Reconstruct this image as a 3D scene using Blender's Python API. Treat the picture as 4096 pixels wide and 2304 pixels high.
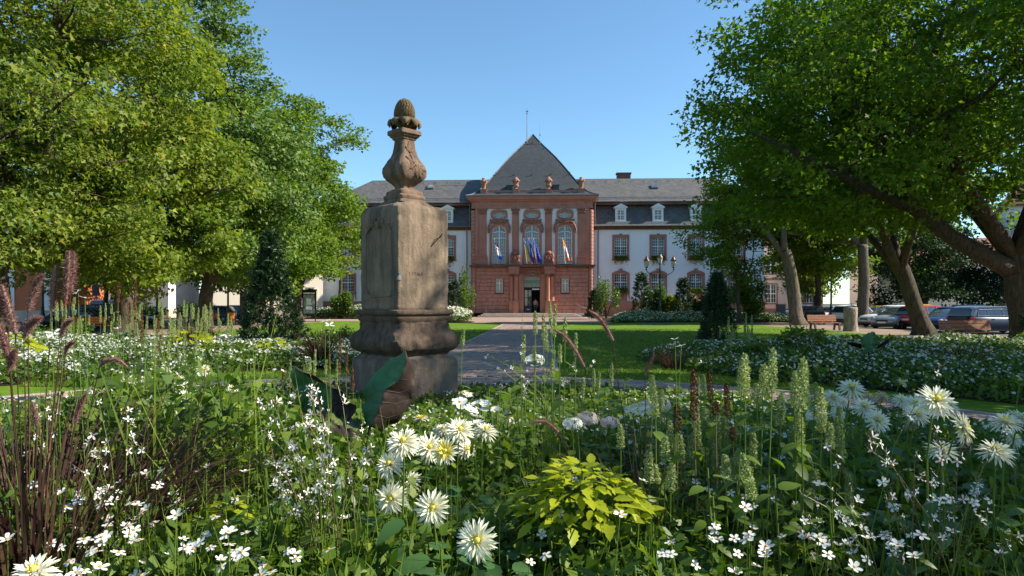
import bpy, math, random
import numpy as np
from mathutils import Vector, Matrix
PI = math.pi
R = math.radians
rng = np.random.default_rng(7)
random.seed(7)
scene = bpy.context.scene
C = scene.collection
for o in list(bpy.data.objects):
    bpy.data.objects.remove(o)

# ------------------------------------------------------------------ camera, sky, sun, exposure
EYE = 1.65
F = 2731.0                      # focal length in photograph pixels (24 mm on a 36 mm sensor)
cam = bpy.data.cameras.new('camera')
cam.lens = 24.0
cam.sensor_width = 36.0
cam.shift_y = 61.0 / 4096.0
cam.clip_start = 0.05
cam.clip_end = 3000
cam_o = bpy.data.objects.new('camera', cam)
cam_o.location = (0, 0, EYE)
cam_o.rotation_euler = (R(90), 0, 0)
C.objects.link(cam_o)
scene.camera = cam_o

SUN_EL, SUN_AZ = 36.0, -1.0        # azimuth counted from +X towards +Y
sdir = Vector((math.cos(R(SUN_EL)) * math.cos(R(SUN_AZ)), math.cos(R(SUN_EL)) * math.sin(R(SUN_AZ)), math.sin(R(SUN_EL))))
world = bpy.data.worlds.new('World')
scene.world = world
world.use_nodes = True
wn = world.node_tree
bgn = wn.nodes['Background']
sky = wn.nodes.new('ShaderNodeTexSky')
sky.sky_type = 'NISHITA'
sky.sun_disc = False
sky.sun_elevation = R(SUN_EL)
sky.sun_rotation = R(90 - SUN_AZ)
sky.air_density = 1.0
sky.dust_density = 0.0
sky.ozone_density = 6.0
tint = wn.nodes.new('ShaderNodeMix')
tint.data_type = 'RGBA'; tint.blend_type = 'MULTIPLY'
tint.inputs[0].default_value = 1.0
tint.inputs[7].default_value = (0.90, 0.965, 0.87, 1.0)
wn.links.new(sky.outputs[0], tint.inputs[6])
wn.links.new(tint.outputs[2], bgn.inputs['Color'])
bgn.inputs['Strength'].default_value = 0.09
sun = bpy.data.lights.new('sun', 'SUN')
sun.energy = 4.0
sun.angle = R(0.55)
sun.color = (1.0, 0.93, 0.80)
sun_o = bpy.data.objects.new('sun', sun)
sun_o.rotation_euler = sdir.to_track_quat('Z', 'Y').to_euler()
sun_o.location = (60, 10, 50)
C.objects.link(sun_o)
vs = scene.view_settings
vs.view_transform = 'Standard'
vs.look = 'None'
vs.exposure = 1.43
vs.gamma = 1.0
vs.use_curve_mapping = False
scene.render.engine = 'CYCLES'
scene.cycles.max_bounces = 8
scene.cycles.diffuse_bounces = 6
scene.cycles.glossy_bounces = 2
scene.cycles.transmission_bounces = 4
scene.cycles.transparent_max_bounces = 6
scene.cycles.caustics_reflective = False
scene.cycles.caustics_refractive = False

# ------------------------------------------------------------------ helpers
def P(X, Y, D):                  # a point of the photograph at the distance it has in the place
    return Vector(((X - 2048) / F * D, D, EYE - (Y - 1213) / F * D))

def GD(Y, z=0.0):                # distance at which a point of height z shows at photograph row Y
    return (EYE - z) * F / (Y - 1213)

def link_mesh(name, me, parent=None, mats=(), smooth=False):
    o = bpy.data.objects.new(name, me)
    C.objects.link(o)
    if parent is not None:
        o.parent = parent
    for m in mats:
        me.materials.append(m)
    if smooth:
        me.polygons.foreach_set('use_smooth', [True] * len(me.polygons))
    return o

def share(name, src, parent=None, loc=(0, 0, 0), rot=(0, 0, 0), scl=(1, 1, 1)):
    o = bpy.data.objects.new(name, src if isinstance(src, bpy.types.Mesh) else src.data)
    C.objects.link(o)
    if parent is not None:
        o.parent = parent
    o.location = loc
    o.rotation_euler = rot
    o.scale = scl if hasattr(scl, '__len__') else (scl,) * 3
    return o

def empty(name, loc=(0, 0, 0), rz=0.0, label=None, cat=None, group=None, parent=None):
    o = bpy.data.objects.new(name, None)
    o.empty_display_size = 0.2
    o.location = loc
    o.rotation_euler = (0, 0, rz)
    C.objects.link(o)
    if parent is not None:
        o.parent = parent
    tag(o, label, cat, group)
    return o

def tag(o, label=None, cat=None, group=None, kind=None):
    if label: o['label'] = label
    if cat: o['category'] = cat
    if group: o['group'] = group
    if kind: o['kind'] = kind
    return o

def np_mesh(name, V, Fs, mi=None):
    """V (n,3); Fs list of (m,k) int arrays; mi list of material index arrays or ints"""
    me = bpy.data.meshes.new(name)
    V = np.asarray(V, dtype=np.float32)
    me.vertices.add(len(V))
    me.vertices.foreach_set('co', V.ravel())
    Fs = [np.asarray(f, dtype=np.int32) for f in Fs if len(f)]
    nl = sum(f.size for f in Fs)
    npg = sum(len(f) for f in Fs)
    me.loops.add(nl)
    me.loops.foreach_set('vertex_index', np.concatenate([f.ravel() for f in Fs]))
    me.polygons.add(npg)
    tot = np.concatenate([np.full(len(f), f.shape[1], np.int32) for f in Fs])
    start = np.concatenate([[0], np.cumsum(tot)[:-1]]).astype(np.int32)
    me.polygons.foreach_set('loop_start', start)
    me.polygons.foreach_set('loop_total', tot)
    if mi is not None:
        arr = np.concatenate([np.full(len(f), m, np.int32) if np.isscalar(m) else np.asarray(m, np.int32) for f, m in zip(Fs, mi)])
        me.polygons.foreach_set('material_index', arr)
    me.update(calc_edges=True)
    return me

class MB:
    """collects shapes; build() links them as ONE mesh object"""
    def __init__(s):
        s.v = []; s.f = []; s.m = []; s.cur = 0
    def mat(s, i):
        s.cur = i; return s
    def add(s, vs, fs):
        b = len(s.v)
        s.v += [tuple(v) for v in vs]
        for f in fs:
            s.f.append(tuple(i + b for i in f)); s.m.append(s.cur)
        return s
    def box(s, x0, x1, y0, y1, z0, z1):
        v = [(x0, y0, z0), (x1, y0, z0), (x1, y1, z0), (x0, y1, z0), (x0, y0, z1), (x1, y0, z1), (x1, y1, z1), (x0, y1, z1)]
        return s.add(v, [(0, 3, 2, 1), (4, 5, 6, 7), (0, 1, 5, 4), (1, 2, 6, 5), (2, 3, 7, 6), (3, 0, 4, 7)])
    def bbox(s, x0, x1, y0, y1, z0, z1, b=0.02):
        """box with bevelled front (-y) edges"""
        v = [(x0, y1, z0), (x1, y1, z0), (x1, y1, z1), (x0, y1, z1),
             (x0, y0 + b, z0), (x1, y0 + b, z0), (x1, y0 + b, z1), (x0, y0 + b, z1),
             (x0 + b, y0, z0 + b), (x1 - b, y0, z0 + b), (x1 - b, y0, z1 - b), (x0 + b, y0, z1 - b)]
        return s.add(v, [(0, 3, 2, 1), (8, 9, 10, 11), (4, 5, 9, 8), (5, 6, 10, 9), (6, 7, 11, 10), (7, 4, 8, 11),
                         (0, 1, 5, 4), (1, 2, 6, 5), (2, 3, 7, 6), (3, 0, 4, 7)])
    def tube(s, pts, rad, n=8, cap=True):
        pts = [Vector(p) for p in pts]
        if not hasattr(rad, '__len__'): rad = [rad] * len(pts)
        b = len(s.v)
        up = Vector((0, 0, 1))
        prev = None
        vs, fs = [], []
        for i, p in enumerate(pts):
            d = (pts[min(i + 1, len(pts) - 1)] - pts[max(i - 1, 0)])
            if d.length < 1e-9: d = Vector((0, 0, 1))
            d.normalize()
            if prev is None:
                a = up.cross(d)
                if a.length < 0.1: a = Vector((1, 0, 0)).cross(d)
            else:
                a = prev - d * prev.dot(d)
                if a.length < 1e-5: a = Vector((1, 0, 0)).cross(d)
            a.normalize(); prev = a
            c = d.cross(a)
            for k in range(n):
                t = 2 * PI * k / n
                vs.append(p + (a * math.cos(t) + c * math.sin(t)) * rad[i])
        for i in range(len(pts) - 1):
            for k in range(n):
                k2 = (k + 1) % n
                fs.append((i * n + k, i * n + k2, (i + 1) * n + k2, (i + 1) * n + k))
        if cap:
            fs.append(tuple(range(n - 1, -1, -1)))
            fs.append(tuple(range((len(pts) - 1) * n, len(pts) * n)))
        return s.add(vs, fs)
    def lathe(s, prof, n=16, cx=0, cy=0, z0=0, cap=True):
        vs, fs = [], []
        for r, z in prof:
            for k in range(n):
                t = 2 * PI * k / n
                vs.append((cx + r * math.cos(t), cy + r * math.sin(t), z0 + z))
        for i in range(len(prof) - 1):
            for k in range(n):
                k2 = (k + 1) % n
                fs.append((i * n + k, i * n + k2, (i + 1) * n + k2, (i + 1) * n + k))
        if cap:
            fs.append(tuple(range(n - 1, -1, -1)))
            fs.append(tuple(range((len(prof) - 1) * n, len(prof) * n)))
        return s.add(vs, fs)
    def prism_xz(s, pts, y0, y1):
        """polygon in x,z (counter-clockwise seen from -y) extruded y0..y1"""
        n = len(pts)
        vs = [(x, y0, z) for x, z in pts] + [(x, y1, z) for x, z in pts]
        fs = [tuple(range(n)), tuple(range(2 * n - 1, n - 1, -1))]
        for i in range(n):
            j = (i + 1) % n
            fs.append((j, i, n + i, n + j))
        return s.add(vs, fs)
    def ring_xz(s, inner, outer, y0, y1, closed=False):
        """strip between two equally long paths in x,z, extruded y0..y1"""
        n = len(inner)
        vs = [(x, y0, z) for x, z in inner] + [(x, y0, z) for x, z in outer] + [(x, y1, z) for x, z in inner] + [(x, y1, z) for x, z in outer]
        fs = []
        m = n if closed else n - 1
        for i in range(m):
            j = (i + 1) % n
            fs += [(i, n + i, n + j, j), (2 * n + j, 3 * n + j, 3 * n + i, 2 * n + i), (i, j, 2 * n + j, 2 * n + i), (n + j, n + i, 3 * n + i, 3 * n + j)]
        if not closed:
            fs += [(0, 2 * n, 3 * n, n), (n - 1, 2 * n - 1, 4 * n - 1, 3 * n - 1)]
        return s.add(vs, fs)
    def loft(s, rings, cap=True, closed=True):
        n = len(rings[0])
        vs = [p for r in rings for p in r]
        fs = []
        for i in range(len(rings) - 1):
            for k in range(n if closed else n - 1):
                k2 = (k + 1) % n
                fs.append((i * n + k, i * n + k2, (i + 1) * n + k2, (i + 1) * n + k))
        if cap:
            fs.append(tuple(range(n - 1, -1, -1)))
            fs.append(tuple(range((len(rings) - 1) * n, len(rings) * n)))
        return s.add(vs, fs)
    def ball(s, c, r, n=8, m=6):
        if not hasattr(r, '__len__'): r = (r, r, r)
        prof = []
        vs, fs = [], []
        for i in range(m + 1):
            a = -PI / 2 + PI * i / m
            for k in range(n):
                t = 2 * PI * k / n
                vs.append((c[0] + r[0] * max(math.cos(a), 0.02) * math.cos(t), c[1] + r[1] * max(math.cos(a), 0.02) * math.sin(t), c[2] + r[2] * math.sin(a)))
        for i in range(m):
            for k in range(n):
                k2 = (k + 1) % n
                fs.append((i * n + k, i * n + k2, (i + 1) * n + k2, (i + 1) * n + k))
        fs.append(tuple(range(n - 1, -1, -1))); fs.append(tuple(range(m * n, m * n + n)))
        return s.add(vs, fs)
    def mesh(s, name):
        me = bpy.data.meshes.new(name)
        me.from_pydata(s.v, [], s.f)
        me.polygons.foreach_set('material_index', s.m)
        me.update()
        return me
    def build(s, name, mats, parent=None, smooth=False):
        if not isinstance(mats, (list, tuple)): mats = [mats]
        return link_mesh(name, s.mesh(name), parent, mats, smooth)

def shade_auto(o, ang=40):
    me = o.data
    me.polygons.foreach_set('use_smooth', [True] * len(me.polygons))
    try:
        me.set_sharp_from_angle(angle=R(ang))
    except Exception:
        pass
    return o

# ------------------------------------------------------------------ materials
def nmat(name):
    m = bpy.data.materials.new(name)
    m.use_nodes = True
    nt = m.node_tree
    b = nt.nodes['Principled BSDF']
    return m, nt, b

def N(nt, typ, **kw):
    n = nt.nodes.new(typ)
    for k, v in kw.items():
        if k in n.inputs.keys() if hasattr(n.inputs, 'keys') else False:
            n.inputs[k].default_value = v
        else:
            setattr(n, k, v)
    return n

def col4(c): return (c[0], c[1], c[2], 1.0)

def ramp(nt, fac, stops):
    r = nt.nodes.new('ShaderNodeValToRGB')
    els = r.color_ramp.elements
    while len(els) < len(stops): els.new(0.5)
    for e, (p, c) in zip(els, stops):
        e.position = p; e.color = col4(c)
    nt.links.new(fac, r.inputs[0])
    return r.outputs[0]

def noise(nt, co, scale, detail=4.0, rough=0.6, dist=0.0):
    n = nt.nodes.new('ShaderNodeTexNoise')
    n.inputs['Scale'].default_value = scale
    n.inputs['Detail'].default_value = detail
    n.inputs['Roughness'].default_value = rough
    n.inputs['Distortion'].default_value = dist
    nt.links.new(co, n.inputs['Vector'])
    return n.outputs['Fac']

def mix(nt, a, b, fac, mode='MIX'):
    m = nt.nodes.new('ShaderNodeMix')
    m.data_type = 'RGBA'; m.blend_type = mode
    for sock, v in ((m.inputs[0], fac), (m.inputs[6], a), (m.inputs[7], b)):
        if hasattr(v, 'is_linked') or hasattr(v, 'links'):
            nt.links.new(v, sock)
        elif hasattr(v, '__len__'):
            sock.default_value = col4(v)
        else:
            sock.default_value = v
    return m.outputs[2]

def bump(nt, b, h, strength=0.3, dist=0.02):
    n = nt.nodes.new('ShaderNodeBump')
    n.inputs['Strength'].default_value = strength
    n.inputs['Distance'].default_value = dist
    nt.links.new(h, n.inputs['Height'])
    nt.links.new(n.outputs[0], b.inputs['Normal'])
    return n

def objco(nt):
    return nt.nodes.new('ShaderNodeTexCoord').outputs['Object']

def geopos(nt):
    return nt.nodes.new('ShaderNodeNewGeometry').outputs['Position']

def simple(name, c, rough=0.7, metal=0.0, var=0.12, scale=6.0, bmp=0.0, spec=0.4, wpos=False, coat=0.0):
    """plain coloured surface with uneven tone and fine relief"""
    m, nt, b = nmat(name)
    co = geopos(nt) if wpos else objco(nt)
    f = noise(nt, co, scale, 6)
    lo = [x * (1 - var * 1.6) for x in c]; hi = [min(1, x * (1 + var)) for x in c]
    nt.links.new(ramp(nt, f, [(0.3, lo), (0.7, hi)]), b.inputs['Base Color'])
    b.inputs['Roughness'].default_value = rough
    b.inputs['Metallic'].default_value = metal
    b.inputs['Specular IOR Level'].default_value = spec
    if coat: b.inputs['Coat Weight'].default_value = coat
    if bmp:
        bump(nt, b, noise(nt, co, scale * 8, 5), bmp, 0.01)
    return m

def leafmat(name, stops, trans=0.35, rough=0.45, spec=0.35, patch=0.35, pscale=0.9, transcol=None):
    """leaf: tone differs from leaf to leaf and from bough to bough, light passes through"""
    m, nt, b = nmat(name)
    g = nt.nodes.new('ShaderNodeNewGeometry')
    nz = noise(nt, g.outputs['Position'], pscale, 2)
    mx = nt.nodes.new('ShaderNodeMath'); mx.operation = 'MULTIPLY_ADD'
    nt.links.new(nz, mx.inputs[0]); mx.inputs[1].default_value = patch * 2.0
    mr = nt.nodes.new('ShaderNodeMath'); mr.operation = 'MULTIPLY'
    nt.links.new(g.outputs['Random Per Island'], mr.inputs[0]); mr.inputs[1].default_value = 1 - patch
    ms = nt.nodes.new('ShaderNodeMath'); ms.operation = 'SUBTRACT'
    nt.links.new(mr.outputs[0], ms.inputs[0]); ms.inputs[1].default_value = patch * 0.5
    nt.links.new(ms.outputs[0], mx.inputs[2])
    cr = ramp(nt, mx.outputs[0], stops)
    nt.links.new(cr, b.inputs['Base Color'])
    b.inputs['Roughness'].default_value = rough
    b.inputs['Specular IOR Level'].default_value = spec
    t = nt.nodes.new('ShaderNodeBsdfTranslucent')
    tc = mix(nt, cr, transcol if transcol else (1.25, 1.35, 0.5), 1.0, 'MULTIPLY')
    nt.links.new(tc, t.inputs['Color'])
    sh = nt.nodes.new('ShaderNodeMixShader')
    sh.inputs[0].default_value = trans
    out = nt.nodes['Material Output']
    nt.links.new(b.outputs[0], sh.inputs[1]); nt.links.new(t.outputs[0], sh.inputs[2])
    nt.links.new(sh.outputs[0], out.inputs['Surface'])
    return m

M = {}
M['maple_yellow'] = leafmat('maple_yellow', [(0.0, (0.055, 0.095, 0.018)), (0.45, (0.14, 0.20, 0.028)), (0.82, (0.24, 0.265, 0.035)), (1.0, (0.48, 0.31, 0.04))], 0.45, spec=.25, rough=.55, patch=.45, pscale=.55)
M['maple_green'] = leafmat('maple_green', [(0.0, (0.05, 0.10, 0.014)), (0.5, (0.115, 0.195, 0.02)), (0.85, (0.20, 0.26, 0.022)), (1.0, (0.32, 0.28, 0.03))], 0.42, spec=.25, rough=.55)
M['maple_blue'] = leafmat('maple_blue', [(0.0, (0.055, 0.105, 0.025)), (0.5, (0.12, 0.195, 0.045)), (1.0, (0.21, 0.27, 0.06))], 0.34, spec=.3, rough=.55)
M['maple_dark'] = leafmat('maple_dark', [(0.0, (0.045, 0.10, 0.012)), (0.5, (0.10, 0.185, 0.018)), (0.88, (0.165, 0.235, 0.022)), (1.0, (0.29, 0.25, 0.025))], 0.52, spec=.2, rough=.6)
M['yew'] = leafmat('yew', [(0.0, (0.010, 0.028, 0.010)), (0.6, (0.022, 0.055, 0.014)), (1.0, (0.06, 0.10, 0.02))], 0.12, spec=0.4, pscale=3)
M['holly'] = leafmat('holly', [(0.0, (0.012, 0.028, 0.012)), (0.6, (0.024, 0.054, 0.018)), (1.0, (0.055, 0.09, 0.03))], 0.15, spec=0.15, rough=.65)
M['shrub'] = leafmat('shrub', [(0.0, (0.03, 0.07, 0.012)), (0.5, (0.075, 0.14, 0.018)), (1.0, (0.16, 0.21, 0.03))], 0.38)
M['bedleaf'] = leafmat('bedleaf', [(0.0, (0.035, 0.075, 0.014)), (0.45, (0.085, 0.15, 0.02)), (0.8, (0.15, 0.21, 0.024)), (1.0, (0.25, 0.26, 0.035))], 0.40, pscale=2.2, spec=.25)
M['dahlialeaf'] = leafmat('dahlialeaf', [(0.0, (0.03, 0.08, 0.026)), (0.6, (0.06, 0.135, 0.034)), (1.0, (0.11, 0.19, 0.04))], 0.32, pscale=4)
M['stem'] = leafmat('stem', [(0.0, (0.05, 0.09, 0.015)), (0.6, (0.11, 0.17, 0.02)), (1.0, (0.19, 0.22, 0.03))], 0.15, pscale=3)
M['stem_red'] = leafmat('stem_red', [(0.0, (0.06, 0.05, 0.02)), (0.6, (0.13, 0.10, 0.04)), (1.0, (0.16, 0.17, 0.04))], 0.1, pscale=3)
M['lime'] = leafmat('lime', [(0.0, (0.13, 0.18, 0.010)), (0.5, (0.31, 0.36, 0.015)), (1.0, (0.56, 0.53, 0.02))], 0.45, pscale=5, transcol=(1.2, 1.25, 0.4))
M['petal'] = leafmat('petal', [(0.0, (0.70, 0.70, 0.62)), (1.0, (0.85, 0.85, 0.80))], 0.30, rough=0.6, spec=0.2, transcol=(1, 1, 0.95))
M['cream'] = leafmat('cream', [(0.0, (0.72, 0.68, 0.48)), (0.5, (0.82, 0.80, 0.64)), (1.0, (0.86, 0.84, 0.74))], 0.30, rough=0.6, spec=0.2, transcol=(1, 1, 0.85))
M['cream_yellow'] = leafmat('cream_yellow', [(0.0, (0.62, 0.52, 0.06)), (1.0, (0.78, 0.70, 0.20))], 0.25, rough=0.6, spec=0.2, transcol=(1, 1, 0.7))
M['wilt'] = leafmat('wilt', [(0.0, (0.22, 0.12, 0.05)), (0.5, (0.50, 0.38, 0.22)), (1.0, (0.70, 0.62, 0.45))], 0.2, rough=0.8, spec=0.1, transcol=(1, 1, 0.9))
M['blush'] = leafmat('blush', [(0.0, (0.55, 0.42, 0.38)), (0.6, (0.74, 0.66, 0.62)), (1.0, (0.82, 0.78, 0.75))], 0.30, rough=0.6, spec=0.2, transcol=(1, 0.95, 0.95))
M['orange_eye'] = simple('orange_eye', (0.62, 0.26, 0.02), 0.8, var=0.3, scale=300)
M['bud'] = simple('bud', (0.30, 0.32, 0.03), 0.6, var=0.3, scale=120)
M['spike'] = leafmat('spike', [(0.0, (0.14, 0.19, 0.06)), (0.5, (0.30, 0.36, 0.13)), (1.0, (0.48, 0.50, 0.24))], 0.25, rough=0.7, pscale=6, transcol=(1.1, 1.15, 0.7))
M['spike_dry'] = leafmat('spike_dry', [(0.0, (0.05, 0.022, 0.010)), (0.6, (0.14, 0.06, 0.022)), (1.0, (0.28, 0.15, 0.06))], 0.1, rough=0.8, pscale=6, transcol=(1, 0.8, 0.6))
M['grass_dark'] = leafmat('grass_dark', [(0.0, (0.028, 0.016, 0.013)), (0.5, (0.075, 0.038, 0.03)), (0.85, (0.14, 0.085, 0.045)), (1.0, (0.20, 0.19, 0.06))], 0.25, rough=0.65, spec=0.15, pscale=4, transcol=(1.2, 0.8, 0.7))
M['plume'] = leafmat('plume', [(0.0, (0.12, 0.045, 0.045)), (0.5, (0.24, 0.11, 0.10)), (1.0, (0.46, 0.30, 0.24))], 0.35, rough=0.8, pscale=6, transcol=(1.1, 0.9, 0.85))
M['lawn_blade'] = leafmat('lawn_blade', [(0.0, (0.06, 0.12, 0.008)), (0.6, (0.12, 0.20, 0.012)), (1.0, (0.20, 0.26, 0.02))], 0.35, pscale=0.6)
M['earth'] = simple('earth', (0.045, 0.032, 0.022), 0.95, var=0.35, scale=9, bmp=0.6, spec=0.1)
M['iron_green'] = simple('iron_green', (0.018, 0.055, 0.048), 0.45, 0.2, var=0.15, scale=20)
M['iron_black'] = simple('iron_black', (0.012, 0.013, 0.015), 0.5, 0.3, var=0.15, scale=20)
M['copper_hood'] = simple('copper_hood', (0.16, 0.085, 0.05), 0.45, 0.4, var=0.2, scale=20)
M['lamp_glass'] = simple('lamp_glass', (0.72, 0.70, 0.66), 0.25, var=0.05, scale=6, spec=0.5)
M['zinc'] = simple('zinc', (0.17, 0.18, 0.19), 0.45, 0.5, var=0.15, scale=5)
M['white_paint'] = simple('white_paint', (0.76, 0.76, 0.74), 0.45, var=0.06, scale=8)
M['cream_paint'] = simple('cream_paint', (0.74, 0.68, 0.56), 0.8, var=0.06, scale=3)
M['bench_wood'] = simple('bench_wood', (0.32, 0.12, 0.055), 0.55, var=0.3, scale=14, bmp=0.1)
M['bench_orange'] = simple('bench_orange', (0.62, 0.18, 0.03), 0.5, var=0.25, scale=14, bmp=0.1)
M['bench_leg'] = simple('bench_leg', (0.10, 0.075, 0.085), 0.75, var=0.25, scale=10, bmp=0.2)
M['tyre'] = simple('tyre', (0.018, 0.018, 0.02), 0.85, var=0.2, scale=20)
M['alloy'] = simple('alloy', (0.45, 0.46, 0.48), 0.3, 0.8, var=0.1, scale=20)
M['car_trim'] = simple('car_trim', (0.02, 0.02, 0.022), 0.5, var=0.1, scale=20)
M['tail_red'] = simple('tail_red', (0.42, 0.012, 0.012), 0.15, var=0.1, scale=20, spec=0.6)
M['head_lamp'] = simple('head_lamp', (0.60, 0.63, 0.68), 0.08, 0.3, var=0.1, scale=20, spec=0.8)
M['plate'] = simple('plate', (0.72, 0.72, 0.70), 0.4, var=0.05, scale=20)
M['skin'] = simple('skin', (0.42, 0.24, 0.17), 0.6, var=0.08, scale=20)
M['hair'] = simple('hair', (0.025, 0.016, 0.010), 0.6, var=0.3, scale=60)

def glassmat(name, c=(0.02, 0.025, 0.03), rough=0.04):
    m, nt, b = nmat(name)
    co = objco(nt)
    f = noise(nt, co, 0.7, 2)
    nt.links.new(ramp(nt, f, [(0.35, c), (0.7, [min(1, x * 2.2 + 0.01) for x in c])]), b.inputs['Base Color'])
    b.inputs['Roughness'].default_value = rough
    b.inputs['Specular IOR Level'].default_value = 0.8
    b.inputs['Coat Weight'].default_value = 0.6
    b.inputs['Coat Roughness'].default_value = 0.03
    bump(nt, b, noise(nt, co, 1.4, 1), 0.08, 0.05)
    return m
M['pane'] = glassmat('pane', (0.035, 0.045, 0.055))
M['pane_curtain'] = glassmat('pane_curtain', (0.12, 0.15, 0.14), 0.12)
M['car_glass'] = glassmat('car_glass', (0.015, 0.02, 0.024))

def carpaint(name, c, metal=0.3):
    m, nt, b = nmat(name)
    b.inputs['Base Color'].default_value = col4(c)
    co = objco(nt)
    nt.links.new(ramp(nt, noise(nt, co, 3.0, 4), [(0.3, [x * 0.85 for x in c]), (0.7, c)]), b.inputs['Base Color'])
    b.inputs['Metallic'].default_value = metal
    b.inputs['Roughness'].default_value = 0.4
    b.inputs['Specular IOR Level'].default_value = 0.3
    b.inputs['Coat Weight'].default_value = 0.25
    b.inputs['Coat Roughness'].default_value = 0.08
    return m

def stonemat(name, c, c2, stain, scale=2.0, bs=0.35, joints=None, streak=True, lich=None):
    """weathered stone: two tones, stains running down, pitted surface; joints = (block width, course height)"""
    m, nt, b = nmat(name)
    co = objco(nt)
    a = ramp(nt, noise(nt, co, scale, 7, 0.65), [(0.32, c), (0.68, c2)])
    if streak:
        mp = nt.nodes.new('ShaderNodeMapping')
        mp.inputs['Scale'].default_value = (6, 6, 0.7)
        nt.links.new(co, mp.inputs[0])
        s = noise(nt, mp.outputs[0], 1.0, 5, 0.6)
        a = mix(nt, a, stain, ramp(nt, s, [(0.50, (0, 0, 0)), (0.78, (0.75, 0.75, 0.75))]))
    if lich:
        l = noise(nt, co, 24, 4, 0.7)
        a = mix(nt, a, lich, ramp(nt, l, [(0.63, (0, 0, 0)), (0.70, (0.7, 0.7, 0.7))]))
    pit = noise(nt, co, 38, 6, 0.7)
    h = pit
    if joints:
        bt = nt.nodes.new('ShaderNodeTexBrick')
        mp2 = nt.nodes.new('ShaderNodeMapping')
        mp2.inputs['Rotation'].default_value = (R(90), 0, 0)
        nt.links.new(co, mp2.inputs[0]); nt.links.new(mp2.outputs[0], bt.inputs['Vector'])
        bt.inputs['Scale'].default_value = 1.0
        bt.inputs['Brick Width'].default_value = joints[0]
        bt.inputs['Row Height'].default_value = joints[1]
        bt.inputs['Mortar Size'].default_value = 0.012
        bt.inputs['Color1'].default_value = (0.75, 0.75, 0.75, 1); bt.inputs['Color2'].default_value = (1.0, 1.0, 1.0, 1); bt.inputs['Mortar'].default_value = (0.55, 0.55, 0.55, 1)
        a = mix(nt, a, bt.outputs['Color'], 0.8, 'MULTIPLY')
    nt.links.new(a, b.inputs['Base Color'])
    b.inputs['Roughness'].default_value = 0.9
    b.inputs['Specular IOR Level'].default_value = 0.2
    bump(nt, b, h, bs, 0.02)
    return m
M['red_stone'] = stonemat('red_stone', (0.36, 0.16, 0.11), (0.48, 0.225, 0.16), (0.23, 0.11, 0.082), 0.9, 0.2)
M['red_block'] = stonemat('red_block', (0.36, 0.16, 0.11), (0.50, 0.235, 0.17), (0.48, 0.30, 0.235), 1.1, 0.25)
M['red_trim'] = stonemat('red_trim', (0.33, 0.15, 0.115), (0.42, 0.205, 0.16), (0.25, 0.12, 0.095), 1.5, 0.2)
M['red_carved'] = stonemat('red_carved', (0.25, 0.115, 0.08), (0.38, 0.18, 0.13), (0.16, 0.08, 0.06), 3.0, 0.6)
M['dark_ledge'] = stonemat('dark_ledge', (0.13, 0.07, 0.055), (0.22, 0.12, 0.09), (0.08, 0.05, 0.04), 1.6, 0.3)
M['urn_stone'] = stonemat('urn_stone', (0.25, 0.13, 0.09), (0.34, 0.19, 0.13), (0.2, 0.11, 0.08), 2.5, 0.35)
M['pale_stone'] = stonemat('pale_stone', (0.42, 0.33, 0.27), (0.52, 0.43, 0.36), (0.3, 0.22, 0.18), 1.5, 0.2)

def stucco(name, c, dirt=(0.5, 0.46, 0.42)):
    m, nt, b = nmat(name)
    co = objco(nt)
    a = ramp(nt, noise(nt, co, 0.35, 6, 0.6), [(0.3, [x * 0.94 for x in c]), (0.7, c)])
    mp = nt.nodes.new('ShaderNodeMapping'); mp.inputs['Scale'].default_value = (2.5, 2.5, 0.15)
    nt.links.new(co, mp.inputs[0])
    a = mix(nt, a, dirt, ramp(nt, noise(nt, mp.outputs[0], 1.0, 6, 0.65), [(0.55, (0, 0, 0)), (0.85, (0.35, 0.35, 0.35))]))
    nt.links.new(a, b.inputs['Base Color'])
    b.inputs['Roughness'].default_value = 0.92
    b.inputs['Specular IOR Level'].default_value = 0.15
    bump(nt, b, noise(nt, co, 30, 4), 0.15, 0.01)
    return m
M['stucco'] = stucco('stucco', (0.86, 0.86, 0.85))
M['stucco_pink'] = stucco('stucco_pink', (0.72, 0.56, 0.47))
M['stucco_cream'] = stucco('stucco_cream', (0.78, 0.70, 0.58))
M['stucco_beige'] = stucco('stucco_beige', (0.62, 0.48, 0.34))
M['stucco_orange'] = stucco('stucco_orange', (0.55, 0.17, 0.08))
M['stucco_grey'] = stucco('stucco_grey', (0.66, 0.66, 0.70))

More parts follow.
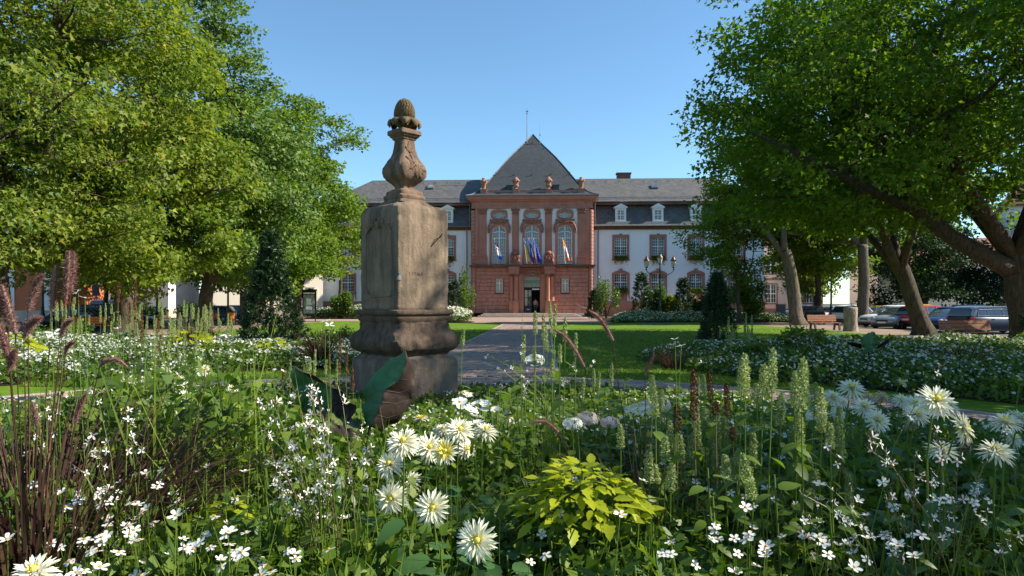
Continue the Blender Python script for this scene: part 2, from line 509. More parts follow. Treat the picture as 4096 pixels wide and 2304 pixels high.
def slate(name, c, c2, moss, course=0.18, k=1.0):
    """slate roof: courses, slates of uneven tone, lichen patches"""
    m, nt, b = nmat(name)
    co = objco(nt)
    sep = nt.nodes.new('ShaderNodeSeparateXYZ'); nt.links.new(co, sep.inputs[0])
    ad = nt.nodes.new('ShaderNodeMath'); ad.operation = 'ADD'
    nt.links.new(sep.outputs[0], ad.inputs[0]); nt.links.new(sep.outputs[1], ad.inputs[1])
    cb = nt.nodes.new('ShaderNodeCombineXYZ')
    nt.links.new(ad.outputs[0], cb.inputs[0]); nt.links.new(sep.outputs[2], cb.inputs[1])
    bt = nt.nodes.new('ShaderNodeTexBrick')
    nt.links.new(cb.outputs[0], bt.inputs['Vector'])
    bt.inputs['Scale'].default_value = 1.0
    bt.inputs['Brick Width'].default_value = 0.30
    bt.inputs['Row Height'].default_value = course
    bt.inputs['Mortar Size'].default_value = 0.012
    bt.inputs['Bias'].default_value = -0.1
    bt.inputs['Color1'].default_value = col4(c); bt.inputs['Color2'].default_value = col4(c2)
    bt.inputs['Mortar'].default_value = col4([x * 0.45 for x in c])
    a = mix(nt, bt.outputs['Color'], moss, ramp(nt, noise(nt, co, 0.55, 8, 0.7), [(0.52, (0, 0, 0)), (0.72, (0.55 * k, 0.55 * k, 0.55 * k))]))
    a = mix(nt, a, (0.12, 0.11, 0.10), ramp(nt, noise(nt, co, 5.0, 5, 0.7), [(0.55, (0, 0, 0)), (0.75, (0.5, 0.5, 0.5))]))
    nt.links.new(a, b.inputs['Base Color'])
    b.inputs['Roughness'].default_value = 0.62
    b.inputs['Specular IOR Level'].default_value = 0.4
    bump(nt, b, bt.outputs['Fac'], -0.5, 0.02)
    return m
M['slate'] = slate('slate', (0.085, 0.083, 0.082), (0.135, 0.127, 0.118), (0.17, 0.14, 0.10))
M['slate_new'] = slate('slate_new', (0.042, 0.047, 0.053), (0.060, 0.064, 0.070), (0.07, 0.07, 0.068), 0.2, 0.4)
M['tile_red'] = slate('tile_red', (0.20, 0.075, 0.045), (0.30, 0.12, 0.07), (0.12, 0.09, 0.06), 0.22)

def barkmat(name, c, c2, moss):
    m, nt, b = nmat(name)
    co = geopos(nt)
    mp = nt.nodes.new('ShaderNodeMapping'); mp.inputs['Scale'].default_value = (7, 7, 1.6)
    nt.links.new(co, mp.inputs[0])
    f = noise(nt, mp.outputs[0], 1.6, 8, 0.7, 0.6)
    a = ramp(nt, f, [(0.35, c), (0.62, c2)])
    a = mix(nt, a, moss, ramp(nt, noise(nt, co, 1.1, 4, 0.6), [(0.52, (0, 0, 0)), (0.7, (0.6, 0.6, 0.6))]))
    nt.links.new(a, b.inputs['Base Color'])
    b.inputs['Roughness'].default_value = 0.95
    b.inputs['Specular IOR Level'].default_value = 0.15
    bump(nt, b, f, 1.0, 0.12)
    return m
M['bark'] = barkmat('bark', (0.035, 0.027, 0.02), (0.12, 0.092, 0.066), (0.085, 0.085, 0.03))
M['bark_pale'] = barkmat('bark_pale', (0.075, 0.058, 0.042), (0.20, 0.16, 0.12), (0.13, 0.12, 0.05))

# ================================================================== the ground
def groundmat(name, c, c2, scale, bs, big=0.06):
    m, nt, b = nmat(name)
    co = geopos(nt)
    a = ramp(nt, noise(nt, co, scale, 8, 0.7), [(0.3, c), (0.7, c2)])
    a = mix(nt, a, [x * 0.75 for x in c], ramp(nt, noise(nt, co, big * 8, 4), [(0.4, (0, 0, 0)), (0.7, (0.6, 0.6, 0.6))]))
    nt.links.new(a, b.inputs['Base Color'])
    b.inputs['Roughness'].default_value = 0.95
    b.inputs['Specular IOR Level'].default_value = 0.15
    bump(nt, b, noise(nt, co, scale * 4, 6, 0.7), bs, 0.02)
    return m
M['asphalt'] = groundmat('asphalt', (0.085, 0.08, 0.078), (0.13, 0.12, 0.115), 3.0, 0.2)
M['dirt'] = groundmat('dirt', (0.20, 0.145, 0.10), (0.32, 0.245, 0.175), 2.0, 0.4)
M['lawn'] = groundmat('lawn', (0.075, 0.145, 0.008), (0.13, 0.215, 0.012), 7.0, 0.8)
M['joint'] = groundmat('joint', (0.07, 0.055, 0.045), (0.11, 0.085, 0.07), 8.0, 0.4)
M['paving_far'] = groundmat('paving_far', (0.27, 0.185, 0.15), (0.36, 0.26, 0.215), 1.5, 0.2)
M['kerb'] = simple('kerb', (0.33, 0.27, 0.22), 0.9, var=0.2, scale=5, bmp=0.3, wpos=True)

def pavermat():
    m, nt, b = nmat('paver')
    g = nt.nodes.new('ShaderNodeNewGeometry')
    oi = nt.nodes.new('ShaderNodeObjectInfo')
    ad = nt.nodes.new('ShaderNodeMath'); ad.operation = 'ADD'
    nt.links.new(g.outputs['Random Per Island'], ad.inputs[0]); nt.links.new(oi.outputs['Random'], ad.inputs[1])
    fr = nt.nodes.new('ShaderNodeMath'); fr.operation = 'FRACT'
    nt.links.new(ad.outputs[0], fr.inputs[0])
    a = ramp(nt, fr.outputs[0], [(0.0, (0.19, 0.125, 0.10)), (0.5, (0.28, 0.19, 0.15)), (1.0, (0.38, 0.27, 0.21))])
    a = mix(nt, a, (0.15, 0.115, 0.095), ramp(nt, noise(nt, g.outputs['Position'], 9, 6, 0.7), [(0.45, (0, 0, 0)), (0.75, (0.7, 0.7, 0.7))]))
    nt.links.new(a, b.inputs['Base Color'])
    b.inputs['Roughness'].default_value = 0.8
    bump(nt, b, noise(nt, g.outputs['Position'], 30, 5), 0.4, 0.01)
    return m
M['paver'] = pavermat()

def sheet(name, pts, z, mat, kind='structure'):
    me = bpy.data.meshes.new(name)
    me.from_pydata([(x, y, z) for x, y in pts], [], [tuple(range(len(pts)))])
    o = link_mesh(name, me, None, [mat])
    if kind: o['kind'] = kind
    return o

def axis_x(y): return 0.36 + 0.05 * (y - 38)
RC = (-1.5, 5.5)          # centre of the round bed
R_IN, R_OUT = 7.7, 9.55   # ring path

sheet('ground', [(-1500, -300), (1500, -300), (1500, 2500), (-1500, 2500)], -0.06, M['asphalt'])
sheet('dirt_strip', [(16, -6), (24, -6), (24.5, 62), (17, 62)], -0.012, M['dirt'])
sheet('dirt_strip', [(-24, -6), (-16, -6), (-15, 62), (-23.5, 62)], -0.012, M['dirt'])
def arc(cx, cy, r, a0, a1, n):
    return [(cx + r * math.cos(R(a0 + (a1 - a0) * i / n)), cy + r * math.sin(R(a0 + (a1 - a0) * i / n))) for i in range(n + 1)]
ground_l = [(-18.5, -10), (-1.5, -10)] + [(axis_x(14) - 1.85, 14.0), (axis_x(57.5) - 1.85, 57.5), (-5.5, 57.5), (-6.5, 63), (-17, 63)]
ground_r = [(-1.5, -10), (17.5, -10), (17.2, 28), (19.5, 34), (18.2, 57.5), (axis_x(57.5) + 1.85, 57.5), (axis_x(14) + 1.85, 14.0)]
lawn_l = sheet('lawn', ground_l, -0.004, M['lawn'])
lawn_r = sheet('lawn', ground_r, -0.004, M['lawn'])
sheet('plaza', [(-5.4, 57.6), (17, 57.6), (22, 60), (24, 88), (-28, 92), (-27, 63.1), (-6.5, 63.1)], 0.0, M['paving_far'])

# ring path and axial path: joint bed, kerbs, pavers
path = tag(bpy.data.objects.new('path', None), kind='structure'); C.objects.link(path)
mb = MB()
o_ = arc(RC[0], RC[1], R_OUT, -40, 220, 60); i_ = arc(RC[0], RC[1], R_IN, -40, 220, 60)
mb.add([(x, y, 0.004) for x, y in i_] + [(x, y, 0.004) for x, y in o_], [(i, 61 + i, 62 + i, i + 1) for i in range(60)])
y0, y1 = 14.2, 57.55
mb.add([(axis_x(y0) - 1.8, y0, 0.008), (axis_x(y0) + 1.8, y0, 0.008), (axis_x(y1) + 1.8, y1, 0.008), (axis_x(y1) - 1.8, y1, 0.008)], [(0, 1, 2, 3)])
mb.build('paving_bed', M['joint'], path)
pv = MB()
pv.add([(-.5, -.5, 0), (.5, -.5, 0), (.5, .5, 0), (-.5, .5, 0), (-.5, -.5, .7), (.5, -.5, .7), (.5, .5, .7), (-.5, .5, .7),
        (-.44, -.42, 1), (.44, -.42, 1), (.44, .42, 1), (-.44, .42, 1)],
       [(0, 1, 5, 4), (1, 2, 6, 5), (2, 3, 7, 6), (3, 0, 4, 7), (4, 5, 9, 8), (5, 6, 10, 9), (6, 7, 11, 10), (7, 4, 8, 11), (8, 9, 10, 11)])
paver_me = pv.mesh('paver'); paver_me.materials.append(M['paver'])
pv_v = np.array(pv.v); pv_f = np.array(pv.f)
stones = []                                   # x, y, rot, length, width, z
rows = 11
for r_i in range(rows):
    rr = R_IN + 0.085 + r_i * (R_OUT - R_IN - 0.10) / rows
    n = int(2 * PI * rr / 0.235)
    off = random.random()
    for k in range(n):
        a = 2 * PI * (k + off) / n
        x = RC[0] + rr * math.cos(a); y = RC[1] + rr * math.sin(a)
        if y < 2.0 or abs(x) > y * 0.85 + 1: continue
        stones.append((x, y, a + PI / 2, 2 * PI * rr / n - 0.014, (R_OUT - R_IN - 0.10) / rows - 0.014))
y = 15.1
ri = 0
while y < 57.4:
    n = 14
    for k in range(n + 1):
        w = 3.4 / n
        x = axis_x(y) - 1.7 + (k + (0.5 if ri % 2 else 0.0)) * w
        if x > axis_x(y) + 1.72: continue
        if math.hypot(x - RC[0], y - RC[1]) < R_OUT + 0.12: continue
        stones.append((x, y, -0.05, w - 0.014, 0.165 - 0.014))
    y += 0.165; ri += 1
def hidden(x, y):
    # behind the pedestal or under the planting: shows least
    return abs(x + 1.7 - 0) < 1.0 and y > 10.8 or x < -3 and y < 12 or x < 1 and y < 12
order = sorted(range(len(stones)), key=lambda i: stones[i][1] + (100 if hidden(stones[i][0], stones[i][1]) else 0))
for q, i in enumerate(order[:300]):
    x, y, a, l, w = stones[i]
    o = share('paver', paver_me, path, (x, y, 0.006), (R(random.uniform(-.8, .8)), R(random.uniform(-.8, .8)), a), (l, w, 0.024 + random.uniform(0, .006)))
rest = order[300:]
Vs = np.zeros((len(rest), 12, 3)); 
for q, i in enumerate(rest):
    x, y, a, l, w = stones[i]
    s = np.array([l, w, 0.024 + random.uniform(0, .006)])
    v = pv_v * s
    ca, sa = math.cos(a), math.sin(a)
    Vs[q, :, 0] = x + v[:, 0] * ca - v[:, 1] * sa
    Vs[q, :, 1] = y + v[:, 0] * sa + v[:, 1] * ca
    Vs[q, :, 2] = 0.009 + v[:, 2]
Fq = (pv_f[None] + (np.arange(len(rest)) * 12)[:, None, None]).reshape(-1, 4)
o = link_mesh('far_pavers', np_mesh('far_pavers', Vs.reshape(-1, 3), [Fq]), path, [M['paver']])
o['kind'] = 'stuff'
# kerbs: lengths of pale stone along both sides
def kerb_run(pts, w=0.11):
    for p, q in zip(pts[:-1], pts[1:]):
        d = math.hypot(q[0] - p[0], q[1] - p[1]); a = math.atan2(q[1] - p[1], q[0] - p[0])
        share('kerb_stone', kerb_me, path, ((p[0] + q[0]) / 2, (p[1] + q[1]) / 2, 0.0), (0, 0, a), (d - 0.012, w, 0.05))
kb = MB(); kb.v = list(pv.v); kb.f = list(pv.f); kb.m = [0] * len(pv.f)
kerb_me = kb.mesh('kerb_stone'); kerb_me.materials.append(M['kerb'])
a_gap = math.degrees(math.atan2(15.0 - RC[1], axis_x(15) + 1.8 - RC[0]))
kerb_run(arc(RC[0], RC[1], R_OUT + 0.03, 5, 75, 16))
kerb_run(arc(RC[0], RC[1], R_OUT + 0.03, 101, 170, 16))
for sx in (-1, 1):
    kerb_run([(axis_x(y) + sx * 1.79, y) for y in np.linspace(15.3, 57.5, 36)])

# short grass on the lawns near enough to show blades
def grass_blades():
    n = 110000
    D = 13.5 + (44 - 13.5) * rng.random(n) ** 1.7
    x = (rng.random(n) * 2 - 1) * D * 0.72
    r = np.hypot(x - RC[0], D - RC[1])
    ax = np.abs(x - (0.36 + 0.05 * (D - 38)))
    xr = np.where(D < 28, 17.2, 18.6)
    keep = (r > R_OUT + 0.1) & (ax > 1.87) & (x > -17.8) & (x < xr)
    keep &= ~((x > 4.9) & (D < 22.5) & (r > 11.2)) & ~((x < -4.5) & (D > 16.8) & (D < 25)) 
    x, D = x[keep], D[keep]; n = len(x)
    h = 0.045 + 0.05 * rng.random(n); w = 0.006 + 0.006 * rng.random(n)
    a = rng.random(n) * 2 * PI; t = rng.random(n) * 0.9; ta = rng.random(n) * 2 * PI
    V = np.zeros((n, 3, 3))
    V[:, 0] = np.stack([x - np.cos(a) * w, D - np.sin(a) * w, np.full(n, -0.004)], 1)
    V[:, 1] = np.stack([x + np.cos(a) * w, D + np.sin(a) * w, np.full(n, -0.004)], 1)
    V[:, 2] = np.stack([x + np.cos(ta) * h * t, D + np.sin(ta) * h * t, h * (1 - 0.3 * t)], 1)
    o = link_mesh('lawn_grass', np_mesh('lawn_grass', V.reshape(-1, 3), [np.arange(n * 3).reshape(-1, 3)]), None, [M['lawn_blade']])
    tag(o, 'short mown green grass of the lawns', 'grass', kind='stuff')
grass_blades()

# a few fallen leaves on the lawns and paths
def fallen():
    n = 1500
    D = 12 + 34 * rng.random(n); x = (rng.random(n) * 2 - 1) * np.minimum(D * .72, 19)
    k = np.hypot(x - RC[0], D - RC[1]) > R_IN
    x, D = x[k], D[k]; n = len(x)
    a = rng.random(n) * 2 * PI; s_ = .035 + .035 * rng.random(n)
    c = np.stack([x, D, np.full(n, .05) + .02 * rng.random(n)], 1)
    V = np.zeros((n, 4, 3))
    for q in range(4):
        V[:, q] = c + np.stack([np.cos(a + q * PI / 2) * s_ * (1 if q % 2 else .6), np.sin(a + q * PI / 2) * s_ * (1 if q % 2 else .6), .012 * rng.normal(size=n)], 1)
    M['fallen'] = leafmat('fallen', [(0, (.14, .08, .03)), (.6, (.30, .19, .05)), (1, (.42, .34, .08))], .2)
    o = link_mesh('fallen_leaves', np_mesh('fallen_leaves', V.reshape(-1, 3), [np.arange(n * 4).reshape(-1, 4)]), None, [M['fallen']])
    tag(o, 'scattered yellow-brown fallen leaves on lawn and path', 'leaves', kind='stuff')
fallen()

# ================================================================== the town hall
HALL_D = 83.0
hall = empty('town_hall', (2.43, HALL_D, 0), R(-2.5), 'long white town hall with red sandstone centre block under a steep slate pyramid roof', 'town hall')
RS, RB, RT, RV = M['red_stone'], M['red_block'], M['red_trim'], M['red_carved']

def wall_cells(mb, u0, u1, z0, z1, v0, v1, holes):
    us = sorted(set([u0, u1] + [h[0] for h in holes] + [h[1] for h in holes]))
    zs = sorted(set([z0, z1] + [h[2] for h in holes] + [h[3] for h in holes]))
    us = [u for u in us if u0 <= u <= u1]; zs = [z for z in zs if z0 <= z <= z1]
    for a, b in zip(us[:-1], us[1:]):
        for c, d in zip(zs[:-1], zs[1:]):
            mu, mz = (a + b) / 2, (c + d) / 2
            if any(h[0] < mu < h[1] and h[2] < mz < h[3] for h in holes): continue
            mb.add([(a, v0, c), (b, v0, c), (b, v0, d), (a, v0, d)], [(0, 1, 2, 3)])
    for h in holes:           # reveals
        a, b, c, d = h
        mb.add([(a, v0, c), (a, v1, c), (a, v1, d), (a, v0, d)], [(0, 1, 2, 3)])
        mb.add([(b, v0, c), (b, v0, d), (b, v1, d), (b, v1, c)], [(0, 1, 2, 3)])
        mb.add([(a, v0, c), (b, v0, c), (b, v1, c), (a, v1, c)], [(0, 1, 2, 3)])
        mb.add([(a, v0, d), (a, v1, d), (b, v1, d), (b, v0, d)], [(0, 1, 2, 3)])

def arch_pts(cx, hw, z0, zs, rise, n=12):
    """from lower left up, over the arch, down to lower right"""
    pts = [(cx - hw, z0), (cx - hw, zs)]
    for i in range(1, n):
        t = PI * i / n
        pts.append((cx - hw * math.cos(t), zs + rise * math.sin(t)))
    pts += [(cx + hw, zs), (cx + hw, z0)]
    return pts

def window(parent, cx, hw, z0, z1, v, cols, rows, rise=0.0, midz=None, mats=None, fw=0.07, name='window', openleft=False):
    """white casement window with glazing bars; panes are sub-parts"""
    fr = MB()
    zs = z1 - rise
    top = lambda x: z1 if rise == 0 else zs + rise * math.sqrt(max(0, 1 - ((x - cx) / hw) ** 2))
    if rise:
        o_ = arch_pts(cx, hw, z0, zs, rise); i_ = arch_pts(cx, hw - fw, z0 + fw, zs, rise - fw)
        fr.ring_xz(i_, o_, v - 0.03, v + 0.05)
        fr.box(cx - hw, cx + hw, v - 0.03, v + 0.05, z0, z0 + fw)
    else:
        fr.ring_xz([(cx - hw + fw, z0 + fw), (cx - hw + fw, z1 - fw), (cx + hw - fw, z1 - fw), (cx + hw - fw, z0 + fw)],
                   [(cx - hw, z0), (cx - hw, z1), (cx + hw, z1), (cx + hw, z0)], v - 0.03, v + 0.05, True)
    fr.box(cx - 0.06, cx + 0.06, v - 0.045, v + 0.04, z0 + fw * 0.5, top(cx) - fw * 0.5)
    mz = midz if midz else z0 + (z1 - z0) * 0.5
    fr.box(cx - hw + fw * .5, cx + hw - fw * .5, v - 0.055, v + 0.038, mz - 0.06, mz + 0.06)
    for s in (-1, 1):
        for k in range(1, cols):
            x = cx + s * (0.06 + (hw - 0.06 - fw) * k / cols)
            fr.box(x - 0.018, x + 0.018, v - 0.02, v + 0.03, z0 + fw * .5, top(x) - fw * .5)
    for (a, b, n) in ((z0, mz, rows), (mz, z1, rows)):
        for k in range(1, n):
            z = a + (b - a) * k / n
            hwz = hw - fw * .5 if z <= zs or rise == 0 else (hw - fw * .5) * math.sqrt(max(0.02, 1 - ((z - zs) / rise) ** 2))
            fr.box(cx - hwz, cx + hwz, v - 0.018, v + 0.028, z - 0.018, z + 0.018)
    w = fr.build(name, M['white_paint'], parent)
    i = 0
    for s in (-1, 1):
        for (a, b) in ((z0, mz), (mz, z1)):
            p = MB()
            x0, x1 = (cx - hw + fw * .6, cx) if s < 0 else (cx, cx + hw - fw * .6)
            if rise and b == z1:
                n = 8
                pts = [(x0, a), (x1, a)] + [(x1 + (x0 - x1) * k / n, top(x1 + (x0 - x1) * k / n) - fw * .4) for k in range(n + 1)]
            else:
                pts = [(x0, a), (x1, a), (x1, b), (x0, b)]
            p.prism_xz(pts, v + 0.03, v + 0.06)
            m = (mats or [M['pane']] * 4)[i]; i += 1
            p.build('pane', m, w)
    return w

def segmental(cx, hw, z0, zs, rise, n=10):
    pts = [(cx - hw, z0)]
    for i in range(n + 1):
        t = -1 + 2 * i / n
        pts.append((cx + hw * t, zs + rise * (1 - t * t)))
    pts.append((cx + hw, z0))
    return pts

# ---- wings -------------------------------------------------------
VW = 1.5                                    # wing front behind the pavilion front
UPZ = (7.55, 9.75)                          # upper window opening
wings = [dict(name='right', s=1, uin=7.2, uout=28.3, cs=[10.9, 15.45, 20.05, 25.0]),
         dict(name='left', s=-1, uin=7.2, uout=26.5, cs=[10.5, 14.7, 18.9, 23.1])]
for W in wings:
    s = W['s']
    a, b = (W['uin'], W['uout']) if s > 0 else (-W['uout'], -W['uin'])
    holes = []
    for c in W['cs']:
        cx = c * s
        holes.append((cx - 0.76, cx + 0.76, UPZ[0], UPZ[1]))
        holes.append((cx - 0.78, cx + 0.78, 3.05, 5.3))
    wb = MB()
    wall_cells(wb, a, b, 1.9, 10.95, VW, VW + 0.35, holes)
    e = b if s > 0 else a
    wb.add([(e, VW, 1.9), (e, VW + 13, 1.9), (e, VW + 13, 10.95), (e, VW, 10.95)], [(0, 1, 2, 3)] if s > 0 else [(3, 2, 1, 0)])
    wb.add([(a, VW + 13, 1.9), (b, VW + 13, 1.9), (b, VW + 13, 10.95), (a, VW + 13, 10.95)], [(3, 2, 1, 0)])
    wall = wb.build('wing_wall', M['stucco'], hall)
    # dark room behind the panes
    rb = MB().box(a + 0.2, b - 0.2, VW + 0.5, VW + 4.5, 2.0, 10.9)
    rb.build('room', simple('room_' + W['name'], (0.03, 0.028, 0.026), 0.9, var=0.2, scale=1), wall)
    pb = MB().box(a, b + (0.05 if s > 0 else 0) , VW - 0.09, VW + 13.05, 0, 1.9)
    pb.build('plinth', RS, hall)
    # cornice under the eaves
    cb = MB().box(a, b + 0.15, VW - 0.22, VW + 13.2, 10.72, 10.93) if s > 0 else MB().box(a - 0.15, b, VW - 0.22, VW + 13.2, 10.72, 10.93)
    if s > 0: cb.box(a, b + 0.35, VW - 0.42, VW + 13.4, 10.93, 11.10)
    else: cb.box(a - 0.35, b, VW - 0.42, VW + 13.4, 10.93, 11.10)
    cb.build('cornice', M['dark_ledge'], hall)
    # mansard slope and upper roof
    def rect(uo, v0, v1, z):
        ui = 4.4
        return [(ui * s, v0, z), (uo * s, v0, z), (uo * s, v1, z), (ui * s, v1, z)][::s]
    lo = MB().loft([rect(W['uout'] + .45, VW - .55, VW + 13.55, 11.10), rect(W['uout'] + .2, VW - .25, VW + 13.25, 11.35), rect(W['uout'] - .45, VW + 0.5, VW + 12.5, 12.7), rect(W['uout'] - .95, VW + 1.3, VW + 11.7, 14.3)])
    mans = lo.build('mansard_slope', M['slate'], hall)
    up = MB().loft([rect(W['uout'] - .15, VW + .2, VW + 12.8, 14.12), rect(W['uout'] - .15, VW + .2, VW + 12.8, 14.24), rect(W['uout'] - .5, VW + .75, VW + 12.25, 14.55), rect(W['uout'] - 4.9, VW + 6.1, VW + 6.9, 18.05)])
    roof = up.build('upper_roof', M['slate'], hall)
    eb = MB()
    if s > 0: eb.box(7.3, W['uout'] - .2, VW + .28, VW + .5, 13.85, 14.1)
    else: eb.box(-W['uout'] + .2, -7.3, VW + .28, VW + .5, 13.85, 14.1)
    eb.build('eaves_board', M['dark_ledge'], roof)
    gt = MB().tube([((7.5 if s > 0 else -7.5), VW + .12, 14.2), (s * (W['uout'] - .1), VW + .12, 14.2)], 0.07, 6)
    gt.build('gutter', M['zinc'], roof)
    gt = MB().tube([((7.5 if s > 0 else -7.5), VW - .62, 11.12), (s * (W['uout'] + .45), VW - .62, 11.12)], 0.08, 6)
    gt.build('gutter', M['zinc'], mans)
    rd = MB().tube([(4.5 * s, VW + 6.5, 18.06), (s * (W['uout'] - 4.9), VW + 6.5, 18.06)], 0.12, 6)
    rd.build('ridge_cap', M['zinc'], roof)
    # snow hooks near the ridge, and the little ladder hooks on the slope
    hk = MB().box(-.12, .12, -.05, .03, 0, .10); hk_me = hk.mesh('roof_hook'); hk_me.materials.append(M['pale_stone'])
    k = 8.0
    while k < W['uout'] - 5.5:
        t = 0.86
        share('roof_hook', hk_me, roof, (k * s, VW + .75 + (6.1 - .75) * t - .12, 14.55 + 3.5 * t), (0, 0, 0))
        k += 1.62
    sg = MB()
    k = 7.8
    while k < W['uout'] - 0.8:
        sg.box(k * s - .02, k * s + .02, VW + .80, VW + .86, 14.55, 14.85); k += 0.22
    sg.box(min(7.8 * s, (W['uout'] - .8) * s), max(7.8 * s, (W['uout'] - .8) * s), VW + .80, VW + .83, 14.80, 14.84)
    sg.build('snow_guard', M['zinc'], roof)
    # windows with stone surrounds
    for i, c in enumerate(W['cs']):
        cx = c * s
        sr = MB()
        sr.ring_xz([(cx - .76, UPZ[0]), (cx - .76, UPZ[1]), (cx + .76, UPZ[1]), (cx + .76, UPZ[0])],
                   [(cx - 1.04, 6.95), (cx - 1.04, 10.1), (cx + 1.04, 10.1), (cx + 1.04, 6.95)], VW - 0.07, VW + 0.25, True)
        sr.box(cx - .16, cx + .16, VW - .10, VW, 10.103, 10.22)
        sr.box(cx - 1.12, cx + 1.12, VW - .14, VW + .02, 6.90, 7.02)
        sur = sr.build('window_surround', RT, hall)
        cur = M['pane_curtain']
        mats = [M['pane'], cur, M['pane'], cur] if i == 0 else ([cur] * 4 if i in (1, 2) else [M['pane']] * 4)
        window(hall, cx, 0.76, UPZ[0], UPZ[1], VW + 0.17, 3, 3, midz=8.65, mats=mats)
        sr = MB()
        inn = segmental(cx, .78, 3.05, 5.05, .27); out = segmental(cx, 1.08, 1.95, 5.35, .36)
        sr.ring_xz(inn, out, VW - 0.08, VW + 0.25)
        sr.box(cx - .779, cx + .779, VW - .075, VW + .02, 1.95, 3.0)
        sr.box(cx - 1.14, cx + 1.14, VW - .15, VW + .02, 2.92, 3.06)
        sr.prism_xz([(cx - .17, 5.42), (cx + .17, 5.42), (cx + .22, 5.92), (cx - .22, 5.92)], VW - .13, VW + .02)
        sr.build('window_surround', RT, hall)
        window(hall, cx, 0.78, 3.05, 5.32, VW + 0.17, 3, 3, rise=.27, midz=4.25)
        # dormer
        dm = MB()
        vz = lambda z: VW - .25 + (z - 11.35) * 0.36
        v0 = VW - 0.02
        dm.box(cx - .66, cx - .40, v0, v0 + 1.5, 11.75, 13.35); dm.box(cx + .40, cx + .66, v0, v0 + 1.5, 11.75, 13.35)
        dm.box(cx - .399, cx + .399, v0 + .003, v0 + 1.5, 13.12, 13.349); dm.box(cx - .399, cx + .399, v0 + .003, v0 + 1.5, 11.755, 11.92)
        dm.box(cx - .72, cx + .72, v0 - .06, v0 + .3, 11.62, 11.745)
        dm.box(cx - .80, cx + .80, v0 - .10, v0 + 1.6, 13.353, 13.46)
        dm.prism_xz([(cx - .88, 13.463), (cx + .88, 13.463), (cx, 13.92)], v0 - .14, v0 + 1.9)
        dmo = dm.build('dormer', M['white_paint'], hall)
        window(dmo, cx, 0.397, 11.925, 13.115, v0 + .10, 2, 2, fw=.05, midz=12.5, name='dormer_window')
# fix: panes of dormer windows would be a fourth level -> joined below
for o in list(C.objects):
    if o.name.startswith('dormer_window') and o.parent and o.parent.name.startswith('dormer'):
        for ch in list(o.children):
            ch.parent = o.parent
# chimney, skylights
MB().box(11.2, 13.0, VW + 6.9, VW + 7.7, 17.6, 18.85).box(11.1, 13.1, VW + 6.8, VW + 7.8, 18.853, 19.05).build('chimney', M['dark_ledge'], hall)
def skylight(u, t, mat):
    v = VW + .75 + (6.1 - .75) * t; z = 14.55 + 3.5 * t
    sl = MB()
    dv, dz = .83 * .5, .55 * .5
    n = Vector((0, -.55, .83))
    for (e, h, m) in ((.42, .10, 0),):
        sl.add([(u - e, v - dv - .05, z - dz + .02), (u + e, v - dv - .05, z - dz + .02), (u + e, v + dv, z + dz + .02), (u - e, v + dv, z + dz + .02),
                (u - e, v - dv - .10, z - dz + .18), (u + e, v - dv - .10, z - dz + .18), (u + e, v + dv - .06, z + dz + .18), (u - e, v + dv - .06, z + dz + .18)],
               [(4, 5, 6, 7), (0, 1, 5, 4), (1, 2, 6, 5), (2, 3, 7, 6), (3, 0, 4, 7)])
    so = sl.build('skylight', M['zinc'], hall)
    e = .34
    MB().add([(u - e, v - dv - .04, z - dz + .25), (u + e, v - dv - .04, z - dz + .25), (u + e, v + dv - .11, z + dz + .16), (u - e, v + dv - .11, z + dz + .16)], [(0, 1, 2, 3)]).build('skylight_pane', mat, so)
skylight(15.6, .56, M['pane'])
skylight(-13.3, .62, M['pane_curtain'])

# ---- pavilion ----------------------------------------------------
PW = 7.45
body = MB()
wh = [(-4 - .86, -4 + .86, 6.35, 11.2), (-.86, .86, 6.35, 11.2), (4 - .86, 4 + .86, 6.35, 11.2)]
wall_cells(body, -6.5, 6.5, 6.0, 13.3, 0.12, 0.75, wh + [(c - .80, c + .80, 12.02, 12.78) for c in (-4, 0, 4)])
body.build('white_wall', M['stucco'], hall)
sd = MB()
for s in (-1, 1):
    f = [(s * (PW - .08), .3, .45), (s * (PW - .08), 15, .45), (s * (PW - .08), 15, 14.6), (s * (PW - .08), .3, 14.6)]
    sd.add(f, [(0, 1, 2, 3)] if s > 0 else [(3, 2, 1, 0)])
sd.add([(-PW, 15, .45), (PW, 15, .45), (PW, 15, 14.6), (-PW, 15, 14.6)], [(3, 2, 1, 0)])
sd.build('side_wall', RS, hall)
MB().box(-6.3, 6.3, 1.2, 6, 6.1, 14).build('upper_room', simple('room_mid', (0.05, 0.05, 0.05), 0.9), hall)
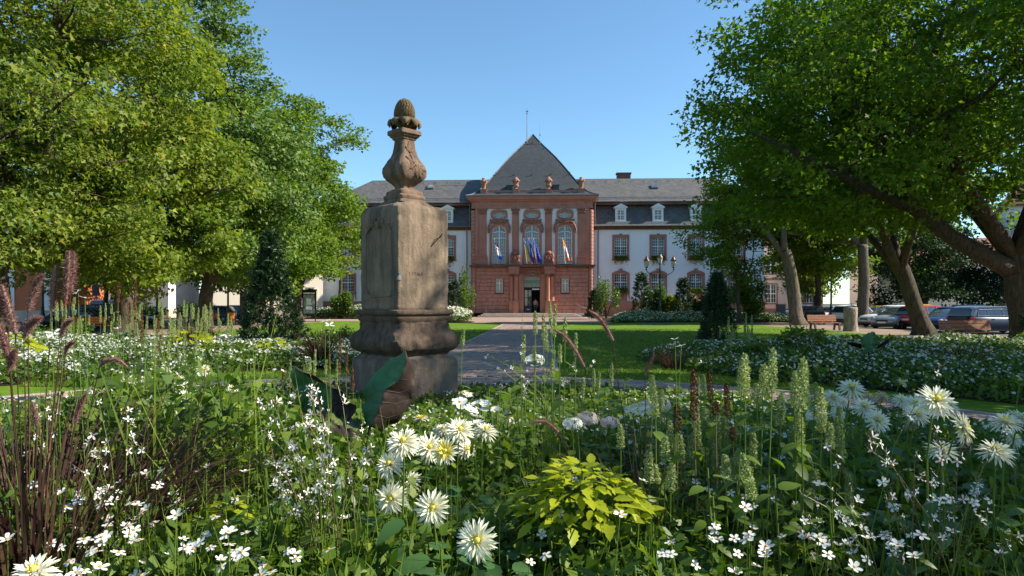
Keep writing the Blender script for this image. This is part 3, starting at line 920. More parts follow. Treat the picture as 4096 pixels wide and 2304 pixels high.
# ground floor: courses of rusticated blocks, each a stone
gf = MB()
holes_g = [(-4.4, -3.55, 3.0, 4.6), (3.6, 4.45, 3.0, 4.6), (-1.0, 1.0, .45, 4.95)]
wall_cells(gf, -PW, PW, .45, 6.0, 0.14, 0.6, holes_g)
gfw = gf.build('ground_floor_wall', M['dark_ledge'], hall)
nco = 12
for r_i in range(nco):
    z0 = .45 + (6.0 - .45) * r_i / nco; z1 = .45 + (6.0 - .45) * (r_i + 1) / nco
    for s in (-1, 1):
        u = 2.62
        k = 0
        while u < PW - .62:
            l = 0.95 + random.random() * .45
            if k == 0 and r_i % 2: l *= .55
            e = min(u + l, PW - .62)
            if PW - .62 - e < .35: e = PW - .62
            a, b = (u, e) if s > 0 else (-e, -u)
            segs = [(a, b)]
            for h in holes_g[:2]:
                if z1 > h[2] + .05 and z0 < h[3] - .05:
                    ns = []
                    for (p, q) in segs:
                        if q <= h[0] - .12 or p >= h[1] + .12: ns.append((p, q))
                        else:
                            if p < h[0] - .16: ns.append((p, h[0] - .12))
                            if q > h[1] + .16: ns.append((h[1] + .12, q))
                    segs = ns
            for p, q in segs:
                d = random.uniform(-.012, .012)
                MB().bbox(p + .008, q - .008, 0.04 + d, 0.20, z0 + .012, z1 - .012, .03).build('stone_block', RB, gfw)
            u = e; k += 1
# rounded quoins at both corners, course by course
ncq = 29
for r_i in range(ncq):
    z0 = .45 + (13.0 - .45) * r_i / ncq; z1 = .45 + (13.0 - .45) * (r_i + 1) / ncq
    for s in (-1, 1):
        cx, cy, r = s * (PW - .32), .36, .34 + random.uniform(-.006, .006)
        q = MB()
        prof = []
        for (rr, z) in ((r - .045, z0 + .006), (r, z0 + .05), (r, z1 - .05), (r - .045, z1 - .006)):
            ring = []
            for k in range(13):
                t = PI + PI * 1.15 * k / 12 if s > 0 else PI * .85 + PI * 1.15 * k / 12
                ring.append((cx + rr * math.cos(t), cy + rr * math.sin(t), z))
            prof.append(ring)
        q.loft(prof, cap=True, closed=False)
        shade_auto(q.build('quoin', RB, hall), 35)
# pilasters, capitals, pedestals, frieze, cornice
for c, w in ((-2.0, .84), (2.0, .84), (-6.0, .95), (6.0, .95)):
    p = MB().box(c - w / 2, c + w / 2, -.06, .2, 7.5, 12.45).box(c - w / 2 + .1, c + w / 2 - .1, -.085, -.05, 7.75, 12.3)
    p.box(c - w / 2 - .06, c + w / 2 + .06, -.12, .2, 7.25, 7.499)
    po = p.build('pilaster', RS, hall)
    cp = MB().box(c - w / 2 - .05, c + w / 2 + .05, -.10, .2, 12.45, 12.55).box(c - w / 2 - .1, c + w / 2 + .1, -.18, .2, 13.08, 13.2)
    for k in range(5):
        x = c - w / 2 + w * (k + .5) / 5
        cp.ball((x, -.10, 12.72 + .07 * (k % 2)), (.10, .09, .16), 7, 5)
    for x in (c - w / 2, c + w / 2):
        cp.ball((x, -.10, 12.98), (.13, .11, .11), 8, 6)
    cp.box(c - w / 2 + .01, c + w / 2 - .01, -.055, .2, 12.55, 13.08)
    cp.build('capital', RV, po)
    MB().box(c - w / 2 - .1, c + w / 2 + .1, -.14, .2, 6.36, 7.248).box(c - w / 2 - .14, c + w / 2 + .14, -.2, .2, 7.12, 7.2475).build('pilaster_base', RS, po)
MB().box(-6.95, -6.5, -.02, .3, 6.36, 13.2).box(6.5, 6.95, -.02, .3, 6.36, 13.2).build('corner_strip', RS, hall)
fz = MB().box(-PW + .05, PW - .05, -.10, 1, 13.2, 13.45).box(-PW + .09, PW - .09, -.04, 1, 13.45, 14.02)
for c, w in ((-2.0, .84), (2.0, .84), (-6.0, .95), (6.0, .95)):
    fz.box(c - w / 2, c + w / 2, -.13, 0, 13.452, 14.018)
fz.build('frieze', RS, hall)
cn = MB()
prof = [(.0, 14.02), (.12, 14.06), (.16, 14.18), (.38, 14.26), (.42, 14.40), (.50, 14.50), (.52, 14.60)]
cn.loft([[(-PW - d, -.1 - d, z), (PW + d, -.1 - d, z), (PW + d, 15 + d, z), (-PW - d, 15 + d, z)] for d, z in prof])
cn.build('cornice', RS, hall)
MB().loft([[(-PW - d, -.1 - d, z), (PW + d, -.1 - d, z), (PW + d, 15 + d, z), (-PW - d, 15 + d, z)] for d, z in ((.54, 14.603), (.62, 14.66), (.62, 14.74), (.3, 14.80))]).build('gutter', M['zinc'], hall)
# pyramid roof with bell-cast eaves and swelling hips
pr = []
cv = 7.45
prof = [(8.05, 14.70), (7.4, 14.92), (6.75, 15.32), (5.95, 16.2), (5.25, 17.15), (4.52, 18.2), (3.78, 19.25), (3.0, 20.3), (2.22, 21.25), (1.44, 22.16), (.7, 23.1), (.03, 24.0)]
rings = []
for w, z in prof:
    rings.append([(-w, cv - w, z), (w, cv - w, z), (w, cv + w, z), (-w, cv + w, z)])
pyr = MB().loft(rings).build('pyramid_roof', M['slate_new'], hall)
for sx in (-1, 1):
    MB().tube([(sx * w, cv - w, z + .03) for w, z in prof], .06, 5).build('hip_cap', M['zinc'], pyr)
hk2 = MB().box(-.13, .13, -.02, .02, 0, .05).box(-.03, .03, -.16, .0, .05, .10).box(-.025, .025, -.16, -.12, .05, .34)
hk2_me = hk2.mesh('roof_hook'); hk2_me.materials.append(M['zinc'])
def pyr_v(z):
    for (w0, z0), (w1, z1) in zip(prof[:-1], prof[1:]):
        if z0 <= z <= z1:
            return cv - (w0 + (w1 - w0) * (z - z0) / (z1 - z0))
for u, z in ((-.05, 22.6), (-1.55, 21.75), (1.5, 21.75), (-4.6, 17.8), (-2.3, 17.75), (0, 17.75), (2.3, 17.75), (4.7, 17.8)):
    share('roof_hook', hk2_me, pyr, (u, pyr_v(z) - .02, z))
for u in (-2.75, 2.95):
    MB().box(u - .35, u + .35, .9, 1.6, 15.3, 16.15).box(u - .42, u + .42, .84, 1.7, 16.153, 16.2).build('roof_vent', M['iron_green'], pyr)
# weather vane and aerial
vn = MB().tube([(-.75, cv - 1.0, 22.6), (-.75, cv - 1.0, 26.4)], [.06, .04], 6)
vn.ball((-.75, cv - 1, 26.5), .10, 8, 6).tube([(-.75, cv - 1, 26.5), (-.75, cv - 1, 26.95)], .03, 5)
vn.prism_xz([(-.95, 26.72), (-.55, 26.70), (-.66, 26.86), (-.74, 27.02), (-.80, 26.86)], cv - 1.02, cv - .98)
vn.build('weather_vane', M['zinc'], hall)
MB().tube([(.95, cv - 1.2, 22.4), (.95, cv - 1.2, 23.8), (.96, cv - 1.2, 25.6)], [.035, .025, .012], 5).box(.88, 1.02, cv - 1.26, cv - 1.14, 23.55, 23.7).build('aerial', M['zinc'], hall)
# attic balustrade with urns
at = MB()
at.box(-6.0, 6.0, .55, .95, 15.12, 15.50)
for u in (-4.0, 0.0, 4.0):
    at.box(u - .26, u + .26, .58, .92, 14.78, 15.118)
at.build('balustrade', RT, hall)
urn_prof = [(.26, 0), (.28, .05), (.20, .10), (.16, .16), (.22, .24), (.34, .40), (.36, .52), (.30, .60), (.30, .66), (.33, .70), (.33, .92), (.38, .96), (.42, 1.12), (.38, 1.22), (.26, 1.34), (.20, 1.42), (.16, 1.50), (.10, 1.52)]
for i, u in enumerate((-5.95, -1.98, 2.02, 6.0)):
    pd = MB().box(u - .38, u + .38, .36, 1.10, 14.75, 15.55).box(u - .42, u + .42, .32, 1.14, 15.553, 15.62).build('urn_pedestal', RT, hall)
    if i in (0, 3):
        pf = [(.30, 0), (.32, .06), (.22, .12), (.24, .2), (.27, .3), (.31, .72), (.36, .78), (.42, .95), (.40, 1.12), (.30, 1.2), (.22, 1.24), (.22, 1.40), (.18, 1.44)]
    else:
        pf = urn_prof
    ur = MB().lathe(pf, 16, u, .73, 15.62)
    for k in range(8):
        t = 2 * PI * k / 8
        ur.ball((u + .40 * math.cos(t), .73 + .40 * math.sin(t), 16.62), (.10, .10, .15), 6, 4)
    shade_auto(ur.build('urn', M['urn_stone'], pd), 50)
# arched windows with carved hoods, oval windows, iron balconies
for c in (-4.0, 0.0, 4.0):
    sr = MB()
    sr.ring_xz(arch_pts(c, .86, 6.36, 10.34, .86), arch_pts(c, 1.18, 6.36, 10.34, 1.2), -.03, .5)
    sr.prism_xz([(c - 1.02, 11.35), (c - .7, 11.4), (c - .3, 11.60), (c + .3, 11.60), (c + .7, 11.4), (c + 1.02, 11.35), (c + 1.05, 11.62), (c + .7, 11.98), (c + .3, 11.9), (c - .3, 11.9), (c - .7, 11.98), (c - 1.05, 11.62)], -.06, .3)
    su = sr.build('window_surround', RS, hall)
    cv2 = MB()
    for sx in (-1, 1):
        for (dx, dz, r1, r2) in ((1.22, 10.42, .15, .20), (1.30, 10.8, .14, .22), (1.2, 11.1, .18, .18), (1.02, 11.45, .22, .16), (.72, 11.72, .24, .15), (.40, 11.66, .20, .15), (1.06, 11.78, .14, .12)):
            cv2.ball((c + sx * dx, -.06, dz), (r1, .15, r2), 8, 6)
        cv2.tube([(c + sx * 1.28, -.10, 10.2), (c + sx * 1.34, -.14, 10.6), (c + sx * 1.14, -.16, 11.1), (c + sx * .9, -.18, 11.5), (c + sx * .45, -.2, 11.58), (c, -.22, 11.42)], [.06, .09, .09, .10, .09, .10], 6)
    cv2.ball((c, -.12, 11.72), (.26, .20, .24), 8, 6)
    for k in range(7):
        cv2.ball((c - .45 + .15 * k, -.12, 11.52 + .06 * (k % 2)), (.09, .11, .12), 6, 5)
    shade_auto(cv2.build('carved_hood', RV, su), 60)
    # oval light
    n = 24
    el = lambda a, b: [(c + a * math.cos(2 * PI * k / n), 12.4 + b * math.sin(2 * PI * k / n)) for k in range(n)][::-1]
    sq = []
    for k in range(n):
        t = 2 * PI * k / n
        ct, st = math.cos(t), math.sin(t)
        sq.append((c + 1.04 * math.copysign(abs(ct) ** .55, ct), 12.46 + .62 * math.copysign(abs(st) ** .6, st)))
    so = MB().ring_xz(el(.80, .37), sq[::-1], -.05, .4, True)
    so.ring_xz(el(.80, .37), el(.93, .48), -.10, -.045, True)
    so.ball((c, -.08, 13.02), (.22, .12, .16), 8, 6)
    sv = so.build('oval_surround', RS, hall)
    ow = MB().ring_xz(el(.72, .30), el(.80, .38), .2, .3, True)
    ow.box(c - .03, c + .03, .18, .29, 12.05, 12.75)
    for dx in (-.36, -.18, .18, .36):
        ow.box(c + dx - .016, c + dx + .016, .2, .28, 12.1, 12.7)
    ow.box(c - .78, c + .78, .2, .28, 12.38, 12.42)
    owo = ow.build('oval_window', M['white_paint'], hall)
    MB().prism_xz(el(.78, .36)[::-1], .29, .33).build('pane', M['pane_curtain'], owo)
    # tall window: frame, fan light, bars
    fr = MB()
    v = .36
    fr.ring_xz(arch_pts(c, .76, 6.42, 10.34, .76), arch_pts(c, .86, 6.36, 10.34, .86), v - .05, v + .08)
    fr.box(c - .07, c + .07, v - .06, v + .06, 6.42, 11.12)
    fr.box(c - .8, c + .8, v - .055, v + .055, 9.55, 9.68)
    n = 10
    fr.ring_xz([(c - .8 + 1.6 * k / n, 10.18 + .16 * math.sin(PI * k / n)) for k in range(n + 1)], [(c - .8 + 1.6 * k / n, 10.30 + .16 * math.sin(PI * k / n)) for k in range(n + 1)], v - .06, v + .052)
    for s in (-1, 1):
        for k in (1, 2):
            x = c + s * (.07 + .69 * k / 3)
            fr.box(x - .016, x + .016, v - .03, v + .03, 6.45, 10.25)
        fr.tube([(c + s * .78, v, 10.36), (c + s * .62, v, 10.72), (c + s * .36, v, 10.9), (c + s * .07, v, 10.95)], .02, 4)
        fr.tube([(c + s * .36, v, 10.4), (c + s * .36, v, 10.95)], .018, 4)
    for k in range(1, 8):
        z = 6.45 + 3.1 * k / 8
        fr.box(c - .78, c + .78, v - .028, v + .028, z - .016, z + .016)
    fr.box(c - .78, c + .78, v - .028, v + .028, 9.9, 9.93)
    fo = fr.build('arched_window', M['white_paint'], hall)
    pts = arch_pts(c, .8, 6.4, 10.34, .8)
    L = [p for p in pts if p[0] <= c + 1e-6]; Rr = [p for p in pts if p[0] >= c - 1e-6]
    MB().prism_xz([(c, 6.4)] + [(c, 11.14)] + L[::-1] if False else [(c, 6.4), (c, 11.14)] + sorted(L, key=lambda p: -p[1] - p[0] * 1e-3), v + .05, v + .08).build('pane', M['pane'], fo)
    MB().prism_xz([(c, 6.4)] + sorted(Rr, key=lambda p: p[1] - p[0] * 1e-3) + [(c, 11.14)], v + .05, v + .08).build('pane', M['pane'], fo)
    # balcony railing
    rl = MB().box(c - .92, c + .92, -.16, -.12, 7.42, 7.47).box(c - .92, c + .92, -.155, -.125, 6.42, 6.46)
    for k in range(13):
        x = c - .9 + 1.8 * k / 12
        rl.box(x - .012, x + .012, -.15, -.13, 6.46, 7.42)
    for k in range(6):
        x = c - .75 + 1.5 * k / 5
        for zz in (6.62, 6.85, 7.08):
            rl.tube([(x + .10 * math.cos(t), -.155, zz + .10 * math.sin(t)) for t in np.linspace(0, 2 * PI * .9, 8)], .018, 4)
    rl.build('balcony_railing', M['iron_white'] if 'iron_white' in M else M.setdefault('iron_white', simple('iron_white', (0.55, 0.57, 0.58), 0.5, var=.1, scale=9)), hall)
MB().box(-PW - .12, PW + .12, -.34, .4, 6.02, 6.14).box(-PW - .2, PW + .2, -.42, .4, 6.143, 6.32).box(-2.7, 2.7, -.95, -.42, 6.06, 6.315).build('balcony_ledge', M['dark_ledge'], hall)
# small windows of the ground floor
for c in (-3.98, 4.03):
    sr = MB().ring_xz([(c - .34, 3.08), (c - .34, 4.52), (c + .34, 4.52), (c + .34, 3.08)], [(c - .46, 2.94), (c - .46, 4.66), (c + .46, 4.66), (c + .46, 2.94)], .02, .4, True)
    sr.build('window_surround', M['pale_stone'], hall)
    window(hall, c, .34, 3.08, 4.52, .26, 1, 1, midz=4.1, fw=.05, mats=[M['car_glass']] * 4)
    MB().box(c - .36, c + .36, .42, .5, 3.0, 4.6).build('blind', M['car_trim'], hall)
# portal: piers, columns, carved lintel, doors
pt = MB()
for s in (-1, 1):
    pt.box(s * 1.85 - .75, s * 1.85 + .75, .0, .3, .45, 6.02)
    pt.box(s * 1.35 - .28, s * 1.35 + .28, -.22, 0, .45, 5.2)
pt.box(-1.1, 1.1, -.05, .3, 4.98, 6.02)
po = pt.build('portal', RS, hall)
for s in (-1, 1):
    for (u, v) in ((s * 1.92, -.55), (s * 2.45, -.22)):
        cl = MB().box(u - .30, u + .30, v - .30, v + .30, .45, 1.85).box(u - .34, u + .34, v - .34, v + .34, 1.853, 1.95)
        shade_auto(cl.build('column_base', RS, po), 40)
        sh = MB().lathe([(.30, 1.95), (.30, 2.02), (.25, 2.06), (.25, 2.9), (.225, 4.75), (.26, 4.8), (.26, 4.86)], 18, u, v)
        shade_auto(sh.build('column', RS, po), 40)
        cp = MB().box(u - .3, u + .3, v - .3, v + .3, 5.1, 5.22)
        for k in range(8):
            t = 2 * PI * k / 8
            cp.ball((u + .22 * math.cos(t), v + .22 * math.sin(t), 4.98), (.09, .09, .13), 6, 4)
        cp.build('capital', RV, po)
    MB().box(s * 2.15 - .62, s * 2.15 + .62, -.86, -.0, 5.222, 5.75).box(s * 2.15 - .68, s * 2.15 + .68, -.92, 0, 5.753, 6.05).build('entablature', RS, po)
lint = MB()
lint.ring_xz(segmental(0, .98, .45, 4.72, .22), [(-1.1, .45)] + [(-1.1 + 2.2 * k / 10, 5.0) for k in range(11)] + [(1.1, .45)], -.12, .3)
lint.build('door_arch', RS, po)
cart = MB().box(-1.1, 1.1, -.16, -.05, 5.05, 5.95).ring_xz([(-.9, 5.15), (-.9, 5.85), (.9, 5.85), (.9, 5.15)], [(-1.05, 5.05), (-1.05, 5.96), (1.05, 5.96), (1.05, 5.05)], -.24, -.155, True)
for k in range(11):
    cart.ball((-.5 + .1 * k, -.2, 5.55 + .1 * math.sin(k * 1.9)), (.08, .06, .14), 6, 4)
cart.ball((0, -.22, 5.2), (.5, .1, .12), 8, 5)
cart.build('carved_panel', RV, po)
MB().box(-.36, .36, -.262, -.24, 5.42, 5.44).box(-.3, -.26, -.262, -.2, 5.44, 5.62).box(-.12, -.08, -.262, -.2, 5.44, 5.66).box(.08, .12, -.262, -.2, 5.44, 5.66).box(.26, .30, -.262, -.2, 5.44, 5.62).build('pale_relief', M['pale_stone'], po)
# heraldic groups above the columns
for s in (-1, 1):
    u, v = s * 2.05, -.5
    g = MB().box(u - .5, u + .5, v - .34, v + .3, 6.32, 6.5)
    pts = [(u - .40, 6.5), (u + .40, 6.5), (u + .46, 7.0), (u + .38, 7.5), (u - .38, 7.5), (u - .46, 7.0)]
    g.prism_xz(pts, v - .22, v + .2)
    g.ball((u, v - .05, 7.72), (.34, .28, .26), 10, 7).ball((u, v - .25, 7.05), (.28, .14, .36), 9, 6)
    for q in (-1, 1):
        g.ball((u + q * .45, v - .05, 7.35), (.18, .2, .36), 8, 6).ball((u + q * .42, v - .08, 6.78), (.2, .22, .28), 8, 6).ball((u + q * .36, v, 7.75), (.13, .13, .14), 7, 5)
        g.tube([(u + q * .2, v - .3, 6.6), (u + q * .42, v - .3, 6.9), (u + q * .3, v - .3, 7.3), (u + q * .12, v - .3, 7.45)], .06, 5)
    for k in range(5):
        g.ball((u - .24 + .12 * k, v - .12, 7.92 - .05 * abs(k - 2)), (.06, .08, .09), 6, 4)
    shade_auto(g.build('heraldic_sculpture', RV, hall), 60)
# doors: open right leaf, grille above
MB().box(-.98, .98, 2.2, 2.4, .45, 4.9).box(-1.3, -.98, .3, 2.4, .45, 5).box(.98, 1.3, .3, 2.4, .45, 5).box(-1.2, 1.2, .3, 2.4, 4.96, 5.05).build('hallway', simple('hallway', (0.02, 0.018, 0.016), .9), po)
dr = MB()
dr.box(-.97, .0, .30, .38, .47, 3.4)
dr.box(-.97, .97, .28, .40, 3.42, 3.6)
for x in (-.97, -.5, -.06):
    dr.box(x, x + .06, .26, .31, .47, 3.4)
for z in (.47, 1.2, 2.3, 3.3):
    dr.box(-.965, 0, .255, .308, z, z + .07)
door = dr.build('door', M['iron_black'], hall)
MB().box(-.88, -.10, .285, .298, .58, 1.16).build('door_panel', simple('door_blue', (0.012, 0.035, 0.07), .4), door)
for x0 in (-.88, -.42):
    MB().box(x0, x0 + .34, .285, .298, 1.32, 3.25).build('door_pane', M['pane'], door)
MB().box(-.62, -.30, .24, .256, .86, .93).build('letter_plate', M['alloy'], door)
gr = MB()
for k in range(15):
    x = -.94 + 1.88 * k / 14
    gr.box(x - .012, x + .012, .30, .33, 3.6, 4.72 + .2 * (1 - (x / .98) ** 2))
for k in range(7):
    x = -.8 + 1.6 * k / 6
    gr.tube([(x + .11 * math.cos(t), .29, 4.2 + .11 * math.sin(t)) for t in np.linspace(0, 6, 9)], .014, 4)
gr.box(-.97, .97, .31, .33, 4.4, 4.43)
gr.build('door_grille', M['iron_black'], door)
MB().add([(-.97, .36, 3.6), (.97, .36, 3.6), (.97, .36, 4.9), (-.97, .36, 4.9)], [(0, 1, 2, 3)]).build('fanlight_pane', M['car_glass'], door)
MB().box(.02, .9, .20, .3, 3.28, 3.44).build('notice_strip', M['white_paint'], door)
# steps, handrails
for k in range(3):
    MB().bbox(-6.4 + .35 * k, 5.9 - .35 * k, -2.6 + .45 * k, .14, .15 * k + .002 * k, .15 * (k + 1), .02).build('step', M['pale_stone'], hall)
hr = MB().tube([(-7.4, -1.3, .6), (-7.4, -1.3, 1.25)], .025, 5).tube([(-5.5, -1.3, .45), (-5.5, -1.3, 1.55)], .025, 5).tube([(-7.6, -1.3, 1.15), (-5.4, -1.3, 1.5)], .025, 5)
hr.build('handrail', M['zinc'], hall)
MB().tube([(6.9, -1.3, .8), (5.4, -1.3, 1.5)], .025, 5).tube([(6.7, -1.3, 0), (6.7, -1.3, .9)], .025, 5).tube([(5.5, -1.3, .3), (5.5, -1.3, 1.45)], .025, 5).build('handrail', M['zinc'], hall)
# downpipes
for s in (-1, 1):
    dp = MB().tube([(s * 8.05, .0, 14.55), (s * 8.0, .35, 14.25), (s * 7.72, .9, 13.9), (s * 7.70, 1.0, 13.0), (s * 7.70, 1.0, 11.2)], .06, 6)
    dp.tube([(s * 8.15, VW - .6, 11.1), (s * 8.12, VW - .35, 10.75), (s * 8.1, VW - .15, 10.3), (s * 8.1, VW - .15, 1.0), (s * 8.1, VW - .15, .1)], .065, 6)
    dp.build('downpipe', M['zinc'], hall)
MB().box(23.4, 24.2, VW - .06, VW, 4.7, 5.0).build('number_plate', M['iron_black'], hall) if False else None

hall_mw = Matrix.Translation((2.43, HALL_D, 0)) @ Matrix.Rotation(R(-2.5), 4, 'Z')
# ---- flags on the balconies -------------------------------------
def flag(u, name_mats, label, bands, length=2.2, seed=0, lean=.35, stars=False, pattern=None):
    rnd = random.Random(seed)
    base = hall_mw @ Vector((u - .12, -.35, 6.45))
    fl = empty('flag', base, R(-2.5), label, 'flag', 'flags on the balconies')
    tip = Vector((-.12 - .25, -1.0, 2.9))
    MB().tube([(0, 0, 0), tip], [.03, .02], 6).ball(tip, .05, 7, 5).build('flagpole', M['white_paint'], fl)
    nu, nv = 10, 16
    vs = []
    H = length
    for j in range(nv + 1):
        t = j / nv
        for i in range(nu + 1):
            s_ = i / nu
            # attached along the pole at the top, hanging in folds
            w = .85 * (0.35 + .65 * t)
            x = tip.x + (.05 + s_ * w) * .75 + .16 * t + lean * t * .5
            y = tip.y + .10 * math.sin(s_ * 9 + 2.0 * t + seed) * (0.3 + .7 * t) + .25 * s_ * (1 - t)
            z = tip.z - .06 - t * H - .38 * s_ * (1 - t * .75) + .04 * math.sin(s_ * 7 + seed)
            vs.append((x, y, z))
    mbf = MB()
    fs = []
    mm = []
    for j in range(nv):
        for i in range(nu):
            fs.append((j * (nu + 1) + i, j * (nu + 1) + i + 1, (j + 1) * (nu + 1) + i + 1, (j + 1) * (nu + 1) + i))
            s_ = (i + .5) / nu; t = (j + .5) / nv
            if pattern: mm.append(pattern(s_, t))
            else: mm.append(min(int(s_ * bands), bands - 1))
    mbf.add(vs, fs); mbf.m = mm
    c = mbf.build('cloth', name_mats, fl, smooth=True)
    if stars:
        st = MB()
        for k in range(6):
            j = 3 + 2 * k; i = 4 + (k % 3)
            p = vs[j * (nu + 1) + i]
            pts = []
            for q in range(10):
                rr = .075 if q % 2 == 0 else .032
                pts.append((p[0] + rr * math.cos(q * PI / 5 + PI / 2), p[2] + rr * math.sin(q * PI / 5 + PI / 2)))
            st.prism_xz(pts, p[1] - .05, p[1] - .03)
        st.build('star', M['flag_yellow'], c)
for nme, cc in (('blue', (0.012, 0.045, 0.36)), ('lightblue', (0.02, 0.13, 0.50)), ('yellow', (0.75, 0.50, 0.02)), ('red', (0.55, 0.012, 0.02)), ('white', (0.78, 0.78, 0.78)), ('navy', (0.012, 0.018, 0.075)), ('orange', (0.78, 0.20, 0.02))):
    M['flag_' + nme] = simple('flag_' + nme, cc, .8, var=.1, scale=12)
flag(-4.0, [M['flag_navy'], M['flag_white'], M['flag_red'], M['flag_lightblue']], 'white and blue flag with a red patch under the left arched window', 1, 2.3, 1,
     pattern=lambda s, t: 0 if t < .32 else (2 if .38 < t < .5 and s < .5 else (1 if t < .8 else 3)))
flag(-.48, [M['flag_lightblue'], M['flag_yellow']], 'blue and yellow flag, leftmost of three on the middle balcony', 2, 2.6, 2, lean=.5, pattern=lambda s, t: 1 if s < .62 and t > .2 else 0)
flag(0.12, [M['flag_blue'], M['flag_white'], M['flag_red']], 'blue, white and red tricolour in the middle of the centre balcony', 3, 2.7, 3, lean=.2, pattern=lambda s, t: 0 if s < .42 or t < .3 else (1 if s < .7 and t < .75 else 2))
flag(.68, [M['flag_blue']], 'blue flag with a ring of yellow stars, rightmost of three on the middle balcony', 1, 2.7, 4, lean=.55, stars=True)
flag(4.15, [M['flag_orange'], M['flag_white'], M['flag_red']], 'orange, white and red flag under the right arched window', 1, 2.5, 5, lean=.5,
     pattern=lambda s, t: 0 if (t < .3 or t > .86 or (s < .2 and t > .6)) else (2 if (s > .8 and t > .4) or (t * 17 + s * 9) % 5 < .8 else 1))

# ================================================================== the stone pedestal
def ped_stone(name, c, c2, stain, lich, bs=.5):
    m, nt, b = nmat(name)
    co = objco(nt)
    a = ramp(nt, noise(nt, co, 2.2, 8, .65), [(.3, c), (.7, c2)])
    mp = nt.nodes.new('ShaderNodeMapping'); mp.inputs['Scale'].default_value = (7, 7, .8)
    nt.links.new(co, mp.inputs[0])
    a = mix(nt, a, stain, ramp(nt, noise(nt, mp.outputs[0], 1., 6, .65), [(.44, (0, 0, 0)), (.66, (.85, .85, .85))]))
    a = mix(nt, a, lich, ramp(nt, noise(nt, co, 26, 5, .75), [(.62, (0, 0, 0)), (.70, (.75, .75, .75))]))
    a = mix(nt, a, [x * .35 for x in c], ramp(nt, noise(nt, co, 45, 4, .6), [(.61, (0, 0, 0)), (.72, (.8, .8, .8))]))
    nt.links.new(a, b.inputs['Base Color'])
    b.inputs['Roughness'].default_value = .95
    b.inputs['Specular IOR Level'].default_value = .12
    ad = nt.nodes.new('ShaderNodeMath'); ad.operation = 'ADD'
    nt.links.new(noise(nt, co, 18, 8, .7), ad.inputs[0]); nt.links.new(noise(nt, co, 70, 5, .7), ad.inputs[1])
    bump(nt, b, ad.outputs[0], bs, .025)
    return m
M['ped_block'] = ped_stone('ped_block', (.17, .125, .088), (.32, .235, .165), (.095, .075, .056), (.42, .37, .31), .8)
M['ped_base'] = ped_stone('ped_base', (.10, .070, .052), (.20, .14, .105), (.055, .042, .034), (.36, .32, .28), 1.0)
M['ped_plinth'] = ped_stone('ped_plinth', (.17, .125, .095), (.28, .21, .165), (.10, .08, .065), (.38, .35, .31), .9)
M['ped_urn'] = ped_stone('ped_urn', (.17, .115, .08), (.28, .19, .135), (.10, .07, .05), (.32, .28, .21), .8)
M['ped_cone'] = ped_stone('ped_cone', (.15, .105, .06), (.25, .18, .10), (.10, .075, .04), (.24, .22, .12), .8)

PED = Vector(((1618 - 2048) / F * 11.5, 11.5, 0))
ped = empty('stone_pedestal', PED, R(46), 'weathered sandstone pedestal with a pot-bellied urn and pine cone on top', 'pedestal')
from mathutils import noise as mnoise
def sq_ring(hd, z, n=14, rnd=.05, bulge=0.0):
    """ring of a square with half diagonal hd; corners lie on the axes turned by 45 degrees; rnd = corner rounding"""
    h = hd / math.sqrt(2)
    pts = []
    for side in range(4):
        for k in range(n):
            t = -1 + 2 * k / n
            x, y = t * h, -h
            # round the corners
            e = abs(t)
            if e > 1 - rnd * 2:
                f = (e - (1 - rnd * 2)) / (rnd * 2)
                y += h * rnd * f * f * .9
                x -= math.copysign(h * rnd * f * f * .9, t) * .6
            if bulge: y -= bulge * h * (1 - t * t)
            a = side * PI / 2
            pts.append((x * math.cos(a) - y * math.sin(a), x * math.sin(a) + y * math.cos(a), z))
    return pts
def sq_loft(name, prof, mat, amp=.006, freq=5., rnd=.05, seed=0, n=18, parent=ped, sub=.06, extra=None):
    P2 = [prof[0]]
    for (a, b) in zip(prof[:-1], prof[1:]):
        L = math.hypot(b[0] - a[0], b[1] - a[1]); k = max(1, int(L / sub))
        for i in range(1, k + 1):
            P2.append((a[0] + (b[0] - a[0]) * i / k, a[1] + (b[1] - a[1]) * i / k))
    rings = []
    for hd, z in P2:
        rg = []
        for (x, y, zz) in sq_ring(hd, z, n, rnd):
            p = Vector((x, y, zz))
            d = mnoise.noise(p * freq + Vector((seed, 0, 0))) * amp + mnoise.noise(p * freq * 3.3 + Vector((0, seed, 0))) * amp * .5
            q = Vector((x, y, 0)).normalized()
            if extra: d += extra(p)
            rg.append((x + q.x * d, y + q.y * d, zz + d * .3))
        rings.append(rg)
    return shade_auto(MB().loft(rings).build(name, mat, parent), 45)
# plinth, torus base, moulding
sq_loft('plinth', [(.92, -.1), (.93, .3), (.92, .60), (.905, .70), (.86, .745), (.80, .765), (.78, .80)], M['ped_plinth'], .014, 4, .04, 1)
def carve(p):
    return .030 * max(0, mnoise.noise(p * 9)) + .018 * math.sin(p.z * 40 + 6 * mnoise.noise(p * 4)) * .5
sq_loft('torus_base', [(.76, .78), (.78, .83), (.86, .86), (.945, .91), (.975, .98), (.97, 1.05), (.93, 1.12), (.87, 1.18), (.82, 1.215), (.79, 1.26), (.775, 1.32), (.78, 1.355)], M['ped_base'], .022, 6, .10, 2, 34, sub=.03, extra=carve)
sq_loft('moulding', [(.79, 1.355), (.80, 1.37), (.83, 1.40), (.83, 1.425), (.79, 1.435), (.79, 1.45), (.845, 1.47), (.86, 1.50), (.855, 1.53), (.83, 1.545), (.74, 1.552)], M['ped_base'], .007, 8, .05, 3)
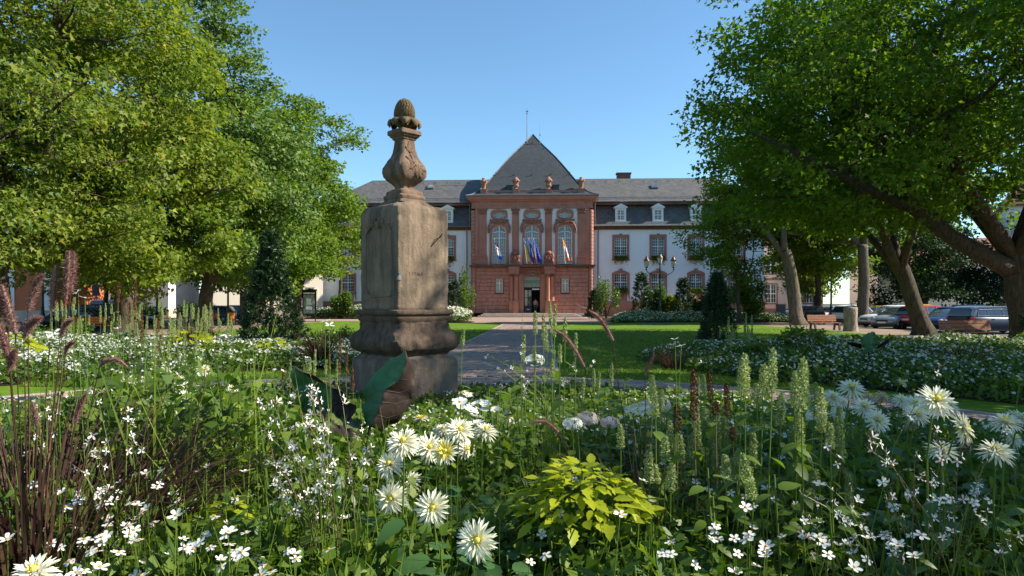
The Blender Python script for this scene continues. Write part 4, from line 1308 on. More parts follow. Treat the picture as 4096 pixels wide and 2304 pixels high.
# the block: chipped top corner, sunk panel on one face
def chip(p):
    d = 0
    # the corner towards the camera is broken away near its top
    c = Vector((p.x, p.y)); a = math.atan2(c.y, c.x)
    da = abs((a + PI * 3 / 4 + PI) % (2 * PI) - PI)
    if p.z > 2.95 and da < .16:
        d -= .05 * (1 - da / .16) * min(1, (p.z - 2.95) / .12)
    # moulded panel on the left face (normal -x)
    if p.x < -.45:
        fx, fz = p.y, p.z
        fr = max(abs(fx) / .37, abs(fz - 2.33) / .60)
        if fr < 1.0: d -= .022
        if .93 < fr < 1.04: d += .016
    return d
sq_loft('block', [(.715, 1.548), (.735, 1.57), (.738, 1.9), (.737, 2.4), (.738, 2.9), (.735, 3.12), (.71, 3.21), (.64, 3.255), (.50, 3.275), (.44, 3.30), (.40, 3.33)], M['ped_block'], .010, 5.5, .022, 4, 60, sub=.03, extra=chip)
# urn
sq_loft('urn_foot', [(.40, 3.32), (.365, 3.36), (.355, 3.375), (.372, 3.40), (.372, 3.43), (.34, 3.455), (.325, 3.46), (.33, 3.49), (.315, 3.52), (.26, 3.535), (.205, 3.56)], M['ped_urn'], .005, 8, .08, 5)
def leafy(p):
    return .012 * max(0, mnoise.noise(p * 14)) + .010 * max(0, mnoise.noise(p * 7 + Vector((3, 1, 2))))
urn = sq_loft('urn', [(.19, 3.545), (.175, 3.58), (.19, 3.61), (.25, 3.66), (.34, 3.71), (.40, 3.77), (.418, 3.84), (.405, 3.91), (.36, 3.98), (.29, 4.06), (.235, 4.14), (.205, 4.23), (.19, 4.33), (.178, 4.40)], M['ped_urn'], .006, 7, .16, 6, 26, sub=.035, extra=leafy)
sq_loft('abacus', [(.19, 4.385), (.21, 4.40), (.215, 4.42), (.25, 4.435), (.26, 4.455), (.295, 4.475), (.30, 4.53), (.29, 4.545), (.15, 4.55)], M['ped_urn'], .004, 9, .04, 7)
# carved leaves on the right face of the urn
def relief_leaf(parent, pts, w, n=(1, 0, 0), name='carved_leaf', mat=None):
    r = MB()
    vs = []
    for i, p in enumerate(pts):
        t = i / (len(pts) - 1)
        ww = w * math.sin(PI * min(1, .12 + t * .88)) ** .7 * (1 if i < len(pts) - 1 else .1)
        p = Vector(p); d = (Vector(pts[min(i + 1, len(pts) - 1)]) - Vector(pts[max(i - 1, 0)])).normalized()
        nn = Vector(n).normalized(); sd = d.cross(nn)
        vs += [p - sd * ww, p + nn * .022, p + sd * ww]
    fs = []
    for i in range(len(pts) - 1):
        b = i * 3
        fs += [(b, b + 1, b + 4, b + 3), (b + 1, b + 2, b + 5, b + 4)]
    r.add(vs, fs)
    return r.build(name, mat or M['ped_urn'], parent, True)
UP = [(.19, 3.545), (.175, 3.58), (.19, 3.61), (.25, 3.66), (.34, 3.71), (.40, 3.77), (.418, 3.84), (.405, 3.91), (.36, 3.98), (.29, 4.06), (.235, 4.14), (.205, 4.23), (.19, 4.33), (.178, 4.40)]
def urn_h(z):
    return float(np.interp(z, [p[1] for p in UP], [p[0] for p in UP])) / math.sqrt(2) + .006
for k, (a0, z0, a1, z1, w) in enumerate([(-.02, 4.16, .0, 4.36, .040), (-.02, 4.16, -.09, 4.26, .028), (-.02, 4.16, .08, 4.22, .028), (.0, 3.98, -.13, 4.08, .025), (.02, 3.95, .15, 3.80, .04), (.04, 3.93, .17, 3.95, .035),
                                         (.03, 3.92, .02, 3.74, .04), (.0, 3.95, -.12, 3.86, .035), (.08, 3.86, .14, 3.72, .04), (.1, 3.9, .22, 3.86, .035), (-.08, 4.05, -.02, 3.9, .03)]):
    relief_leaf(urn, [(a0 + (a1 - a0) * t, -urn_h(z0 + (z1 - z0) * t), z0 + (z1 - z0) * t) for t in (0, .25, .5, .75, 1)], w, (0, -1, 0))
    if k % 2 == 0:
        relief_leaf(urn, [(-urn_h(z0 + (z1 - z0) * t), -(a0 + (a1 - a0) * t), z0 + (z1 - z0) * t) for t in (0, .25, .5, .75, 1)], w * .9, (-1, 0, 0))
def vine(pts, r):
    MB().tube([(a, -urn_h(z) - .004, z) for a, z in pts], r, 5).build('carved_vine', M['ped_urn'], urn)
vine([(-.02, 4.14), (.0, 4.06), (-.03, 4.0), (.02, 3.94), (.05, 3.86), (.06, 3.74)], .012)
vine([(-.06, 4.06), (-.08, 3.95), (-.06, 3.85)], .010)
# leaf collar and pine cone
lc = MB().lathe([(.10, 4.54), (.115, 4.57), (.10, 4.60), (.14, 4.65), (.16, 4.71), (.155, 4.76)], 20)
collar = shade_auto(lc.build('collar_cup', M['ped_cone'], ped), 50)
for k in range(8):
    a = 2 * PI * k / 8 + .2
    l = MB()
    ca, sa = math.cos(a), math.sin(a)
    big = 1.0 if k % 2 == 0 else .8
    path_ = [(.13, 4.66), (.165, 4.715), (.205, 4.74), (.245, 4.735), (.275 * (.9 + .1 * big), 4.69), (.275, 4.62 + .05 * (1 - big))]
    vs = []; W = [.06, .085, .10, .10, .075, .03]
    for (r, z), w in zip(path_, W):
        for q in (-1, -.4, .0, .4, 1):
            rr = r - .022 * abs(q) + (.012 if q == 0 else 0)
            zz = z - .02 * abs(q)
            vs.append((ca * rr - sa * w * q, sa * rr + ca * w * q, zz))
    fs = [(i * 5 + j, i * 5 + j + 1, (i + 1) * 5 + j + 1, (i + 1) * 5 + j) for i in range(5) for j in range(4)]
    # underside for thickness
    b = len(vs)
    vs += [(x * .93, y * .93, z - .018) for x, y, z in vs]
    fs += [tuple(b + q for q in reversed(f)) for f in fs]
    for i in range(5):
        for j in (0, 4):
            a0, a1 = i * 5 + j, (i + 1) * 5 + j
            fs.append((a0, a1, b + a1, b + a0))
    fs.append((25, 26, 27, 28, 29, b + 29, b + 28, b + 27, b + 26, b + 25))
    l.add(vs, fs); l.build('acanthus_leaf', M['ped_cone'], ped, True)
cp = [(.145, 4.74), (.165, 4.80), (.162, 4.87), (.143, 4.95), (.110, 5.02), (.062, 5.08), (.01, 5.105)]
cone = shade_auto(MB().lathe(cp, 20).build('pine_cone', M['ped_cone'], ped), 60)
def cone_r(z):
    for (r0, z0), (r1, z1) in zip(cp[:-1], cp[1:]):
        if z0 <= z <= z1: return r0 + (r1 - r0) * (z - z0) / (z1 - z0)
    return .02
sc = MB()
for row in range(11):
    z = 4.78 + .026 * row
    r = cone_r(z); n = max(5, int(2 * PI * r / .045))
    for k in range(n):
        a = 2 * PI * (k + .5 * (row % 2)) / n
        w = PI * r / n * 1.05
        ca, sa = math.cos(a), math.sin(a)
        def pt(dr, dw, dz): 
            rr = cone_r(min(5.08, z + dz)) + dr
            return (ca * rr - sa * dw, sa * rr + ca * dw, z + dz)
        sc.add([pt(.0, -w, -.004), pt(.016, -w * .5, .014), pt(.018, 0, .026), pt(.016, w * .5, .014), pt(.0, w, -.004), pt(.006, 0, -.012)], [(0, 5, 4, 3, 2, 1)])
        sc.add([pt(.0, -w, -.004), pt(.0, w, -.004), pt(.018, 0, .026), pt(-.005, 0, .034)], [(0, 2, 3), (1, 3, 2)])
sc_o = sc.build('cone_scales', M['ped_cone'], cone)
sc_o['kind'] = 'stuff'
# carved rosette above the panel, sundial gnomon, worn inscription and metal pin
ro = MB()
for k in range(7):
    ro.ball((-.535, -.13 + .045 * k, 2.97 + .035 * math.sin(k * 1.4)), (.03, .035, .045), 7, 5)
ro.ball((-.535, 0, 2.93), (.03, .06, .06), 7, 5)
blk = [o for o in ped.children if o.name.startswith('block')][0]
ro.build('carved_rosette', M['ped_block'], blk)
# the panel's raised frame, cut into the face
hfx = -.522
pf = MB()
pp = [(-.34, 1.78), (-.36, 1.9), (-.36, 2.78), (-.30, 2.86), (-.22, 2.90), (-.10, 2.95), (.10, 2.95), (.22, 2.90), (.30, 2.86), (.36, 2.78), (.36, 1.9), (.30, 1.80), (.22, 1.76), (-.24, 1.76)]
pf.tube([(hfx - .002, y, z) for y, z in pp + pp[:1]], .013, 5)
pf.build('panel_moulding', M['ped_block'], blk)
# right face has normal -y in local space turned by 46 degrees: find which faces are seen
gn = MB().tube([(.02 + .12, -.525, 2.58), (.02 + .29, -.62, 2.80)], .008, 6).tube([(.31, -.62, 2.80), (.33, -.53, 2.74)], .006, 5)
gn.build('sundial_gnomon', M['iron_black'], ped)
MB().prism_xz([(-.53, 2.02), (-.47, 2.02), (-.465, 2.08), (-.50, 2.12), (-.53, 2.08)], -.545, -.50).build('corner_pin', M['zinc'], ped)
tx = bpy.data.curves.new('inscription', 'FONT')
tx.body = 'L I TALS'
tx.size = .075; tx.extrude = .002
to = bpy.data.objects.new('inscription', tx)
C.objects.link(to)
dg = bpy.context.evaluated_depsgraph_get(); dg.update()
tme = bpy.data.meshes.new_from_object(to.evaluated_get(dg))
bpy.data.objects.remove(to)
to = link_mesh('inscription', tme, ped, [])
tme.materials.clear(); tme.materials.append(M['ped_base'])
to.location = (-.30, -.527, 2.10); to.rotation_euler = (R(90), 0, 0)

# ================================================================== foliage machinery
LEAF4 = (np.array([[0, -.05, 0], [.42, .28, .06], [0, 1, 0], [-.42, .28, .06]]), np.array([[0, 1, 2, 3]]))
MAPLE = (np.array([[0, 0, 0], [.30, .05, .03], [.52, .38, .07], [.26, .42, .02], [.20, .72, .03], [0, 1., -.03], [-.20, .72, .03], [-.26, .42, .02], [-.52, .38, .07], [-.30, .05, .03]]), None)
MAPLE_F = [np.array([[0, 1, 2, 3], [0, 3, 7, 0]]), ]
LANCE = (np.array([[0, 0, 0], [.13, .45, .03], [0, 1, 0], [-.13, .45, .03]]), np.array([[0, 1, 2, 3]]))
NEEDLE = (np.array([[-.05, 0, 0], [.05, 0, 0], [0, 1, 0]]), np.array([[0, 1, 2]]))

def unit(v): return v / np.maximum(np.linalg.norm(v, axis=-1, keepdims=True), 1e-9)

def scatter(tmpl, pos, nrm, size, roll=None, dirv=None):
    """copies of a leaf shape; nrm = leaf normal; leaf points along dirv (or a random direction in its plane)"""
    tv, tf = tmpl
    n = len(pos)
    nrm = unit(nrm)
    d = rng.normal(size=(n, 3)) if dirv is None else np.asarray(dirv, float)
    y = unit(d - nrm * np.sum(d * nrm, axis=1, keepdims=True))
    x = np.cross(y, nrm)
    s = np.asarray(size, float).reshape(-1, 1, 1) * np.ones((n, 1, 1))
    V = (x[:, None, :] * tv[None, :, 0:1] + y[:, None, :] * tv[None, :, 1:2] + nrm[:, None, :] * tv[None, :, 2:3]) * s + pos[:, None, :]
    k = len(tv)
    Fc = (tf[None] + (np.arange(n) * k)[:, None, None]).reshape(-1, tf.shape[1])
    return V.reshape(-1, 3), Fc

def merge(parts):
    Vs, Fs, ms = [], [], []
    b = 0
    for V, Fc, m in parts:
        Vs.append(V); Fs.append(Fc + b); ms.append(m); b += len(V)
    return np.concatenate(Vs), Fs, ms

# a maple leaf of three quads: lobed outline
MAPLE3 = (np.array([[0, -.05, 0], [.48, .22, .08], [.18, .42, .0], [0, 1.0, -.04], [-.18, .42, .0], [-.48, .22, .08]]), np.array([[0, 1, 2, 4], [0, 2, 4, 5], [2, 3, 4, 0]]))
MAPLE3 = (MAPLE3[0], np.array([[0, 1, 2, 0 + 0]])[:0]) if False else (np.array([[0, -.05, 0], [.50, .20, .08], [.17, .40, .0], [0, 1.0, -.04], [-.17, .40, .0], [-.50, .20, .08]]), np.array([[0, 1, 2], [0, 2, 3], [0, 3, 4], [0, 4, 5]]))

def tree(name, base, H, zb, Rx, label, leafm, group, trunk_r=.5, seed=1, leaves=30000, leaf=.17, tmpl=LEAF4, lean=(0, 0), fork=None, boughs=None, nb=26, bark='bark', top_taper=.75, clump=1.0, shift=(0, 0), cat='tree', flat=.45, limbs=()):
    """trunk, limbs out to each bough, leaf clumps spread round the boughs"""
    rg = np.random.default_rng(seed)
    rd = random.Random(seed)
    t = empty(name, (base[0], base[1], 0), 0, label, cat, group)
    fork = fork if fork is not None else zb * 1.05
    cz = (H + zb) / 2; hz = (H - zb) / 2
    # bough centres inside an egg-shaped crown
    cen = []
    if boughs is None:
        tries = 0
        while len(cen) < nb and tries < 4000:
            tries += 1
            a_ = rg.random() * 2 * PI
            zf = rg.random() ** 1.15
            z = zb + .8 + (H - zb - 1.6) * zf
            w = Rx * float(np.interp(zf, [0, .15, .4, .7, 1.0], [.80, .95, 1.0, .5 + .5 * top_taper, .42 * top_taper + .06]))
            f = rg.random() ** .45 * .86
            p = np.array([math.cos(a_) * w * f + shift[0], math.sin(a_) * w * f + shift[1], z])
            if all(np.linalg.norm((p - q) * np.array([1, 1, 1.25])) > Rx * .33 for q in cen): cen.append(p)
    else:
        cen = [np.array(b) for b in boughs]
    tm = MB()
    top = Vector((lean[0], lean[1], fork))
    n = 22
    pts = []; rad = []
    for i in range(n + 1):
        f = i / n
        pts.append((lean[0] * f ** 1.3 + .08 * math.sin(f * 5 + seed), lean[1] * f ** 1.3 + .06 * math.cos(f * 4 + seed), fork * f))
        rad.append(trunk_r * (1.02 - .17 * f + .55 * math.exp(-f * fork / .35)))
    pts[0] = (0, 0, -.1); pts[-1] = tuple(top)
    tm.tube(pts, rad, 20)
    for vi in range(len(tm.v)):
        q = Vector(tm.v[vi]); cx_ = Vector(pts[min(n, vi // 20)])
        rdv = q - cx_; aa = math.atan2(rdv.y, rdv.x)
        k_ = 1 + .07 * math.sin(aa * 5 + seed + q.z * .6) * math.exp(-max(0, q.z) / 1.2) + .09 * mnoise.noise(Vector((math.cos(aa) * 1.6, math.sin(aa) * 1.6, q.z * .7 + seed))) + .05 * mnoise.noise(Vector((math.cos(aa) * 5, math.sin(aa) * 5, q.z * 1.5 + seed)))
        tm.v[vi] = tuple(cx_ + Vector((rdv.x * k_, rdv.y * k_, rdv.z)))
    # main limbs: fork into a few leaders
    leaders = []
    nl = 4
    for k in range(nl):
        a = 2 * PI * (k + rd.random() * .6) / nl
        q = Vector((top.x + math.cos(a) * Rx * .28 + shift[0] * .6, top.y + math.sin(a) * Rx * .28 + shift[1] * .6, fork + (H - fork) * (.42 + .15 * rd.random())))
        mid = (top + q) / 2 + Vector((math.cos(a) * Rx * .10, math.sin(a) * Rx * .10, -.06 * (H - fork)))
        start = top - Vector((0, 0, trunk_r * .9))
        r0 = trunk_r * .56
        tm.tube([start, (start + mid) / 2 + Vector((0, 0, .05)), mid, (mid + q) / 2 + Vector((rd.uniform(-.2, .2), rd.uniform(-.2, .2), 0)), q], [r0, r0 * .85, r0 * .62, r0 * .45, r0 * .3], 8)
        leaders.append([start, mid, q, r0])
    for lp, lr in limbs:
        tm.tube(lp, lr, 9)
        for q0, q1, ra in zip(lp[:-1], lp[1:], lr[1:]):
            leaders.append([Vector(q0), Vector(q0).lerp(Vector(q1), .5), Vector(q1), ra * 1.5])
    P_, W_ = [], []
    for c in cen:
        cv_ = Vector(c)
        # nearest leader point below the bough
        best = None
        for L in leaders:
            for f in (.15, .35, .55, .75, 1.0):
                p = L[0].lerp(L[1], f * 2) if f < .5 else L[1].lerp(L[2], (f - .5) * 2)
                if p.z > cv_.z + .4 and f > .2: continue
                d = (p - cv_).length + (0.5 if f == 1.0 else 0)
                if best is None or d < best[0]: best = (d, p, f, L[3])
        if best is None: best = (0, top, .1, trunk_r * .4)
        p0 = best[1]; r0 = best[3] * (.62 - .38 * best[2])
        m_ = p0.lerp(cv_, .5) + Vector((rd.uniform(-.4, .4), rd.uniform(-.4, .4), -.10 * (cv_ - p0).length + rd.uniform(-.2, .2)))
        tm.tube([p0, p0.lerp(m_, .5), m_, m_.lerp(cv_, .6), cv_], [r0, r0 * .8, r0 * .62, r0 * .45, r0 * .22], 6)
        # clumps round this bough
        br = Rx * (.26 + .10 * rg.random())
        nc = int(8 + 5 * rg.random())
        for _ in range(nc):
            d = rg.normal(size=3); d /= np.linalg.norm(d)
            q = c + d * br * np.array([1, 1, .75]) * (rg.random() ** .4)
            P_.append(q); W_.append(.6 + .8 * rg.random())
            if rd.random() < .6:
                qv = Vector(q)
                tm.tube([m_.lerp(cv_, .7), cv_.lerp(qv, .5) + Vector((0, 0, -.08)), qv], [r0 * .25, r0 * .16, .008], 4, False)
    tm_o = tm.build('trunk', M[bark], t, True)
    P_ = np.array(P_); W_ = np.array(W_)
    per = np.maximum(4, (leaves * W_ / W_.sum()).astype(int))
    idx = np.repeat(np.arange(len(P_)), per)
    N_ = len(idx)
    d = rg.normal(size=(N_, 3)); d = unit(d) * (rg.random((N_, 1)) ** .45)
    cr = (clump * (.65 + .5 * W_))[idx][:, None]
    pos = P_[idx] + d * cr * np.array([1, 1, flat])
    out = unit(pos - np.array([shift[0], shift[1], cz]))
    nrm = unit(rg.normal(size=(N_, 3)) * .75 + np.array([0, 0, .85]) + out * .35)
    dv = out * .8 + np.array([0, 0, -.55]) + rg.normal(size=(N_, 3)) * .6
    V, Fc = scatter(tmpl, pos, nrm, leaf * (.65 + .6 * rg.random(N_)), dirv=dv)
    me = np_mesh('crown', V, [Fc])
    link_mesh('crown', me, t, [leafm])
    return t

# ---- the two rows of maples --------------------------------------
GL = 'maples of the left row'
GR_ = 'maples of the right row'
tree('maple_tree', (-21.6, 28.5), 23, 2.9, 7.6, 'yellowing maple at the left edge of the picture, nearest of the left row', M['maple_yellow'], GL, .52, 11, 72000, .23, MAPLE3, nb=70, top_taper=.85)
tree('maple_tree', (-20.8, 36.5), 21, 2.9, 6.9, 'yellow-green maple behind the red grass plumes, second of the left row', M['maple_yellow'], GL, .48, 12, 52000, .24, LEAF4, nb=50, top_taper=.3)
tree('maple_tree', (-20.6, 45.5), 24.0, 2.9, 7.0, 'tall grey-green maple, third of the left row', M['maple_blue'], GL, .46, 13, 54000, .24, LEAF4, nb=50, top_taper=.15, lean=(.5, 0))
tree('maple_tree', (-20.8, 53.5), 19, 3.1, 6.8, 'green maple with a grey trunk behind the orange bin', M['maple_green'], GL, .44, 14, 44000, .25, LEAF4, nb=42, top_taper=.5, bark='bark_pale')
tree('maple_tree', (-19.4, 62), 21.5, 3.0, 6.9, 'green maple at the end of the left row, behind the tall yew', M['maple_green'], GL, .40, 15, 40000, .26, LEAF4, nb=40, top_taper=.5)
tree('maple_tree', (-19.4, 77), 13.2, 4.4, 4.4, 'smaller yellowing maple in front of the left wing of the town hall', M['maple_yellow'], None, .22, 16, 14000, .22, LEAF4, nb=16, clump=1.0)
# right row, seen against the light
tree('maple_tree', (21.2, 28), 19.5, 5.6, 10.0, 'massive maple with a mossy leaning trunk at the right edge', M['maple_dark'], GR_, .60, 21, 62000, .23, MAPLE3, nb=74, lean=(-.6, 0), fork=4.0, shift=(-3.2, -.5), top_taper=.8,
     limbs=[([(-.6, 0, 3.0), (-1.8, -.2, 3.5), (-3.3, -.3, 4.3), (-4.8, -.4, 5.4), (-7.3, -.5, 6.5), (-9.4, -.4, 7.6), (-11.7, -.3, 8.7)], [.40, .36, .31, .27, .20, .13, .05]),
            ([(-4.8, -.4, 5.4), (-6.0, -.8, 7.2), (-7.5, -1.0, 9.2), (-8.2, -1.0, 11.5)], [.22, .18, .13, .06]), ([(-3.3, -.3, 4.3), (-4.6, .8, 6.6), (-5.4, 1.2, 9.5), (-5.6, 1.4, 12.5)], [.24, .2, .14, .06])])
tree('maple_tree', (21.4, 35.5), 19, 5.8, 8.2, 'forked maple with a leaning trunk beside the red-brown bench', M['maple_dark'], GR_, .42, 22, 48000, .24, LEAF4, nb=60, lean=(-1.25, 0), fork=3.6, shift=(-3.0, -.6))
tree('maple_tree', (21.8, 52), 17, 6.8, 5.4, 'maple with a pale trunk right of the young tree', M['maple_green'], GR_, .48, 23, 34000, .22, LEAF4, nb=34, lean=(-1.0, 0), fork=5.6, shift=(-.6, 4.0), bark='bark_pale', top_taper=.8)
tree('maple_tree', (27.0, 52.5), 17, 5.8, 5.6, 'maple with a straight trunk behind the tree stump', M['maple_green'], None, .42, 24, 30000, .22, LEAF4, nb=30, bark='bark_pale', shift=(0, 4.5))
tree('maple_tree', (25.8, 57.5), 15, 4.0, 4.6, 'slim maple left of the street lamp by the parked cars', M['maple_green'], None, .26, 25, 18000, .22, LEAF4, nb=18)
tree('young_maple_tree', (18.9, 57), 11.4, 3.6, 4.5, 'young maple with a thin straight trunk before the right wing', M['maple_dark'], None, .17, 26, 15000, .19, LEAF4, nb=20, clump=.85, fork=3.2, bark='bark')
# trees of the right row beside and behind the camera (their shade falls on the beds)
tree('maple_tree', (21.5, 15.0), 18.7, 4.2, 7.6, 'dark maple overhanging the top right corner, its trunk out of view', M['maple_dark'], None, .6, 27, 40000, .20, LEAF4, nb=36, fork=4.5, shift=(-1.0, 0))
tree('maple_tree', (22.5, 4.0), 15.2, 4.0, 6.4, 'maple standing right of the round bed, out of view', M['maple_dark'], None, .6, 28, 20000, .26, LEAF4, nb=26, fork=4.5)
# dark evergreen masses behind the cars on the right
tree('holly_tree', (37.5, 62), 9.5, 1.2, 6.2, 'dark evergreen tree behind the red and white cars', M['holly'], None, .3, 31, 22000, .22, LEAF4, nb=24, fork=2.0, cat='tree')
tree('holly_tree', (48.5, 64), 10.0, 1.0, 6.6, 'dark evergreen tree behind the navy estate car', M['holly'], None, .3, 32, 20000, .24, LEAF4, nb=24, fork=2.4)
tree('maple_tree', (31.5, 71), 9.5, 2.4, 4.8, 'low yellow-green tree behind the parked cars at the pink house', M['maple_yellow'], None, .2, 36, 12000, .26, LEAF4, nb=18, fork=2.6)
tree('maple_tree', (47.0, 78), 14, 3, 6.5, 'green tree far behind the parked cars between the two right houses', M['maple_green'], None, .35, 33, 14000, .3, LEAF4, nb=20)
tree('maple_tree', (-38.5, 66), 13, 3.2, 5.6, 'green tree far behind the dark cars on the left', M['maple_green'], None, .3, 34, 14000, .28, LEAF4, nb=20)
tree('young_maple_tree', (-31.0, 52), 10, 3.0, 4.0, 'thin-trunked tree behind the tall red grass plumes', M['maple_green'], None, .18, 35, 12000, .24, LEAF4, nb=18)

# ---- yews and shrubs ---------------------------------------------
def yew(loc, h, r, label, seed, mat='yew', n=16000, leaf=.075, name='yew', cat='yew', power=1.15, spiky=.25, group=None):
    rg = np.random.default_rng(seed)
    t = empty(name, loc, 0, label, cat, group)
    MB().tube([(0, 0, -.05), (0, 0, h * .9)], [r * .10, .01], 6).build('stem', M['bark'], t)
    # upright sprays
    ns = int(n / 45)
    z = h * rg.random(ns) ** .85
    a = rg.random(ns) * 2 * PI
    prof = r * np.clip((1 - z / h), 0, 1) ** (1 / power) * (1 + .16 * np.sin(a * 3 + z * 5 / h)) * (.72 + .28 * np.minimum(1, z / (.12 * h) + .3))
    rr = prof * (.55 + .45 * rg.random(ns) ** .5)
    base = np.stack([rr * np.cos(a), rr * np.sin(a), z], 1)
    out = np.stack([np.cos(a), np.sin(a), np.full(ns, .75)], 1)
    dirs = unit(out + rg.normal(size=(ns, 3)) * .35)
    ln = (.10 + spiky * rg.random(ns) * r)
    idx = np.repeat(np.arange(ns), 45)
    m = len(idx)
    f = rg.random(m)[:, None]
    pos = base[idx] + dirs[idx] * ln[idx][:, None] * f + rg.normal(size=(m, 3)) * .022
    dv = dirs[idx] * .8 + rg.normal(size=(m, 3)) * .7
    nr = rg.normal(size=(m, 3)) + np.array([0, 0, .6])
    V, Fc = scatter(LANCE, pos, nr, leaf * (.6 + .7 * rg.random(m)), dirv=dv)
    link_mesh('crown', np_mesh('crown', V, [Fc]), t, [M[mat]])
    return t
yew(P(1085, 0, 21.5).xy.to_3d(), 3.75, 1.02, 'large cone-shaped dark green yew in the left flower bed', 41, n=34000, leaf=.11, power=1.0)
yew(P(2868, 0, 22).xy.to_3d(), 2.55, .62, 'dark cone-shaped yew in the middle of the right flower bed', 42, n=22000, leaf=.10, power=1.1)
for X, D, h, r, lab, sd in ((1815, 66, 3.6, .95, 'slim dark yew right of the stone pedestal', 43), (2566, 64, 4.4, .95, 'tall dark yew left of the three-armed lamp', 44), (2733, 64, 3.8, .95, 'dark yew right of the three-armed lamp', 45), (2376, 72, 2.9, .7, 'small dark yew at the right corner of the red centre block', 46)):
    yew(P(X, 0, D).xy.to_3d(), h, r, lab, sd, n=12000, leaf=.16, power=1.6, spiky=.5)

def shrub(loc, h, r, label, seed, mat='shrub', n=7000, leaf=.14, cat='shrub', name='shrub', lobes=9, group=None, open_=.5):
    rg = np.random.default_rng(seed)
    t = empty(name, loc, 0, label, cat, group)
    c = []
    st = MB()
    for k in range(lobes):
        a = 2 * PI * k / lobes + rg.random()
        f = rg.random() ** .6 * .75
        z = h * (.28 + .58 * rg.random() * (1 - .4 * f))
        p = np.array([math.cos(a) * r * f, math.sin(a) * r * f, z]); c.append(p)
        st.tube([(0, 0, -.03), (p[0] * .4, p[1] * .4, z * .6), tuple(p)], [.04, .025, .008], 4)
    st.build('stems', M['bark'], t)
    c = np.array(c)
    idx = rg.integers(0, lobes, n)
    d = unit(rg.normal(size=(n, 3))) * rg.random((n, 1)) ** .5
    pos = c[idx] + d * np.array([r * open_, r * open_, h * .26])
    pos[:, 2] = np.maximum(pos[:, 2], .02)
    nr = rg.normal(size=(n, 3)) * .7 + np.array([0, 0, .8])
    V, Fc = scatter(LEAF4, pos, nr, leaf * (.6 + .7 * rg.random(n)))
    link_mesh('crown', np_mesh('crown', V, [Fc]), t, [M[mat]])
    return t
for X, D, h, r, lab, sd, mt in ((2625, 67, 4.0, 1.3, 'bright green leafy shrub behind the three-armed lamp', 51, 'shrub'), (2690, 66, 2.3, 1.0, 'low yellow-green shrub right of the three-armed lamp', 52, 'lime_shrub'),
                            (2425, 70, 4.6, 1.5, 'loose airy shrub left of the tall yew by the right wing', 53, 'shrub'), (2990, 60, 3.9, 1.7, 'round bright green shrub behind the young maple', 54, 'shrub'),
                            (2860, 66, 4.2, 1.7, 'dark leafy shrub behind the right bed yew', 55, 'holly'), (1856, 72, 5.4, 1.3, 'airy shrub left of the red centre block', 56, 'bedleaf'),
                            (1368, 72, 3.3, 1.1, 'green shrub left of the pedestal before the left wing', 57, 'shrub'), (2775, 68, 3.0, .9, 'brownish ornamental shrub below the right wing windows', 58, 'dry_shrub')):
    if mt == 'lime_shrub' and mt not in M:
        M[mt] = leafmat(mt, [(0, (.06, .09, .01)), (.6, (.15, .18, .015)), (1, (.26, .27, .03))], .38)
    if mt == 'dry_shrub' and mt not in M:
        M[mt] = leafmat(mt, [(0, (.08, .06, .02)), (.6, (.17, .13, .05)), (1, (.22, .2, .06))], .3)
    shrub(P(X, 0, D).xy.to_3d(), h, r, lab, sd, mt, n=2200 if 'airy' in lab else 5200, leaf=.17 if 'airy' in lab else .20, open_=.42 if 'airy' in lab else .5)
# hedges on the left before the white wall
shrub((-41.0, 74, 0), 2.2, 3.0, 'dark clipped hedge before the white wall on the left', 59, 'holly', 5000, .22, 'hedge', 'hedge', 12)
shrub((-34.5, 75, 0), 2.0, 2.6, 'low hedge right of the clipped hedge before the white wall', 60, 'holly', 4000, .22, 'hedge', 'hedge', 12)
yew((18.0, 22.5, 0), 2.3, 1.2, 'very dark yew at the right edge before the leaning trunk', 47, n=22000, leaf=.10, power=1.6)

# taller perennials that break up the beds
rb_ = random.Random(21)
for i in range(16):
    x_, y_ = rb_.uniform(-17.5, -5.5), rb_.uniform(18.5, 24)
    if abs(x_ + 7.6) < 1.2 and abs(y_ - 21.5) < 1.4: continue
    shrub((x_, y_, 0), rb_.uniform(.65, 1.05), rb_.uniform(.35, .7), 'leafy green perennial standing above the white flowers of the left bed', 300 + i, rb_.choice(['shrub', 'bedleaf', 'shrub']), 420, .10, 'perennial', 'perennial', 6, 'perennials of the left bed')
for i in range(20):
    x_, y_ = rb_.uniform(5.2, 16), rb_.uniform(16.5, 22.5)
    if abs(x_ - 6.6) < .9 and y_ > 20.8: continue
    shrub((x_, y_, 0), rb_.uniform(.6, 1.05), rb_.uniform(.35, .8), 'leafy green perennial in the back of the right bed', 330 + i, rb_.choice(['shrub', 'bedleaf', 'bedleaf']), 460, .10, 'perennial', 'perennial', 6, 'perennials of the right bed')

